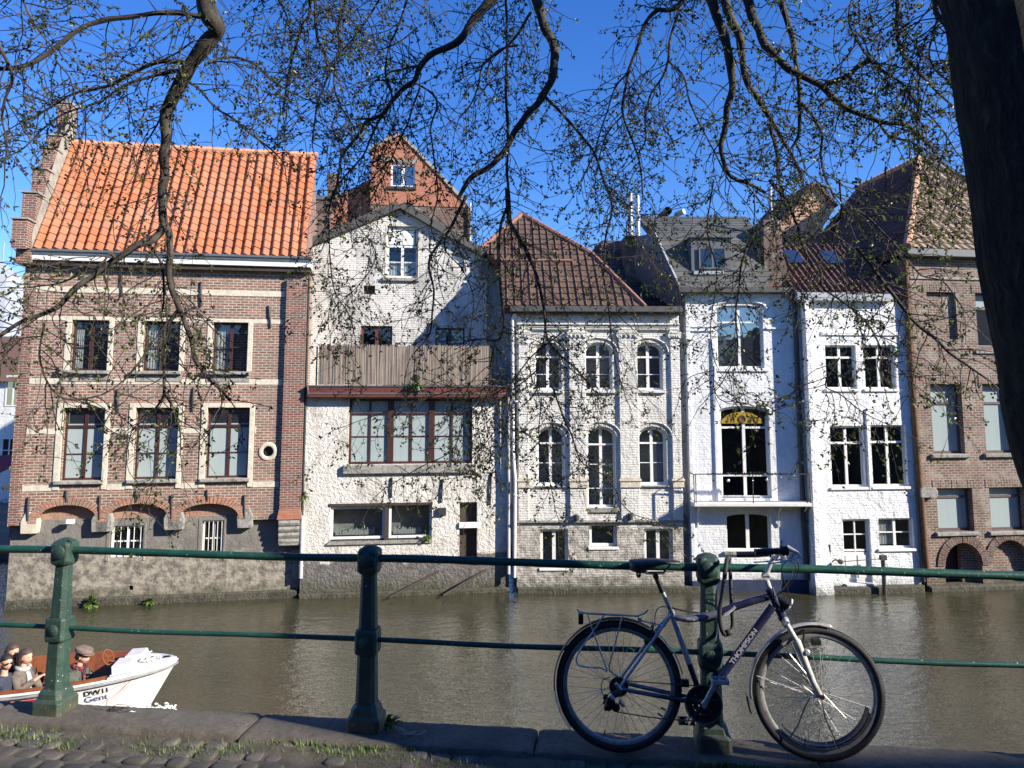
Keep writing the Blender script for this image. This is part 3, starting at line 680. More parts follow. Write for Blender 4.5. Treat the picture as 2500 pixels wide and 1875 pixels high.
# red brick house behind
h = H2.root('red_brick_house', 'red brick gable house rising behind the white gable, with one small white framed window'); D = 7.5
def q3(x, y): return H2.q('A4', x, y, D)
w3 = H2.r('A4', 842, 276, 1006, 432, D)
pl = [q3(705, 900), q3(1372, 900), q3(1372, 545), q3(1340, 545), q3(905, 85), q3(880, 60), q3(840, 75), q3(706, 182)]
xL, xR = q3(705, 500)[0], q3(1372, 700)[0]; z5 = q3(1000, 560)[1]
wall([(xL, z5), (xR - .04, z5)] + [(p[0], p[1]) for p in pl[3:]], [rect_poly(w3)], D, 6, MAT['brick_red'], h, rev=.2)
lw = MB(); lw.box(xL, xR, D + .03, D + 6, 4, z5 + .02); lw.build('lower_wall', MAT['brick_old'], h)
window(h, w3, D + .06, MAT['trim_white'], MAT['glass_sky'], 2, (), .07, mul=.12)
b1('lintel', MAT['sill_stone'], h, (w3[0] - .5, w3[3] + .05, w3[2] + .1, w3[3] + .2), D - .01, D + .05)
b1('sill', MAT['iron'], h, (w3[0] - .1, w3[1] - .12, w3[2] + .05, w3[1]), D - .08, D + .05)
m = MB(); A = q3(905, 85); B = q3(1345, 548); Cc = q3(706, 182)
for p, q_ in ((Cc, A), (A, B)):
    d = Vector((q_[0] - p[0], 0, q_[1] - p[1])).normalized(); nn = Vector((-d.z, 0, d.x)); nn = nn if nn.z > 0 else -nn
    m.add([(x, y, z) for y in (D - .06, D + 6.2) for x, z in ((p[0], p[1]), (q_[0], q_[1]), (q_[0] + nn.x * .12, q_[1] + nn.z * .12), (p[0] + nn.x * .12, p[1] + nn.z * .12))],
          [(0, 1, 2, 3), (4, 7, 6, 5), (0, 4, 5, 1), (2, 6, 7, 3), (0, 3, 7, 4), (1, 5, 6, 2)])
m.build('coping', MAT['flash'], h)
# dark lower wing, chimney
pa = [q3(705, 345), q3(640, 380), q3(488, 458), q3(430, 560), q3(345, 640), q3(345, 800), q3(705, 800)]
m = MB(); m.prism([(p[0], p[1]) for p in reversed(pa)], D + .6, D + 6); m.build('wing', MAT['brick_red'], h)
c0 = q3(415, 335); c1 = q3(487, 530); b1('chimney', MAT['brick_old'], h, (c0[0], c1[1], c1[0], c0[1]), D + .1, D + .7)
c0 = q3(338, 527); c1 = q3(430, 900); b1('chimney', MAT['brick_old'], h, (c0[0], c1[1], c1[0], c0[1]), D - .2, D + .6)
b1('coping', MAT['zinc'], h, (c0[0] - .03, c0[1], c1[0] + .05, c0[1] + .18), D - .25, D + .65)
pipe(h, [(xR + .02, D - .08, pl[2][1]), (xR + .02, D - .08, 8)], .05, MAT['pipe_grey'])
# ================================================================== house 3: white house with arched windows
H3 = House(('A7', 345, 1555), ('A7', 1640, 1545))
h = H3.root('arched_house', 'cream-white brick house with round-arched windows, flat pilasters and a brown tiled roof')
ze = H3.q('A6', 900, 895)[1]; xl = H3.q('A7', 350, 700)[0]; xr = H3.q('A7', 1612, 700)[0]; xs = xr + .33
zA1 = H3.q('A6', 900, 1480)[1]; zA2 = H3.q('A6', 900, 1128)[1]; zB1 = H3.q('A7', 900, 702)[1]; zB2 = H3.q('A7', 900, 290)[1]; zD = H3.q('A7', 900, 905)[1]
tops = []; lows = []
for a, b in ((490, 692), (876, 1085), (1260, 1475)): r = H3.r('A6', a, 1130, b, 1480); tops.append((r[0], zA1 - .04, r[2] + .02, zA2))
for i, (a, b) in enumerate(((500, 718), (885, 1106), (1275, 1497))): r = H3.r('A7', a, 290, b, 700); lows.append((r[0], (zD if i == 1 else zB1 - .13), r[2], zB2))
bs = [H3.r('A7', 530, 1070, 742, 1365), H3.r('A7', 905, 1028, 1116, 1205), H3.r('A7', 1325, 1065, 1545, 1370)]
wall([(xl, -.6), (xr, -.6), (xr, ze), (xl, ze)], [arch_poly(r, .26) for r in tops] + [arch_poly(r, .28) for r in lows] + [rect_poly(r) for r in bs], 0, .5, MAT['white3'], h, rev=.25)
m = MB(); m.box(xr, xs + .1, .25, .5, -.6, ze); m.build('recessed_wall', MAT['white3'], h)
m = MB(); m.box(xl + .01, xs, .52, 6, -.5, ze + .1); m.build('side_walls', MAT['white3'], h)
for r in tops:
    w = window(h, r, .14, MAT['trim_white'], MAT['glass_sky' if r is tops[2] else 'glass'], 2, ((.7, .055), (.33, .02)), .06, .05, .085, arch=.26, im=MAT['inside'], back=.8)
    b1('sill', MAT['trim_old'], w, (r[0] - .1, r[1] - .1, r[2] + .06, r[1] - .003), -.09, .14, .015)
for i, r in enumerate(lows):
    w = window(h, r, .14, MAT['trim_white'], MAT['glass'], 2, ((.72 if i != 1 else .78, .05), (.38 if i != 1 else .53, .02)) + (((.23, .02),) if i == 1 else ()), .06 if i == 1 else .075, .05, .085, arch=.28, im=MAT['inside'], back=.8,
               name='french_door' if i == 1 else 'window', curtain=[(.55, .95, .05, .7)] if i == 2 else None)
    if i != 1: b1('sill', MAT['sill_stone'], w, (r[0] - .02, r[1] - .05, r[2] + .05, r[1] - .003), -.07, .14, .012)
for r in tops + lows:   # hood moulds of small bricks
    m = MB(); cx = (r[0] + r[2]) / 2; a = (r[2] - r[0]) / 2; rise = .27; z0 = r[3] - rise; n = 22
    for j in range(n):
        t0 = pi * (j + .06) / n; t1 = pi * (j + .94) / n
        p = [(cx + (a + e1) * cos(t), z0 + (rise + e2) * sin(t)) for t, e1, e2 in ((t0, .02, .02), (t1, .02, .02), (t1, .14, .14), (t0, .14, .14))]
        m.prism(p, -.02 - random.uniform(0, .012), .03)
    pp = [(cx + (a + .15) * cos(pi * j / 20), -.05, z0 + (rise + .15) * sin(pi * j / 20)) for j in range(21)]
    m.tube(pp, .028, 6); m.build('hood_mould', MAT['white3'], h)
for i, (r, kind) in enumerate(zip(bs, (0, 1, 0))):
    w = window(h, r, .12, MAT['trim_white'], MAT['glass'], (2 if i != 1 else 1), (), .08, mul=.1, im=MAT['inside'], back=.8)
    b1('sill', MAT['trim_white'], w, (r[0] - .04, r[1] - .08, r[2] + .03, r[1] - .003), -.04, .12, .01)
pils = [H3.q('A7', a, 500)[0] for a in (362, 440, 752, 880, 1137, 1280, 1536, 1608)]
zp1 = H3.q('A6', 700, 1062)[1]; zp0 = H3.q('A7', 700, 1002)[1]; zm0 = H3.q('A7', 700, 752)[1]; zm1 = H3.q('A7', 700, 672)[1]
for a, b in zip(pils[::2], pils[1::2]):
    p = b1('pilaster', MAT['white3'], h, (a, zp0, b, zp1 + .02), -.075, .02, .012)
    m = MB(); m.cbox(a - .02, b + .03, -.12, -.07, zm0, zm1 - .12, .01); m.cbox(a - .05, b + .05, -.15, -.07, zm1 - .12, zm1 - .06, .01); m.cbox(a - .02, b + .02, -.12, -.07, zm1 - .06, zm1, .01); m.build('base_moulding', MAT['stone'], p)
    m = MB(); w_ = b - a
    for sx in (-1, 1):
        cx = (a + b) / 2 + sx * (w_ / 2 + .0)
        sp_ = [(cx - sx * (.085 * (1 - t / 18)) * cos(t * .7), -.1, zp1 - .05 + (.085 * (1 - t / 18)) * sin(t * .7)) for t in range(18)]
        m.tube(sp_, .022, 6)
    for j in range(4): m.ball((a + w_ * (j + .5) / 4, -.1, zp1 - .06), .035, 8, 6, (1, 1, 1.3))
    m.cbox(a - .06, b + .06, -.13, .0, zp1 + .03, zp1 + .07, .01); m.tube([(a, -.09, zp1 + .0), (b, -.09, zp1 + .0)], .03, 8)
    m.build('capital', MAT['white3'], p)
    b1('pilaster_head', MAT['white3'], p, (a, zp1 + .07, b, ze - .02), -.07, .02, .01)
m = MB()
for za, zb_, dd in ((zp1 + .13, zp1 + .17, -.05), (zp1 + .2, zp1 + .23, -.04), (zp1 + .27, zp1 + .33, -.08)):
    m.cbox(xl, xr + .02, dd - .035, .0, za, zb_, .008)
m.build('architrave', MAT['white3'], h)
zl = H3.q('A6', 690, 1000)[1]; L_mat = plain('faded_letter', (.12, .11, .1), .8, .3, 20)
for ch, px in (('L', 682), ('C', 873)):
    x = H3.q('A6', px, 990)[0]; text_obj(ch, .17, Matrix.Translation((x, -.012, zl - .01)) @ Matrix.Rotation(pi / 2, 4, 'X'), L_mat, h, sx=.9)
b1('basement_course', MAT['sill_stone'], h, (xl, zp0 - .06, xr, zp0 - .002), -.09, .02)
for px, py in ((805, 980), (1218, 972), (1625, 975)):
    c = H3.q('A7', px, py, -.1); m = MB(); m.lathe([(.02, -.1), (.075, -.08), (.085, .02), (.06, .08), (.02, .09)], Matrix.Translation((c[0], -.12 if px < 1600 else .1, c[1])), 12); m.build('wall_lamp', MAT['iron'], h, smooth=True)
b1('step', MAT['sill_stone'], h, (lows[1][0] - .05, zD - .14, lows[1][2] + .08, zD - .004), -.06, .14, .01)
e0 = Vector((0, -.28, H3.q('A6', 900, 845, -.3)[1])); gz0 = H3.q('A6', 900, 898, -.3)[1]
gx0 = H3.q('A6', 300, 870, -.3)[0]; gx1 = H3.q('A6', 1627, 850, -.3)[0]
g = b1('gutter', MAT['gutter_dark'], h, (gx0, gz0 + .03, gx1, e0.z), -.36, .2, .015); b1('soffit', MAT['iron'], h, (gx0 + .05, gz0 - .02, gx1, gz0 + .03), -.25, .2)
ang = 45
pts = [sp(H3, 'A6', *p, e0, ang) for p in ((255, 850), (228, 500), (80, 402), (395, 140), (930, 445), (1330, 822), (1420, 840))]
xa = min(pts[0][0], pts[1][0]); pts = [(xa, -.02), (xa, pts[1][1]), pts[2], pts[3], pts[4], (pts[5][0], -.02)]
roof_tiles('roof', MAT['tile_brown'], h, e0, (1, 0, 0), slope(ang), pts, .235, .3, .05, .03, 'roll', 7)
n_ = nrm(ang); v_ = slope(ang); P3 = [e0 + Vector((s_, 0, 0)) + v_ * t_ - n_ * .03 for s_, t_ in pts]
m = MB(); m.slab(P3, n_, .25); m.add([tuple(P3[3]), tuple(P3[2]), (P3[2].x, P3[2].y + 6, P3[2].z), (P3[3].x, P3[3].y + 6, P3[3].z), tuple(P3[4]), (P3[4].x, P3[4].y + 6, P3[4].z), tuple(P3[5]), (P3[5].x, P3[5].y + 6, P3[5].z)],
      [(0, 1, 2, 3), (4, 0, 3, 5), (6, 4, 5, 7)])
m.build('roof_body', MAT['tile_maroon'], h)
m = MB(); z_ = H3.qp('A6', 500, 505, e0, n_); s_l = pts[1]
a_ = e0 + Vector((xa, 0, 0)) + v_ * pts[1][1] + n_ * .05; m.tube([a_, a_ + Vector((2.3, 0, 0))], .05, 6)
for p, q_ in ((P3[2], P3[3]), (P3[3], P3[4]), (P3[4], P3[5])):
    k = max(2, int((q_ - p).length / .3))
    for j in range(k): m.tube([p.lerp(q_, j / k) + n_ * .06, p.lerp(q_, (j + 1.1) / k) + n_ * .05], .085, 7)
m.build('ridge_tiles', MAT['tile_brown'] if False else plain('ridge_brown', (.26, .12, .085), .8, .2, 6), h, smooth=True)
pipe(h, [(gx0 + .2, -.2, gz0 + .1), (gx0 + .08, -.1, gz0 - .2), (gx0 + .1, -.09, 4), (gx0 + .16, -.1, 3.2), (gx0 + .14, -.1, .45)], .05, MAT['trim_white'], (.35, .7))
b1('water_ledge', bpy.data.materials['ledge_mossy'], h, (xl, -.5, xs + .1, .16), -.12, .3, .03)

# dark roofs and chimney block behind house 3
h = H3.root('slate_roofed_house', 'dark slate roofed house behind, with a brick chimney block and two tall steel flues'); D = 3.0
def q4(x, y, d=D): return H3.q('A6', x, y, d)
poly = [q4(900, 1000), q4(1640, 1000), q4(1640, 640), q4(1200, 420), q4(1190, 350), q4(1000, 345), q4(905, 440), q4(850, 560)]
m = MB(); m.prism([(p[0], p[1]) for p in poly], D + .3, D + 5); m.build('wall', MAT['slate_dark'] if False else MAT['brick_old'], h)
eb = Vector((q4(830, 700)[0], D - 1.2, q4(900, 760, D - 1.2)[1]))
P5 = [sp(H3, 'A6', *p, eb, 50) for p in ((700, 900), (850, 560), (1000, 345), (1200, 350), (1330, 560), (1560, 860))]
roof_tiles('roof', MAT['slate_dark'], h, eb, (1, 0, 0), slope(50), P5, .3, .22, 0, .02, 'flat', 1)
m = MB(); m.slab([eb + Vector((s_, 0, 0)) + slope(50) * t_ - nrm(50) * .02 for s_, t_ in P5], nrm(50), .3); m.build('roof_body', MAT['slate_dark'], h)
c0 = q4(1190, 300, 2.2); c1 = q4(1352, 570, 2.2); cb = b1('chimney', MAT['brick_old'], h, (c0[0], c1[1] - 1.5, c1[0], c0[1]), 2.2, 3.2)
c0 = q4(1262, 455, 2.2); c1 = q4(1345, 560, 2.2); b1('painted_patch', MAT['white2u'], h, (c0[0], c1[1], c1[0], c0[1]), 2.17, 2.22)
for a, b_, top in ((1210, 1250, -120), (1264, 1305, -110)):
    x0 = q4(a, 200, 2.6)[0]; x1 = q4(b_, 200, 2.6)[0]; pipe(h, [((x0 + x1) / 2, 2.6, q4(1200, 330, 2.6)[1] - .2), ((x0 + x1) / 2, 2.6, H3.q('A6', 1200, -5, 2.6)[1] + (.12 if a < 1260 else 0))], (x1 - x0) / 2, plain('steel_flue', (.42, .42, .4), .35, .15, 4, metal=.6) if 'steel_flue' not in bpy.data.materials else bpy.data.materials['steel_flue'], (.25, .5, .75), 'flue')

# ================================================================== house 4: tall white house with balcony
H4 = House(('B1', 105, 1288), ('B1', 835, 1288))
h = H4.root('balcony_house', 'tall white painted house with a large blue-reflecting upper window and an iron balcony')
xl = H4.q('B1', 82, 400)[0]; xr = H4.q('B1', 800, 400)[0]; ze = H4.q('A8', 300, 695)[1]
r1 = H4.r('A8', 258, 768, 557, 1168); r2 = H4.r('B1', 285, 108, 600, 695); r3 = H4.r('B1', 322, 787, 606, 1028)
wall([(xl, -.6), (xr + .4, -.6), (xr + .4, ze), (xl, ze)], [arch_poly(r1, .12), arch_poly(r2, .12), arch_poly(r3, .1)], 0, 6, MAT['white4'], h, rev=.22)
w = window(h, r1, .1, MAT['trim_white'], MAT['glass_sky'], 2, ((.73, .05),), .06, .05, .08, arch=.12, im=MAT['inside'])
b1('sill', MAT['trim_white'], w, (r1[0] - .05, r1[1] - .1, r1[2] + .12, r1[1] - .003), -.05, .1)
w = window(h, r2, .12, MAT['trim_white'], MAT['glass'], 2, ((.765, .06), (.245, .06)), .07, .05, .09, arch=.12, im=MAT['inside'], name='french_door', back=1.0)
sc_ = H4.q('B1', 420, 218, .11); sg = MB(); sg.prism([(sc_[0] - .6 + .0, sc_[1]), (sc_[0] + .62, sc_[1])] + [(sc_[0] + .62 * cos(pi * i / 16), sc_[1] + .34 * sin(pi * i / 16)) for i in range(1, 16)], .095, .115)
s_ = sg.build('fanlight_sign', MAT['yellow'], None); s_.matrix_world = H4.M; tag(s_, 'yellow half-oval sign with dark letters hanging in the fanlight over the balcony door', 'sign')
text_obj('HUIS', .2, Matrix.Translation((sc_[0] - .42, .09, sc_[1] + .04)) @ Matrix.Rotation(pi / 2, 4, 'X'), MAT['sign_dark'], s_, bold=True, sx=1.5) if False else None
m = MB()
for j, (x0, x1) in enumerate(((-.44, -.4), (-.34, -.3), (-.26, -.22), (.24, .28), (.34, .38), (.44, .48))): m.box(sc_[0] + x0, sc_[0] + x1, .088, .096, sc_[1] + .03, sc_[1] + .19)
m.torus((sc_[0], .09, sc_[1] + .13), .1, .018, seg=20, rs=6); m.torus((sc_[0] - .02, .09, sc_[1] + .13), .05, .014, seg=16, rs=6)
m.build('emblem', MAT['sign_dark'], s_)
w = window(h, r3, .12, MAT['trim_white'], MAT['glass'], 2, (), .05, mul=.1, arch=.1, im=MAT['inside'], back=1.0)
b1('sill', MAT['sill_stone'], w, (r3[0] - .1, r3[1] - .1, r3[2] - .2, r3[1] - .01), -.08, .1)
m = MB(); x = r2[0] - .12; m.cbox(x - .06, x + .05, -.05, .01, r2[1] - .02, ze - 1.4, .01); m.cbox(xl, xl + .12, -.04, .01, .3, ze, .01); m.build('pilaster_strip', MAT['white4'], h)
z_ = H4.q('A8', 100, 935)[1]; m = MB(); m.cbox(xl, r1[0] - .08, -.05, .01, z_, z_ + .06, .01); m.cbox(xl, r1[0] - .08, -.04, .01, z_ + .12, z_ + .16, .01); m.cbox(r1[2] + .08, xr, -.05, .01, z_ + .06, z_ + .12, .01); m.build('string_course', MAT['white4'], h)
# hood over the upper window
m = MB(); cx = (r1[0] + r1[2]) / 2; a = (r1[2] - r1[0]) / 2; m.tube([(cx + (a + .1) * cos(pi * j / 20), -.02, r1[3] - .1 + .24 * sin(pi * j / 20)) for j in range(21)], .04, 6); m.build('hood_mould', MAT['white4'], h)
bx0 = H4.q('B1', 115, 725, -.5)[0]; bx1 = H4.q('B1', 862, 725, -.5)[0]; bz = H4.q('B1', 450, 722, -.5)[1]
bal = b1('balcony', MAT['trim_white'], h, (bx0, bz - .12, bx1, bz), -.5, .0, .02)
zr = H4.q('B1', 450, 541, -.5)[1]; m = MB()
m.tube([(bx0 + .02, -.02, zr), (bx0 + .02, -.48, zr), (bx1 - .02, -.48, zr), (bx1 - .02, -.02, zr)], .016, 6)
m.tube([(bx0 + .02, -.02, bz + .04), (bx0 + .02, -.48, bz + .04), (bx1 - .02, -.48, bz + .04), (bx1 - .02, -.02, bz + .04)], .012, 6)
for x in (bx0 + .02, bx0 + .07, H4.q('B1', 490, 600, -.5)[0], bx1 - .02, bx1 - .1): m.tube([(x, -.48, bz - .1), (x, -.48, zr)], .014, 6)
m.build('balcony_railing', MAT['iron'], bal)
for fx in (.06, .76, .98):
    m = MB(); x = bx0 + (bx1 - bx0) * fx; m.tube([(x, -.4, bz - .1), (x, -.12, bz - .3), (x, -.02, bz - .75)], .025, 6); m.build('bracket', MAT['trim_white'], bal)
# garland with baubles on the balcony rail
ga = MB(); gm = plain('fir_garland', (.03, .065, .03), .8, .4, 30); x0 = H4.q('B1', 195, 541, -.5)[0]; x1 = H4.q('B1', 755, 541, -.5)[0]
for i in range(900):
    t = random.random(); den = .35 + .65 * math.exp(-((t - .5) / .27) ** 2)
    if random.random() > den: continue
    x = x0 + (x1 - x0) * t; c = Vector((x, -.49, zr + .01)); d = Vector((random.gauss(0, 1), random.gauss(0, 1), random.gauss(0, 1))).normalized() * .075 * (.5 + den * .5); e = d.cross(Vector((0, 0, 1))).normalized() * .02
    ga.add([c - e, c + e, c + d], [(0, 1, 2)])
o = ga.build('garland', gm, None); o.matrix_world = H4.M; tag(o, 'green fir garland with silver baubles wound along the balcony rail', 'garland')
sb = plain('silver_bauble', (.75, .75, .76), .2, .02, 5, metal=.6)
for px, py, rr_ in ((333, 580, .045), (578, 575, .035), (640, 548, .02), (668, 560, .02), (750, 547, .02), (205, 548, .02), (490, 580, .022), (565, 540, .018), (335, 542, .018), (430, 575, .018)):
    c = H4.q('B1', px, py, -.52); m = MB(); m.ball((c[0], -.53, c[1]), rr_, 10, 8); m.build('bauble', sb, o, smooth=True)
for px, py in ((238, 582), (720, 572)):
    c = H4.q('B1', px, py, -.52); m = MB(); m.prism([(c[0] + (.055 if i % 2 == 0 else .022) * sin(pi * i / 5), c[1] + (.055 if i % 2 == 0 else .022) * cos(pi * i / 5)) for i in range(10)][::-1], -.535, -.525); m.build('star', MAT['iron'], o)
g0 = H4.q('A8', 5, 660, -.25)[0]; g1 = H4.q('A8', 742, 660, -.25)[0]; zg = H4.q('A8', 350, 655, -.25)[1]
b1('gutter', MAT['gutter_dark'], h, (g0, ze, g1, zg), -.28, .1, .015)
c_ = MB(); c_.cbox(xl, xr + .2, -.06, .02, ze - .12, ze, .01); c_.build('cornice', MAT['white4'], h)
# mansard
e0 = Vector((0, -.25, zg)); ang = 62
def s6(x, y, a=ang, k='A6', e=None): return sp(H4, k, x, y, e or e0, a)
M1 = [s6(1602, 712), s6(1420, 285), s6(360, 315, k='A8'), s6(560, 320, k='A8'), s6(572, 640, k='A8'), s6(735, 655, k='A8')]
t1 = s6(1700, 300)[1]; xq = [s6(1602, 712)[0], s6(1412, 285)[0]]
M1 = [(xq[0], 0), (xq[1], t1), (s6(545, 318, k='A8')[0], t1), (s6(572, 640, k='A8')[0], 0)]
roof_tiles('roof', MAT['slate'], h, e0, (1, 0, 0), slope(ang), M1, .32, .2, 0, .015, 'flat', 1)
m = MB(); m.slab([e0 + Vector((a, 0, 0)) + slope(ang) * b - nrm(ang) * .02 for a, b in M1], nrm(ang), .3)
e1 = e0 + slope(ang) * t1
u2 = [sp(H4, 'A6', *p, e1, 35) for p in ((1425, 283), (1312, 155), (2090, 150))]; ur = sp(H4, 'A8', 545, 318, e1, 35)
M2 = [(u2[0][0], 0), (u2[1][0], u2[1][1]), (u2[2][0], u2[1][1]), (ur[0], 0)]
m.slab([e1 + Vector((a, 0, 0)) + slope(35) * b - nrm(35) * .02 for a, b in M2], nrm(35), .3)
m.build('roof_body', MAT['slate_dark'], h)
roof_tiles('upper_roof', MAT['slate'], h, e1, (1, 0, 0), slope(35), M2, .32, .2, 0, .015, 'flat', 1)
m = MB(); m.box(u2[0][0], ur[0], e1.y - .05, e1.y + .05, e1.z - .06, e1.z + .02); m.build('roof_kerb', MAT['zinc'], h)
# sloping parapet with light flashing
pp = [H4.q('A6', x, y, .6) for x, y in ((1600, 790), (1600, 712), (1412, 282), (1320, 175), (1300, 260), (1360, 560))]
m = MB(); A = e0 + Vector((xq[0], 0, 0)); B = e0 + Vector((xq[1], 0, 0)) + slope(ang) * t1
for p0, p1, wdt in ((A, B, .35),):
    m.add([p0 + nrm(ang) * .12, p1 + nrm(ang) * .12, p1 + nrm(ang) * .12 + Vector((-wdt * 1.4, .5, 0)), p0 + nrm(ang) * .12 + Vector((-.08, .3, 0)), p0 + Vector((0, 0, -.4)), p1 + Vector((-.1, .5, -.6)), p1 + Vector((-wdt * 1.4, .8, -1.2)), p0 + Vector((-.08, .5, -.6))],
          [(0, 1, 2, 3), (0, 4, 5, 1), (3, 2, 6, 7), (0, 3, 7, 4), (1, 5, 6, 2)])
m.build('parapet', MAT['zinc'], h)
m = MB(); m.tube([A + nrm(ang) * .14, B + nrm(ang) * .14], .035, 4, flat=.5); m.build('flashing', MAT['zinc_light'], h)
# dormer
dy = e0.y + .25; d0 = H4.q('A6', 1700, 575, dy); d1 = H4.q('A6', 2010, 320, dy); dw = H4.r('A6', 1755, 392, 1965, 560, dy)
b1('dormer', MAT['zinc'], h, (d0[0], d0[1], d1[0], d1[1]), dy, dy + 2.4, .01)
dm = window(h, (dw[0] + .0, dw[1], dw[2], dw[3]), dy - .06, MAT['zinc'], MAT['glass'], 2, (), .05, mul=.06, th=.05, im=MAT['curtain'], back=.058)
m = MB(); m.box(dw[0] + .04, dw[2] - .04, dy - .012, dy - .004, dw[1] + .04, dw[3] - .04); m.build('curtain', MAT['curtain'], dm)
b1('apron', MAT['zinc_light'], h, (d0[0] + .05, d0[1] - .12, d1[0] - .3, d0[1] - .01), dy - .1, dy + .05)
b1('dormer_roof', MAT['zinc'], h, (d0[0] - .05, d1[1], d1[0] + .05, d1[1] + .05), dy - .08, dy + 2.5)
c0 = H4.q('A6', 1480, 145, 2.8); c1 = H4.q('A6', 1530, 95, 2.2); m = MB(); m.tube([(c0[0], 3.0, c0[1] - .5), (c0[0], 2.9, c0[1]), (c1[0], 2.4, c1[1])], [.13, .13, .14], 14, cap=False); m.build('vent_cowl', MAT['pipe_black'], h, smooth=True)
c0 = H4.q('A6', 1600, 125, 2.8); m = MB(); m.tube([(c0[0] - .1, 2.9, c0[1] - .3), (c0[0] - .05, 2.8, c0[1] - .05), (c0[0] + .15, 2.6, c0[1])], .1, 12); m.build('vent_cowl', MAT['pipe_grey'], h, smooth=True)
# right-hand party chimney with a flue
c0 = H4.q('A8', 555, 225, .3); c1 = H4.q('A8', 680, 470, .3); b1('chimney', MAT['brick_old'], h, (c0[0], H4.q('A8', 600, 650, .1)[1] - .2, c1[0], c0[1]), .3, 1.3)
pz = [H4.q('A8', *p, .1) for p in ((572, 655), (740, 655), (690, 470), (555, 330))]; m = MB(); m.prism([(p[0], p[1]) for p in pz], .1, .9); m.build('party_wall', MAT['brick_old'], h)
x_ = H4.q('A8', 605, 200, .6); pipe(h, [(x_[0], .6, c0[1] - .1), (x_[0], .6, x_[1] + .9)], .06, MAT['zinc_light'], (), 'flue')
xp = H4.q('B1', 795, 400, -.08)[0]; pipe(h, [(xp, -.08, ze - .1), (xp, -.08, bz - .2), (xp + .03, -.08, .35)], .07, MAT['pipe_black'], (.3, .55, .8))
b1('water_ledge', plain('blue_base', (.02, .03, .07), .8, .3, 5), h, (xl, -.3, xr + .3, .34), -.015, .1, .01)

# ================================================================== house 5: low white house
H5 = House(('B1', 895, 1298), ('B1', 1590, 1284))
h = H5.root('bumpy_white_house', 'narrow bumpy whitewashed house with paired casement windows and a small waterside door'); 
xl = H5.q('B1', 835, 300)[0]; xr = H5.q('B1', 1525, 600)[0]; ze = H5.q('A8', 1000, 742)[1]
oo = [H5.r('A8', 952, 1022, 1148, 1300), H5.r('A8', 1200, 1022, 1397, 1300), H5.r('B1', 985, 235, 1200, 622), H5.r('B1', 1245, 228, 1468, 618), H5.r('B1', 1065, 825, 1242, 1232), H5.r('B1', 1290, 820, 1512, 1012)]
yy = -.0
wall([(xl + .1, -.6), (xr, -.6), (xr, ze), (xl, ze)], [rect_poly(r) for r in oo], yy, 6, MAT['white5'], h, rev=.2)
for i, r in enumerate(oo):
    rows = [((.72, .06),), ((.72, .06),), ((.72, .06),), ((.72, .06),), ((.5, .05),), ((.52, .03),)][i]
    if i == 4:
        w = window(h, r, .1, MAT['trim_white'], MAT['glass'], 2, ((.75, .03), (.5, .05)), .07, .04, .04, im=MAT['inside'], name='door')
        m = MB(); cx = (r[0] + r[2]) / 2; zz = r[1] + (r[3] - r[1]) * .47
        m.box(r[0] + .05, r[2] - .05, .1, .14, r[1] + .04, zz)
        for a, b_ in ((r[0] + .1, cx - .04), (cx + .04, r[2] - .1)): m.cbox(a, b_, .08, .1, r[1] + .12, zz - .08, .01)
        m.build('panel', MAT['trim_white'], w); b1('step', MAT['white5'], h, (r[0] - .02, r[1] - .15, r[2] + .05, r[1] - .003), -.12, .1, .02)
    else:
        w = window(h, r, .1, MAT['trim_white'], MAT['glass'], 2, rows, .055, .05, .075, im=MAT['inside'], back=.8, curtain=[(.06, .48, .1, .9)] if i == 5 else None)
        b1('sill', MAT['trim_white'], w, (r[0] - .06, r[1] - .08, r[2] + .04, r[1] - .003), -.06, .1, .01)
m = MB(); x0 = (oo[2][2] + oo[3][0]) / 2; m.cbox(x0 - .045, x0 + .02, -.05, .01, oo[2][1] - .1, oo[2][3] + .5, .02)
m.cbox(oo[0][0] - .1, oo[1][2] + .1, -.05, .01, oo[0][3] + .28, oo[0][3] + .4, .02)
m.cbox(xl, xl + .2, -.05, .01, 5.2, ze, .02); m.build('pilaster_strip', MAT['white5'], h)
b1('corner_pier', MAT['white5'], h, (xl - .02, -.3, xl + .14, ze), -.22, .02, .012)
m = MB()   # splayed foot of the wall
m.add([(xl - .02, -.02, 2.6), (xl + .5, -.02, 2.2), (xl + .5, -.22, .1), (xl - .05, -.26, .1), (xl - .02, .5, 2.6), (xl - .05, .5, .1), (xl + .5, -.22, -.6), (xl - .05, -.26, -.6), (xl - .05, .5, -.6)],
      [(0, 3, 2, 1), (0, 4, 5, 3), (3, 7, 6, 2), (3, 5, 8, 7)])
m.build('splayed_foot', MAT['white5'], h)
g0 = H5.q('A8', 768, 690, -.2)[0]; g1 = H5.q('A8', 1378, 690, -.2)[0]; zg = H5.q('A8', 1000, 688, -.2)[1]
b1('gutter', MAT['zinc_light'], h, (g0, ze - .02, g1, zg), -.22, .1, .015)
pipe(h, [(xr - .02, -.07, ze), (xr + .02, -.07, .3)], .06, MAT['pipe_black'], (.3, .5, .7, .85))
e0 = Vector((0, -.18, zg)); ang = 40
p5 = [sp(H5, 'A8', *p, e0, ang) for p in ((745, 685), (740, 560), (690, 430), (900, 300), (1460, 300), (1460, 690))]
p5 = [(p5[0][0], 0), (p5[0][0], 3.2), (p5[5][0] + 1.2, 3.2), (p5[5][0] + 1.2, 1.2), (p5[5][0], 0)]
roof_tiles('roof', MAT['tile_maroon'], h, e0, (1, 0, 0), slope(ang), p5, .2, .28, .03, .02, 'pan', 5)
m = MB(); m.slab([e0 + Vector((a, 0, 0)) + slope(ang) * b - nrm(ang) * .12 for a, b in p5], nrm(ang), .2); m.build('roof_body', MAT['tile_maroon'], h)
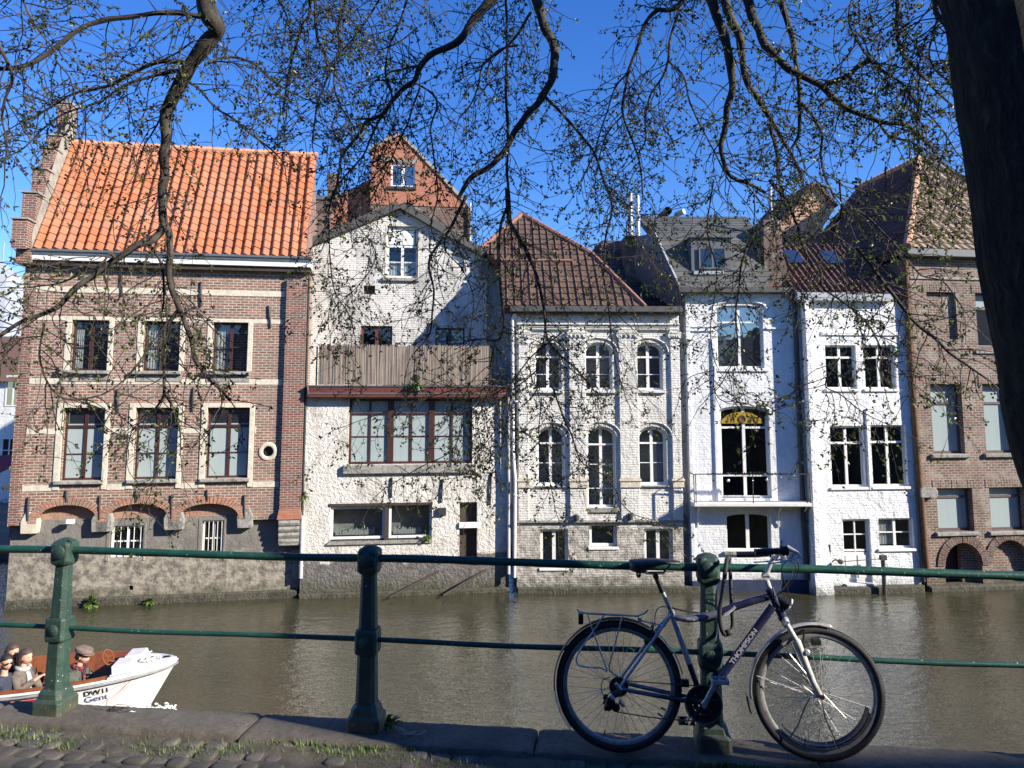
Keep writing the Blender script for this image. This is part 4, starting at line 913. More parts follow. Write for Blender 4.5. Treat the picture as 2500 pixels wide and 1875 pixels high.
for f in (.15, .55):
    a = e0 + Vector((p5[0][0] + f * 3.2, 0, 0)) + slope(ang) * 1.7 + nrm(ang) * .06
    m = MB(); m.slab([a, a + Vector((.55, 0, 0)), a + Vector((.55, 0, 0)) + slope(ang) * .8, a + slope(ang) * .8], nrm(ang), .1); m.build('skylight', MAT['glass_sky'], h)
# sluice gear in front of the door
c = H5.q('B1', 1045, 1097, -.3); c2 = H5.q('B1', 1315, 1072, -.3)
m = MB(); m.lathe([(.02, -.05), (.07, -.04), (.07, .04), (.02, .05)], Matrix.Translation((c[0], -.3, c[1])) @ Matrix.Rotation(pi / 2, 4, 'X'), 14); m.tube([(c[0], -.3, c[1]), (c2[0], -.3, c2[1] - .02)], .012, 6)
m.box(c2[0] - .08, c2[0] + .1, -.36, -.24, c2[1] - .06, c2[1] + .07); m.tube([(c2[0], -.3, c2[1]), (c2[0], -.3, -.4)], .06, 8); m.tube([(c[0] - .2, -.1, c[1]), (c[0] - .2, -.1, c[1] + .45)], .03, 6); m.tube([(c[0], -.3, c[1]), (c[0], .02, c[1])], .02, 6)
o = m.build('water_gauge', MAT['iron'], None, smooth=True); o.matrix_world = H5.M; tag(o, 'dark water gauge with a horizontal rod standing in front of the small white door', 'gauge')
b1('water_ledge', bpy.data.materials['ledge_mossy'], h, (xl + .05, -.5, xr, .2), -.18, .3, .04)

# pink gable and dark roof behind house 5
h = H5.root('pink_gable_house', 'house with a salmon brick gable half hidden behind the branches, white flue beside it'); D = 7
pg = [H5.q('A8', *p, D) for p in ((600, 330), (900, 330), (1010, 150), (950, 60), (880, 0), (780, 100), (660, 270))]
m = MB(); m.prism([(p[0], p[1]) for p in pg], D, D + 4); m.build('gable_wall', brick('salmon_brick', (.55, .3, .2), (.68, .4, .29), (.5, .35, .27), ms=.006, stainamt=.2), h)
m = MB(); A = pg[6]; B = pg[4]; C2 = pg[2]
for p, q_ in ((A, B), (B, C2)):
    d = Vector((q_[0] - p[0], 0, q_[1] - p[1])).normalized(); nn = Vector((-d.z, 0, d.x)); nn = nn if nn.z > 0 else -nn
    m.add([(x, y, z) for y in (D - .15, D + 4.2) for x, z in ((p[0], p[1]), (q_[0], q_[1]), (q_[0] + nn.x * .12, q_[1] + nn.z * .12), (p[0] + nn.x * .12, p[1] + nn.z * .12))], [(0, 1, 2, 3), (4, 7, 6, 5), (0, 4, 5, 1), (2, 6, 7, 3), (0, 3, 7, 4), (1, 5, 6, 2)])
m.build('roof', MAT['tile_maroon'], h)
bx_ = MB(); bx_.box(pg[0][0] - .5, pg[1][0] + 1.5, D + .1, D + 4, 5, pg[0][1] + .3); bx_.build('lower_wall', MAT['brick_old'], h)

# ================================================================== house 6: mauve brick house on the right
H6 = House(('B1', 1600, 1284), ('B1', 2212, 1264))
h = H6.root('mauve_brick_house', 'tall worn mauve brick house with frosted windows, waterline arches and a hipped grey-brown roof')
ze = H6.q('A8', 1700, 470)[1]; WX = 7.4
o6 = [H6.r('A8', 1600, 685, 1785, 985), H6.r('A8', 1912, 690, 2098, 1040), (*H6.q('B1', 1640, 412), *H6.q('A8', 1812, 1268)), (*H6.q('B1', 1975, 408), *H6.q('A8', 2142, 1268)), H6.r('B1', 1662, 628, 1890, 905), H6.r('B1', 1998, 622, 2225, 900)]
dx = o6[3][0] - o6[2][0]
o6 += [(o6[3][0] + dx, o6[3][1], o6[3][2] + dx, o6[3][3]), (o6[5][0] + dx, o6[5][1], o6[5][2] + dx, o6[5][3])]
ar = []
za0 = -.3; 
for a, b_, t in ((1708, 1946, 975), (2010, 2245, 965)):
    x0 = H6.q('B1', a, 1100)[0]; x1 = H6.q('B1', b_, 1100)[0]; zt_ = H6.q('B1', 1825, t)[1]; ar.append((x0, za0, x1, zt_))
wall([(0, -.6), (WX, -.6), (WX, ze), (0, ze)], [rect_poly(r) for r in o6] + [arch_poly(r, (r[2] - r[0]) * .55, 16) for r in ar], 0, 8, MAT['brick6'], h, rev=.3)
for i, r in enumerate(o6):
    if i == 0:
        m = MB(); m.box(r[0], r[2], .12, .3, r[1], r[3]); m.build('blind_niche', MAT['brick6'], h); continue
    fm = MAT['wood_old'] if i != 1 else MAT['pipe_black']
    w = window(h, r, .2, plain('window_dark_brown', (.1, .075, .07), .5, .2, 9) if i == 1 else bpy.data.materials['window_dark_brown'], MAT['frost'], 1, ((.78 if i in (4, 5, 7) else .72, .07),), .07, .05, .07, th=.05)
    if i != 1: b1('sill', MAT['sill_stone'], w, (r[0] - .12, r[1] - .12, r[2] + .1, r[1] - .004), -.1, .2, .02)
m = MB(); m.box(o6[1][0] + .1, o6[1][2] - .3, .22, .235, o6[1][1] + .1, o6[1][3] - .5); m.build('dark_pane', MAT['glass_sky'], h)
for r in ar:
    m = MB(); cx = (r[0] + r[2]) / 2; a = (r[2] - r[0]) / 2; rise = (r[2] - r[0]) * .55; z0 = r[3] - rise; n = 30
    for j in range(n):
        t0 = pi * (j + .06) / n; t1 = pi * (j + .94) / n
        m.prism([(cx + (a + e1) * cos(t), z0 + (rise + e1) * sin(t)) for t, e1 in ((t0, 0), (t1, 0), (t1, .24), (t0, .24))], -.03 - random.uniform(0, .015), .05)
    m.build('arch', MAT['brick_old'], h)
m = MB(); m.box(ar[0][0], ar[0][0] + (ar[0][2] - ar[0][0]) * .62, .9, 1.0, -.4, ar[0][3]); m.box(ar[0][0] + (ar[0][2] - ar[0][0]) * .6, ar[0][2], .25, .4, -.4, ar[0][3]); m.box(ar[1][0], ar[1][2], .22, .35, -.4, ar[1][3]); m.build('arch_infill', MAT['brick6'], h)
m = MB(); m.box(ar[0][0], ar[0][2] - .35, .5, .6, -.4, ar[0][3]); m.build('dark_arch_panel', MAT['inside'], h)  # dark panel in the arch, the unlit void put into its colour
for r in (o6[4], o6[5], o6[2], o6[3], o6[1], o6[0]):
    m = MB(); k = 16
    for j in range(k): x = r[0] - .12 + (r[2] - r[0] + .24) * j / k; m.box(x + .005, x + (r[2] - r[0] + .24) / k - .005, -.012 - random.uniform(0, .01), .02, r[3] + .0, r[3] + .24)
    m.build('flat_arch', MAT['brick6'], h)
z_ = H6.q('A8', 1700, 600)[1]; b1('string_course', MAT['sill_stone'], h, (0, z_ - .03, WX, z_ + .04), -.04, .02)
z_ = H6.q('A8', 1900, 1065)[1]; b1('string_course', MAT['sill_stone'], h, (2.0, z_ - .05, WX, z_ + .04), -.06, .02)
g0 = H6.q('A8', 1466, 440, -.25)[0]; zg = H6.q('A8', 1700, 412, -.25)[1]; b1('gutter', MAT['zinc'], h, (g0, ze - .0, WX + .2, zg), -.3, .1, .012)
c = H6.q('B1', 1605, 655, -.1); m = MB(); m.prism([(c[0] - .3, c[1] - .15), (c[0] + .22, c[1] - .15), (c[0] + .27, c[1]), (c[0] + .2, c[1] + .14), (c[0] - .3, c[1] + .14)], -.18, .05); m.build('corbel_stone', MAT['sill_stone'], h, bevel=.03)
pa_ = H6.q('A8', 1480, 900, -.09); pb_ = H6.q('B1', 1590, 1130, -.09); pipe(h, [(pa_[0], -.09, ze - .1), (pa_[0], -.09, 6), (pb_[0], -.09, 1.2), (pb_[0] + .04, -.09, .4)], .085, MAT['pipe_rust'], (.3, .6))
ang = 45; e0 = Vector((0, -.28, zg)); ap = sp(H6, 'F', 1985, 345, e0, ang); xL = sp(H6, 'A8', 1470, 405, e0, ang)[0]
HW = 2 * ap[0]; hp = [(xL, -.02), (HW - xL, -.02), (ap[0], ap[1])]
roof_tiles('roof', MAT['tile_grey'], h, e0, (1, 0, 0), slope(ang), hp, .27, .3, .022, .035, 'pan', 6)
apx = e0 + Vector((ap[0], 0, 0)) + slope(ang) * ap[1]; c1 = Vector((xL, e0.y, e0.z)); c2 = Vector((xL, 2 * apx.y - e0.y, e0.z)); bk = Vector((apx.x, apx.y + 4, apx.z)); c2 = Vector((xL, apx.y + 4, e0.z))
m = MB(); m.add([c1 - nrm(ang) * .14, Vector((HW - xL, e0.y, e0.z)) - nrm(ang) * .14, apx - nrm(ang) * .14, bk - Vector((0, 0, .15)), Vector((HW - xL, apx.y + 4, e0.z))], [(0, 1, 2), (1, 4, 3, 2)]); m.build('roof_body', MAT['tile_maroon'], h)
lu = Vector((0, 1, 0)); lv = Vector((apx.x - xL, 0, apx.z - e0.z)); ll = lv.length
roof_tiles('side_roof', MAT['tile_maroon'], h, c1, lu, lv, [(0, 0), (apx.y - e0.y, ll), (apx.y + 4 - e0.y, ll), (apx.y + 4 - e0.y, 0)], .27, .3, .04, .03, 'pan', 4)  # shade of this side slope put into a darker tile colour
m = MB(); m.add([c1 - Vector((0, 0, .15)), apx - Vector((0, 0, .15)), bk - Vector((0, 0, .15)), c2 - Vector((0, 0, .15))], [(0, 1, 2, 3)]); m.build('side_roof_body', MAT['tile_maroon'], h)
m = MB(); k = 17
for p, q_ in ((c1, apx), (Vector((HW - xL, e0.y, e0.z)), apx), (apx, bk)):
    for j in range(k): m.tube([p.lerp(q_, j / k) + Vector((0, 0, .05)), p.lerp(q_, (j + 1.12) / k) + Vector((0, 0, .03))], [.13, .11], 8)
m.build('ridge_tiles', MAT['ridge'], h, smooth=True)
b1('water_ledge', bpy.data.materials['ledge_mossy'], h, (0, -.5, WX, .16), -.14, .3, .05)

# ================================================================== beyond house 1: pale far house and spire
p0 = on_y('A2', 0, 700, 40); p1 = on_y('A2', 82, 640, 40)
e = empty('far_white_house', 'white house seen in the narrow gap left of the brick house', 'house', (p0.x, 40, WATER), 0)
zt_ = p1.z - WATER; m = MB(); m.box(-8, 1.6, 0, 6, 0, zt_); m.build('wall', MAT['white4'], e)
m = MB(); m.add([(-8, -.3, zt_), (1.8, -.3, zt_), (1.8, 3, zt_ + 2.6), (-8, 3, zt_ + 2.6), (-8, 6, zt_), (1.8, 6, zt_)], [(0, 1, 2, 3), (3, 2, 5, 4), (1, 5, 2), (0, 3, 4)]); m.build('roof', MAT['tile_brown'], e)
for x in (-.9, .3):
    for z in (2.0, 5.2): window(e, (x, z, x + .8, z + 1.6), -.03, MAT['trim_white'], MAT['glass_sky'], 2, (.6,), .07, th=.04)
q0 = on_y('A1', 45, 1150, 90); sx = q0.x
m = MB(); tz = on_y('A1', 48, 1080, 90).z - WATER; m.lathe([(3.0, 8), (3.0, 18), (2.6, 20), (0.05, tz)], Matrix.Translation((sx - .6, 90, WATER)), 8); m.tube([(sx - .6, 90, tz + WATER), (sx - .6, 90, tz + WATER + 2.4)], .1, 5)
o = m.build('church_spire', plain('spire_slate', (.3, .33, .38), .7, .1, .5), None); tag(o, 'grey pointed church spire far off above the white house', 'spire')
a_ = on_y('A2', 20, 1255, 26); m = MB(); m.add([(a_.x - 2, 25, a_.z), (a_.x + .45, 25, a_.z + .02), (a_.x + .45, 27, a_.z + .5), (a_.x - 2, 27, a_.z + .5), (a_.x - 2, 25, a_.z - .12), (a_.x + .45, 25, a_.z - .1)], [(0, 1, 2, 3), (0, 4, 5, 1)])
for x in (-1.9, .4): m.tube([(a_.x + x, 26, a_.z + .1), (a_.x + x, 26, WATER + .3)], .04, 6)
o = m.build('awning', plain('red_canvas', (.5, .03, .04), .8, .1, 5), None); tag(o, 'small red awning on posts at the left picture edge beside the brick house', 'awning')
# ================================================================== camera, sky, sun
cam = bpy.data.cameras.new('camera'); co = bpy.data.objects.new('camera', cam); COL.objects.link(co); scene.camera = co
cam.sensor_width = 36; cam.lens = 36 * F / 2500; cam.shift_y = (CY - 937.5) / 2500; cam.clip_start = .05; cam.clip_end = 3000
co.location = CAM; co.rotation_euler = (pi / 2 + math.atan(TP), 0, 0)
w = bpy.data.worlds.new('World'); scene.world = w; w.use_nodes = True; nt = w.node_tree
AZ = radians(25); EL = radians(27)
sdir = Vector((cos(AZ) * cos(EL), -sin(AZ) * cos(EL), sin(EL)))
sky = nt.nodes.new('ShaderNodeTexSky'); sky.sky_type = 'NISHITA'; sky.sun_disc = False; sky.sun_elevation = EL; sky.sun_rotation = atan2(sdir.x, sdir.y)
sky.air_density = SKY_AIR; sky.dust_density = 0.0; sky.ozone_density = SKY_OZ; sky.altitude = 300
hs = nt.nodes.new('ShaderNodeHueSaturation'); hs.inputs['Saturation'].default_value = 1.22; hs.inputs['Hue'].default_value = .515; hs.inputs['Value'].default_value = 1.0
bg = nt.nodes['Background']; bg.inputs[1].default_value = SKY_STR
nt.links.new(sky.outputs[0], hs.inputs['Color']); nt.links.new(hs.outputs[0], bg.inputs[0])
sun = bpy.data.lights.new('sun', 'SUN'); sun.energy = SUN; sun.angle = radians(.55); sun.color = (1, .93, .82)
so = bpy.data.objects.new('sun', sun); COL.objects.link(so); so.rotation_euler = sdir.to_track_quat('Z', 'Y').to_euler(); so.location = (30, -12, 20)
scene.view_settings.view_transform = 'Standard'; scene.view_settings.look = 'None'; scene.view_settings.exposure = EXPO; scene.view_settings.gamma = 1
cy = scene.cycles; cy.max_bounces = 8; cy.diffuse_bounces = 3; cy.glossy_bounces = 3; cy.transmission_bounces = 4; cy.transparent_max_bounces = 10
cy.caustics_reflective = False; cy.caustics_refractive = False; cy.use_denoising = True; cy.sample_clamp_indirect = 6

# ================================================================== water, far bank, quay
def water_mat():
    s = N('canal_water'); v = s.obj()
    big = s.noise(v, .35, 4, .6)
    c = s.mix(s.ramp(big, .3, .7), (.04, .038, .019), (.062, .057, .031))
    n1 = s.noise(s.sc(v, 1.0, 1.6, 1), 3.2, 3, .6, .4); n2 = s.noise(s.sc(v, 1.2, 1.7, 1), 9.0, 2, .6, .8); n3 = s.noise(s.sc(v, 1, 1.6, 1), .7, 2)
    amp = s.ramp(s.noise(v, .22, 3), .25, .75)
    hgt = s.math('ADD', s.math('MULTIPLY', n1, 1.0), s.math('MULTIPLY', n2, .32)); hgt = s.math('ADD', s.math('MULTIPLY', hgt, s.math('MULTIPLY_ADD', amp, .7, .5)), s.math('MULTIPLY', n3, 1.2))
    return s.bsdf(c, .03, s.bump(hgt, .034), IOR=1.8, Specular_IOR_Level=.75)
m = MB(); m.add([(-300, 4.0, WATER), (300, 4.0, WATER), (300, 300, WATER), (-300, 300, WATER)], [(0, 1, 2, 3)]); o = m.build('water', water_mat()); o['kind'] = 'structure'
earth = plain('earth', (.13, .11, .08), .95, .3, 1)
m = MB(); m.add([(-900, 27.5, WATER + .3), (900, 27.5, WATER + .3), (900, 1500, WATER + .3), (-900, 1500, WATER + .3), (-900, 27.5, WATER - 1), (900, 27.5, WATER - 1)], [(0, 1, 2, 3), (0, 1, 5, 4)]); o = m.build('far_bank', earth); o['kind'] = 'structure'
# railing line through the foot of the three posts
PB = [on_z('F', 103, 1545, 0), on_z('F', 787, 1580, 0), on_z('F', 1546, 1624, 0)]
PB = [Vector((p.x, p.y + .06, 0)) for p in PB]
rdir = (PB[2] - PB[0]).normalized(); rn = Vector((-rdir.y, rdir.x, 0))
def RP(s_, t_, z): return PB[1] + rdir * s_ + rn * t_ + Vector((0, 0, z))
RM = Matrix.Translation(PB[1]) @ Matrix.Rotation(atan2(rdir.y, rdir.x), 4, 'Z')
def kerb_mat():
    s = N('kerb_stone'); v = s.obj()
    c = s.mix(s.ramp(s.noise(v, 3, 7, .7), .35, .65), (.105, .09, .07), (.19, .165, .13))
    c = s.mix(s.math('MULTIPLY', s.ramp(s.noise(v, 26, 5, .7), .5, .7), .6), c, (.07, .062, .05))
    c = s.mix(s.math('MULTIPLY', s.ramp(s.noise(v, 1.1, 6, .7), .55, .7), .6), c, (.1, .09, .06))
    return s.bsdf(c, .92, s.bump(s.noise(v, 16, 10, .8), .03))
KM = kerb_mat()
from mathutils import noise
rng = random.Random(3); x = -9.0; m = MB()
while x < 9:
    L = 1.6 + rng.uniform(-.2, .3); y0 = -.205 + rng.uniform(-.01, .01); y1 = .13
    nk = int(L / .025); prof = [(y0, -.35), (y0, -.05), (y0 + .004, -.02), (y0 + .016, -.004), (y0 + .05, 0), (y0 + .12, .001), (y0 + .2, .0), (y0 + .27, .0), (y1 - .02, -.001), (y1, -.012), (y1, -.35)]; sd = rng.random() * 50; dz = rng.uniform(-.006, .004); vs = []
    for i in range(nk + 1):
        xx = x + (L - .01) * i / nk; e_ = -.012 if i in (0, nk) else 0
        for q, (yy_, zz_) in enumerate(prof):
            n1 = noise.noise(Vector((xx * 7, yy_ * 7, sd))); n2 = noise.noise(Vector((xx * 28, yy_ * 28, sd))); ed = 1.0 if q in (1, 2, 3, 8, 9) else .25
            vs.append((xx, yy_ + (.012 * n1 + .009 * n2 * ed if 0 < q < 4 else 0), zz_ + dz + e_ * (q > 1 and q < 10) + (.004 * n1 + .006 * n2 * ed if 1 < q < 10 else 0)))
    w_ = len(prof); m.add(vs, [(i * w_ + q, (i + 1) * w_ + q, (i + 1) * w_ + q + 1, i * w_ + q + 1) for i in range(nk) for q in range(w_ - 1)] + [tuple(range(w_)), tuple(nk * w_ + q for q in range(w_))]); x += L
o = m.build('kerb', KM, None, smooth=True); o.matrix_world = RM; o['kind'] = 'structure'
m = MB(); m.box(-60, 60, -.1, .09, -8, -.352); m.box(-60, -9.2, -.2, .12, -.35, -.01); m.box(9.2, 60, -.2, .12, -.35, -.01); o = m.build('quay_wall', brick('quay_brick', (.12, .07, .05), (.22, .13, .09), (.2, .18, .15), wet=1.0)); o.matrix_world = RM; o['kind'] = 'structure'
# cobbles: worn rounded setts in rows that run along the kerb
def sett_mat():
    s = N('cobble_setts'); v = s.obj(); uv = s.n('ShaderNodeUVMap').outputs[0]
    w_ = s.n('ShaderNodeTexWhiteNoise', noise_dimensions='2D', ins={'Vector': s.n('ShaderNodeVectorMath', operation='FLOOR', ins={0: uv}).outputs[0]}).outputs['Value']
    c = s.mix(w_, (.075, .066, .053), (.14, .122, .098)); c = s.mix(s.math('MULTIPLY', s.ramp(s.noise(v, 18, 5, .7), .45, .7), .6), c, (.07, .065, .05))
    return s.bsdf(c, .85, s.bump(s.noise(v, 60, 5, .7), .006))
m = MB(); m.uv = []; rng = random.Random(5); idx = 0; rows = 16
for j in range(rows):
    y = -.2 - j * .118; x = -4.6 + rng.uniform(0, .1)
    while x < 4.4:
        w_ = rng.uniform(.1, .165); idx += 1
        if j < 2 and rng.random() < .2: x += w_; continue
        hx, hy = w_ / 2 - .006, .053 - rng.uniform(0, .007); cx_, cy_ = x + w_ / 2, y - .06; tz = -.03 + rng.uniform(-.009, .006); tx, ty = rng.uniform(-.07, .07), rng.uniform(-.07, .07)
        vs = []
        for (f, zz) in ((1.0, -.09), (1.0, -.014), (.93, -.003), (.75, .001)):
            for a in range(8):
                an = pi / 4 * a + pi / 8; px = math.copysign(abs(cos(an)) ** .4, cos(an)) * (1 + rng.uniform(-.1, .04)); py_ = math.copysign(abs(sin(an)) ** .4, sin(an)) * (1 + rng.uniform(-.1, .04))
                vs.append((cx_ + hx * px * f, cy_ + hy * py_ * f, tz + zz + px * hx * tx + py_ * hy * ty))
        fs = [(q_ * 8 + a, q_ * 8 + (a + 1) % 8, q_ * 8 + 8 + (a + 1) % 8, q_ * 8 + 8 + a) for q_ in range(3) for a in range(8)] + [tuple(range(24, 32))]
        u = (idx % 97 + .5, idx // 97 + .5); m.add(vs, fs, [[u] * len(f) for f in fs]); x += w_
o = m.build('cobbled_pavement', sett_mat(), None, smooth='all'); o.matrix_world = RM; o['kind'] = 'structure'
dirt = N('joint_dirt'); v = dirt.obj(); c = dirt.mix(dirt.ramp(dirt.noise(v, 5, 6, .7), .4, .62), (.075, .062, .042), (.14, .12, .09)); dirt.bsdf(c, .95, dirt.bump(dirt.noise(v, 30, 8, .8), .02)); DIRT = dirt.m
m = MB(); k = 60
gx = [-70 + i * 3 for i in range(20)] + [-9.5 + i * .12 for i in range(160)] + [10 + i * 3 for i in range(20)]; gy = [-.18 - .1 * i for i in range(16)] + [-1.8, -2.4, -4, -8, -14, -30]
V = [(a, b_, -.038 + (.016 * noise.noise(Vector((a * 3, b_ * 3, 0))) + .01 * noise.noise(Vector((a * 11, b_ * 11, 2))) + .028 * math.exp(-((b_ + .28) / .1) ** 2) * (noise.noise(Vector((a * 1.7, 0, 5))) + .3) if abs(a) < 10 and b_ > -1.7 else 0)) for b_ in gy for a in gx]
nx = len(gx); m.add(V, [(j * nx + i, j * nx + i + 1, (j + 1) * nx + i + 1, (j + 1) * nx + i) for j in range(len(gy) - 1) for i in range(nx - 1)])
o = m.build('ground', DIRT, None, smooth='all'); o.matrix_world = RM; o['kind'] = 'structure'

# ================================================================== railing
def paint_green():
    s = N('green_railing_paint'); v = s.obj()
    c = s.mix(s.ramp(s.noise(v, 9, 5, .6), .3, .7), (.01, .055, .038), (.022, .09, .06))
    c = s.mix(s.math('MULTIPLY', s.ramp(s.noise(v, 32, 6, .7), .58, .7), .75), c, (.035, .035, .028))
    c = s.mix(s.math('MULTIPLY', s.ramp(s.noise(v, 70, 2, .5), .7, .74), .9), c, (.5, .5, .46))
    c = s.mix(s.math('MULTIPLY', s.ramp(s.noise(v, 4, 6, .7), .6, .72), .4), c, (.1, .07, .04))
    return s.bsdf(c, .38, s.bump(s.noise(v, 40, 5, .7), .0025), Specular_IOR_Level=.5)
GP = paint_green()
s_ = N('worn_post_paint'); v = s_.obj(); sep = s_.n('ShaderNodeSeparateXYZ', ins={0: v})
c = s_.mix(s_.ramp(s_.noise(v, 9, 6, .65), .3, .7), (.013, .042, .031), (.038, .08, .056)); c = s_.mix(s_.math('MULTIPLY', s_.ramp(s_.noise(s_.sc(v, 1, 1, .4), 30, 6, .75), .5, .68), .7), c, (.04, .038, .03))
c = s_.mix(s_.math('MULTIPLY', s_.ramp(s_.noise(v, 55, 2, .5), .7, .74), .8), c, (.55, .53, .48)); lowm = s_.ramp(sep.outputs[2], .16, .0); c = s_.mix(s_.math('MULTIPLY', s_.math('MULTIPLY', lowm, s_.ramp(s_.noise(v, 14, 5, .7), .35, .6)), .85), c, (.11, .09, .055))
PP = s_.bsdf(c, .5, s_.bump(s_.noise(v, 26, 7, .75), .006))
rail = empty('quay_railing', 'long green painted iron railing with heavy cast posts along the quay edge', 'railing', PB[1], atan2(rdir.y, rdir.x))
HT = 1.06; ZT = .985; ZL = .505
def post(sx):
    pb = MB()
    def ring(w_, z, ch): 
        c_ = w_ - ch; return [(c_, -w_, z), (w_, -c_, z), (w_, c_, z), (c_, w_, z), (-c_, w_, z), (-w_, c_, z), (-w_, -c_, z), (-c_, -w_, z)]
    def loft(rs):
        vs = [p for r in rs for p in ring(*r)]; fs = [(i * 8 + k, i * 8 + (k + 1) % 8, (i + 1) * 8 + (k + 1) % 8, (i + 1) * 8 + k) for i in range(len(rs) - 1) for k in range(8)] + [tuple(range(8))[::-1], tuple((len(rs) - 1) * 8 + k for k in range(8))]
        pb.add([(x + sx, y, z) for x, y, z in vs], fs)
    loft([(.1, -.04, .018), (.098, .072, .018), (.09, .084, .022), (.083, .09, .024), (.08, .12, .026), (.07, .138, .026), (.06, .15, .024)])
    loft([(.061, .14, .026), (.055, .43, .024)]); loft([(.064, .43, .016), (.068, .445, .016), (.067, .56, .016), (.063, .575, .018)]); loft([(.053, .57, .024), (.044, .9, .02)])
    loft([(.047, .895, .018), (.06, .91, .018), (.064, .925, .016), (.064, 1.03, .016), (.056, 1.045, .018), (.04, 1.056, .018), (.018, 1.066, .01)])
    o = pb.build('post', PP, rail, bevel=.004)
    b = MB()
    for z, r in ((ZT, .042), (ZL, .032)):
        b.lathe([(r * 1.1, 0), (r * 1.05, .008), (r * .8, .014), (.0001, .017)], Matrix.Translation((sx, -.064, z)) @ Matrix.Rotation(pi / 2, 4, 'X'), 16)
    b.build('bolt', PP, o, smooth=True)
    return o
ps = [(p - PB[1]).dot(rdir) for p in PB]; ps = [ps[0] - 2.05, ps[0], 0.0, ps[2], ps[2] + 2.03]
for sx in ps: post(sx)
for nm, z, r in (('top_rail', ZT, .0235), ('lower_rail', ZL, .0155)):
    m = MB(); a, b_ = ps[0] - 1.9, ps[-1] + 1.9; k = 90
    m.tube([(a + (b_ - a) * i / k, .004 * sin(i * .7), z + .004 * sin(i * .37 + z * 9)) for i in range(k + 1)], [r * (1 + .04 * sin(i * 1.9)) for i in range(k + 1)], 14); m.build(nm, GP, rail, smooth=True)
# row of houses behind the viewer, across the quay street: it shades the near cobbles and shows in the panes
e = empty('street_houses', 'row of brick houses facing the quay from across the street', 'house row', (0, -3.9, 0), 0)
m = MB()
for i, (a, b_, hh) in enumerate(((-42, -31, 6.2), (-31, -20, 6.8), (-20, -9, 6.1), (-9, 1, 6.6), (1, 8, 6.2), (8, 16, 5.9), (16, 22, 6.4))): m.box(a, b_, -10 + .003 * i, -.002 * i, -.06, hh)
m.build('wall', MAT['brick_dark'], e)
m = MB(); m.box(22.2, 26.9, -12, -4.1, -.06, 14.9); m.box(26.9, 60, -12.2, -4.1, -.06, 15.15); m.build('shade_wall', MAT['brick_dark'], e)  # unseen tall blocks, placed and sized to shade the cobbles and kerb
m = MB(); m.box(26.8, 27.6, -4.27, -4.12, 14.5, 19.6); m.build('chimney', MAT['brick_dark'], e)  # unseen slab, added only to throw shade on the tree trunk
for i in range(22):
    for z in (1.0, 3.8):
        x = -40 + i * 4.4; q_ = MB(); q_.box(x, x + 1.2, .02, .06, z, z + 1.9); q_.build('window', MAT['glass_sky'], e)
# ================================================================== bicycle
G1 = on_z('B3', 690, 1503, 0); G2 = on_z('B4', 768, 1614, 0)
bd = (G2 - G1).normalized(); BRZ = atan2(bd.y, bd.x); LEAN = radians(2.2)
BM = Matrix.Translation(G1) @ Matrix.Rotation(BRZ, 4, 'Z') @ Matrix.Rotation(-LEAN, 4, 'X')
BMi = BM.inverted()
def bq(k, x, y, d=0.0):
    c = BMi @ CAM; r = BMi.to_3x3() @ ray(k, x, y); t = (d - c.y) / r.y; p = c + r * t; return Vector((p.x, d, p.z))
bike = empty('bicycle', 'dark blue and silver city bicycle leaning against the green railing', 'bicycle')
bike.matrix_world = BM
def steel(name, c, r=.35, metal=.8, var=.2, dirt=(.08, .06, .04), amt=.5): return plain(name, c, r, var, 40, .0005, metal, dirt, amt)
CHROME = steel('dull_aluminium', (.6, .58, .54), .35, .5); SILVER = steel('silver_paint', (.56, .55, .53), .35, .25); RIMM = steel('rim_aluminium', (.42, .41, .38), .4, .5); GUARD = steel('mudguard_silver', (.5, .48, .43), .38, .3)
NAVY = plain('navy_paint', (.018, .018, .05), .25, .2, 30, 0, 0, (.06, .05, .05), .5, Coat_Weight=.5); BLACKP = plain('black_plastic', (.014, .014, .015), .45, .2, 30, .001); RUB = plain('rubber', (.018, .018, .019), .75, .3, 50, .001, 0, (.06, .055, .045), .6)
CHAINM = steel('rusty_chain', (.1, .06, .035), .6, .5); GREYB = plain('blue_grey_paint', (.13, .14, .18), .3, .15, 30, 0, 0, (.07, .06, .05), .4); WHT = plain('white_reflex', (.75, .75, .72), .5, .1, 60, 0, 0, (.3, .28, .24), .5)
LEATH = plain('worn_saddle_cover', (.022, .02, .019), .42, .3, 60, .002, 0, (.09, .08, .07), .5)
R = .352
rc = Vector((0, 0, R)); fc = Vector(((G2 - G1).length, 0, R)); FR = R * 1.0
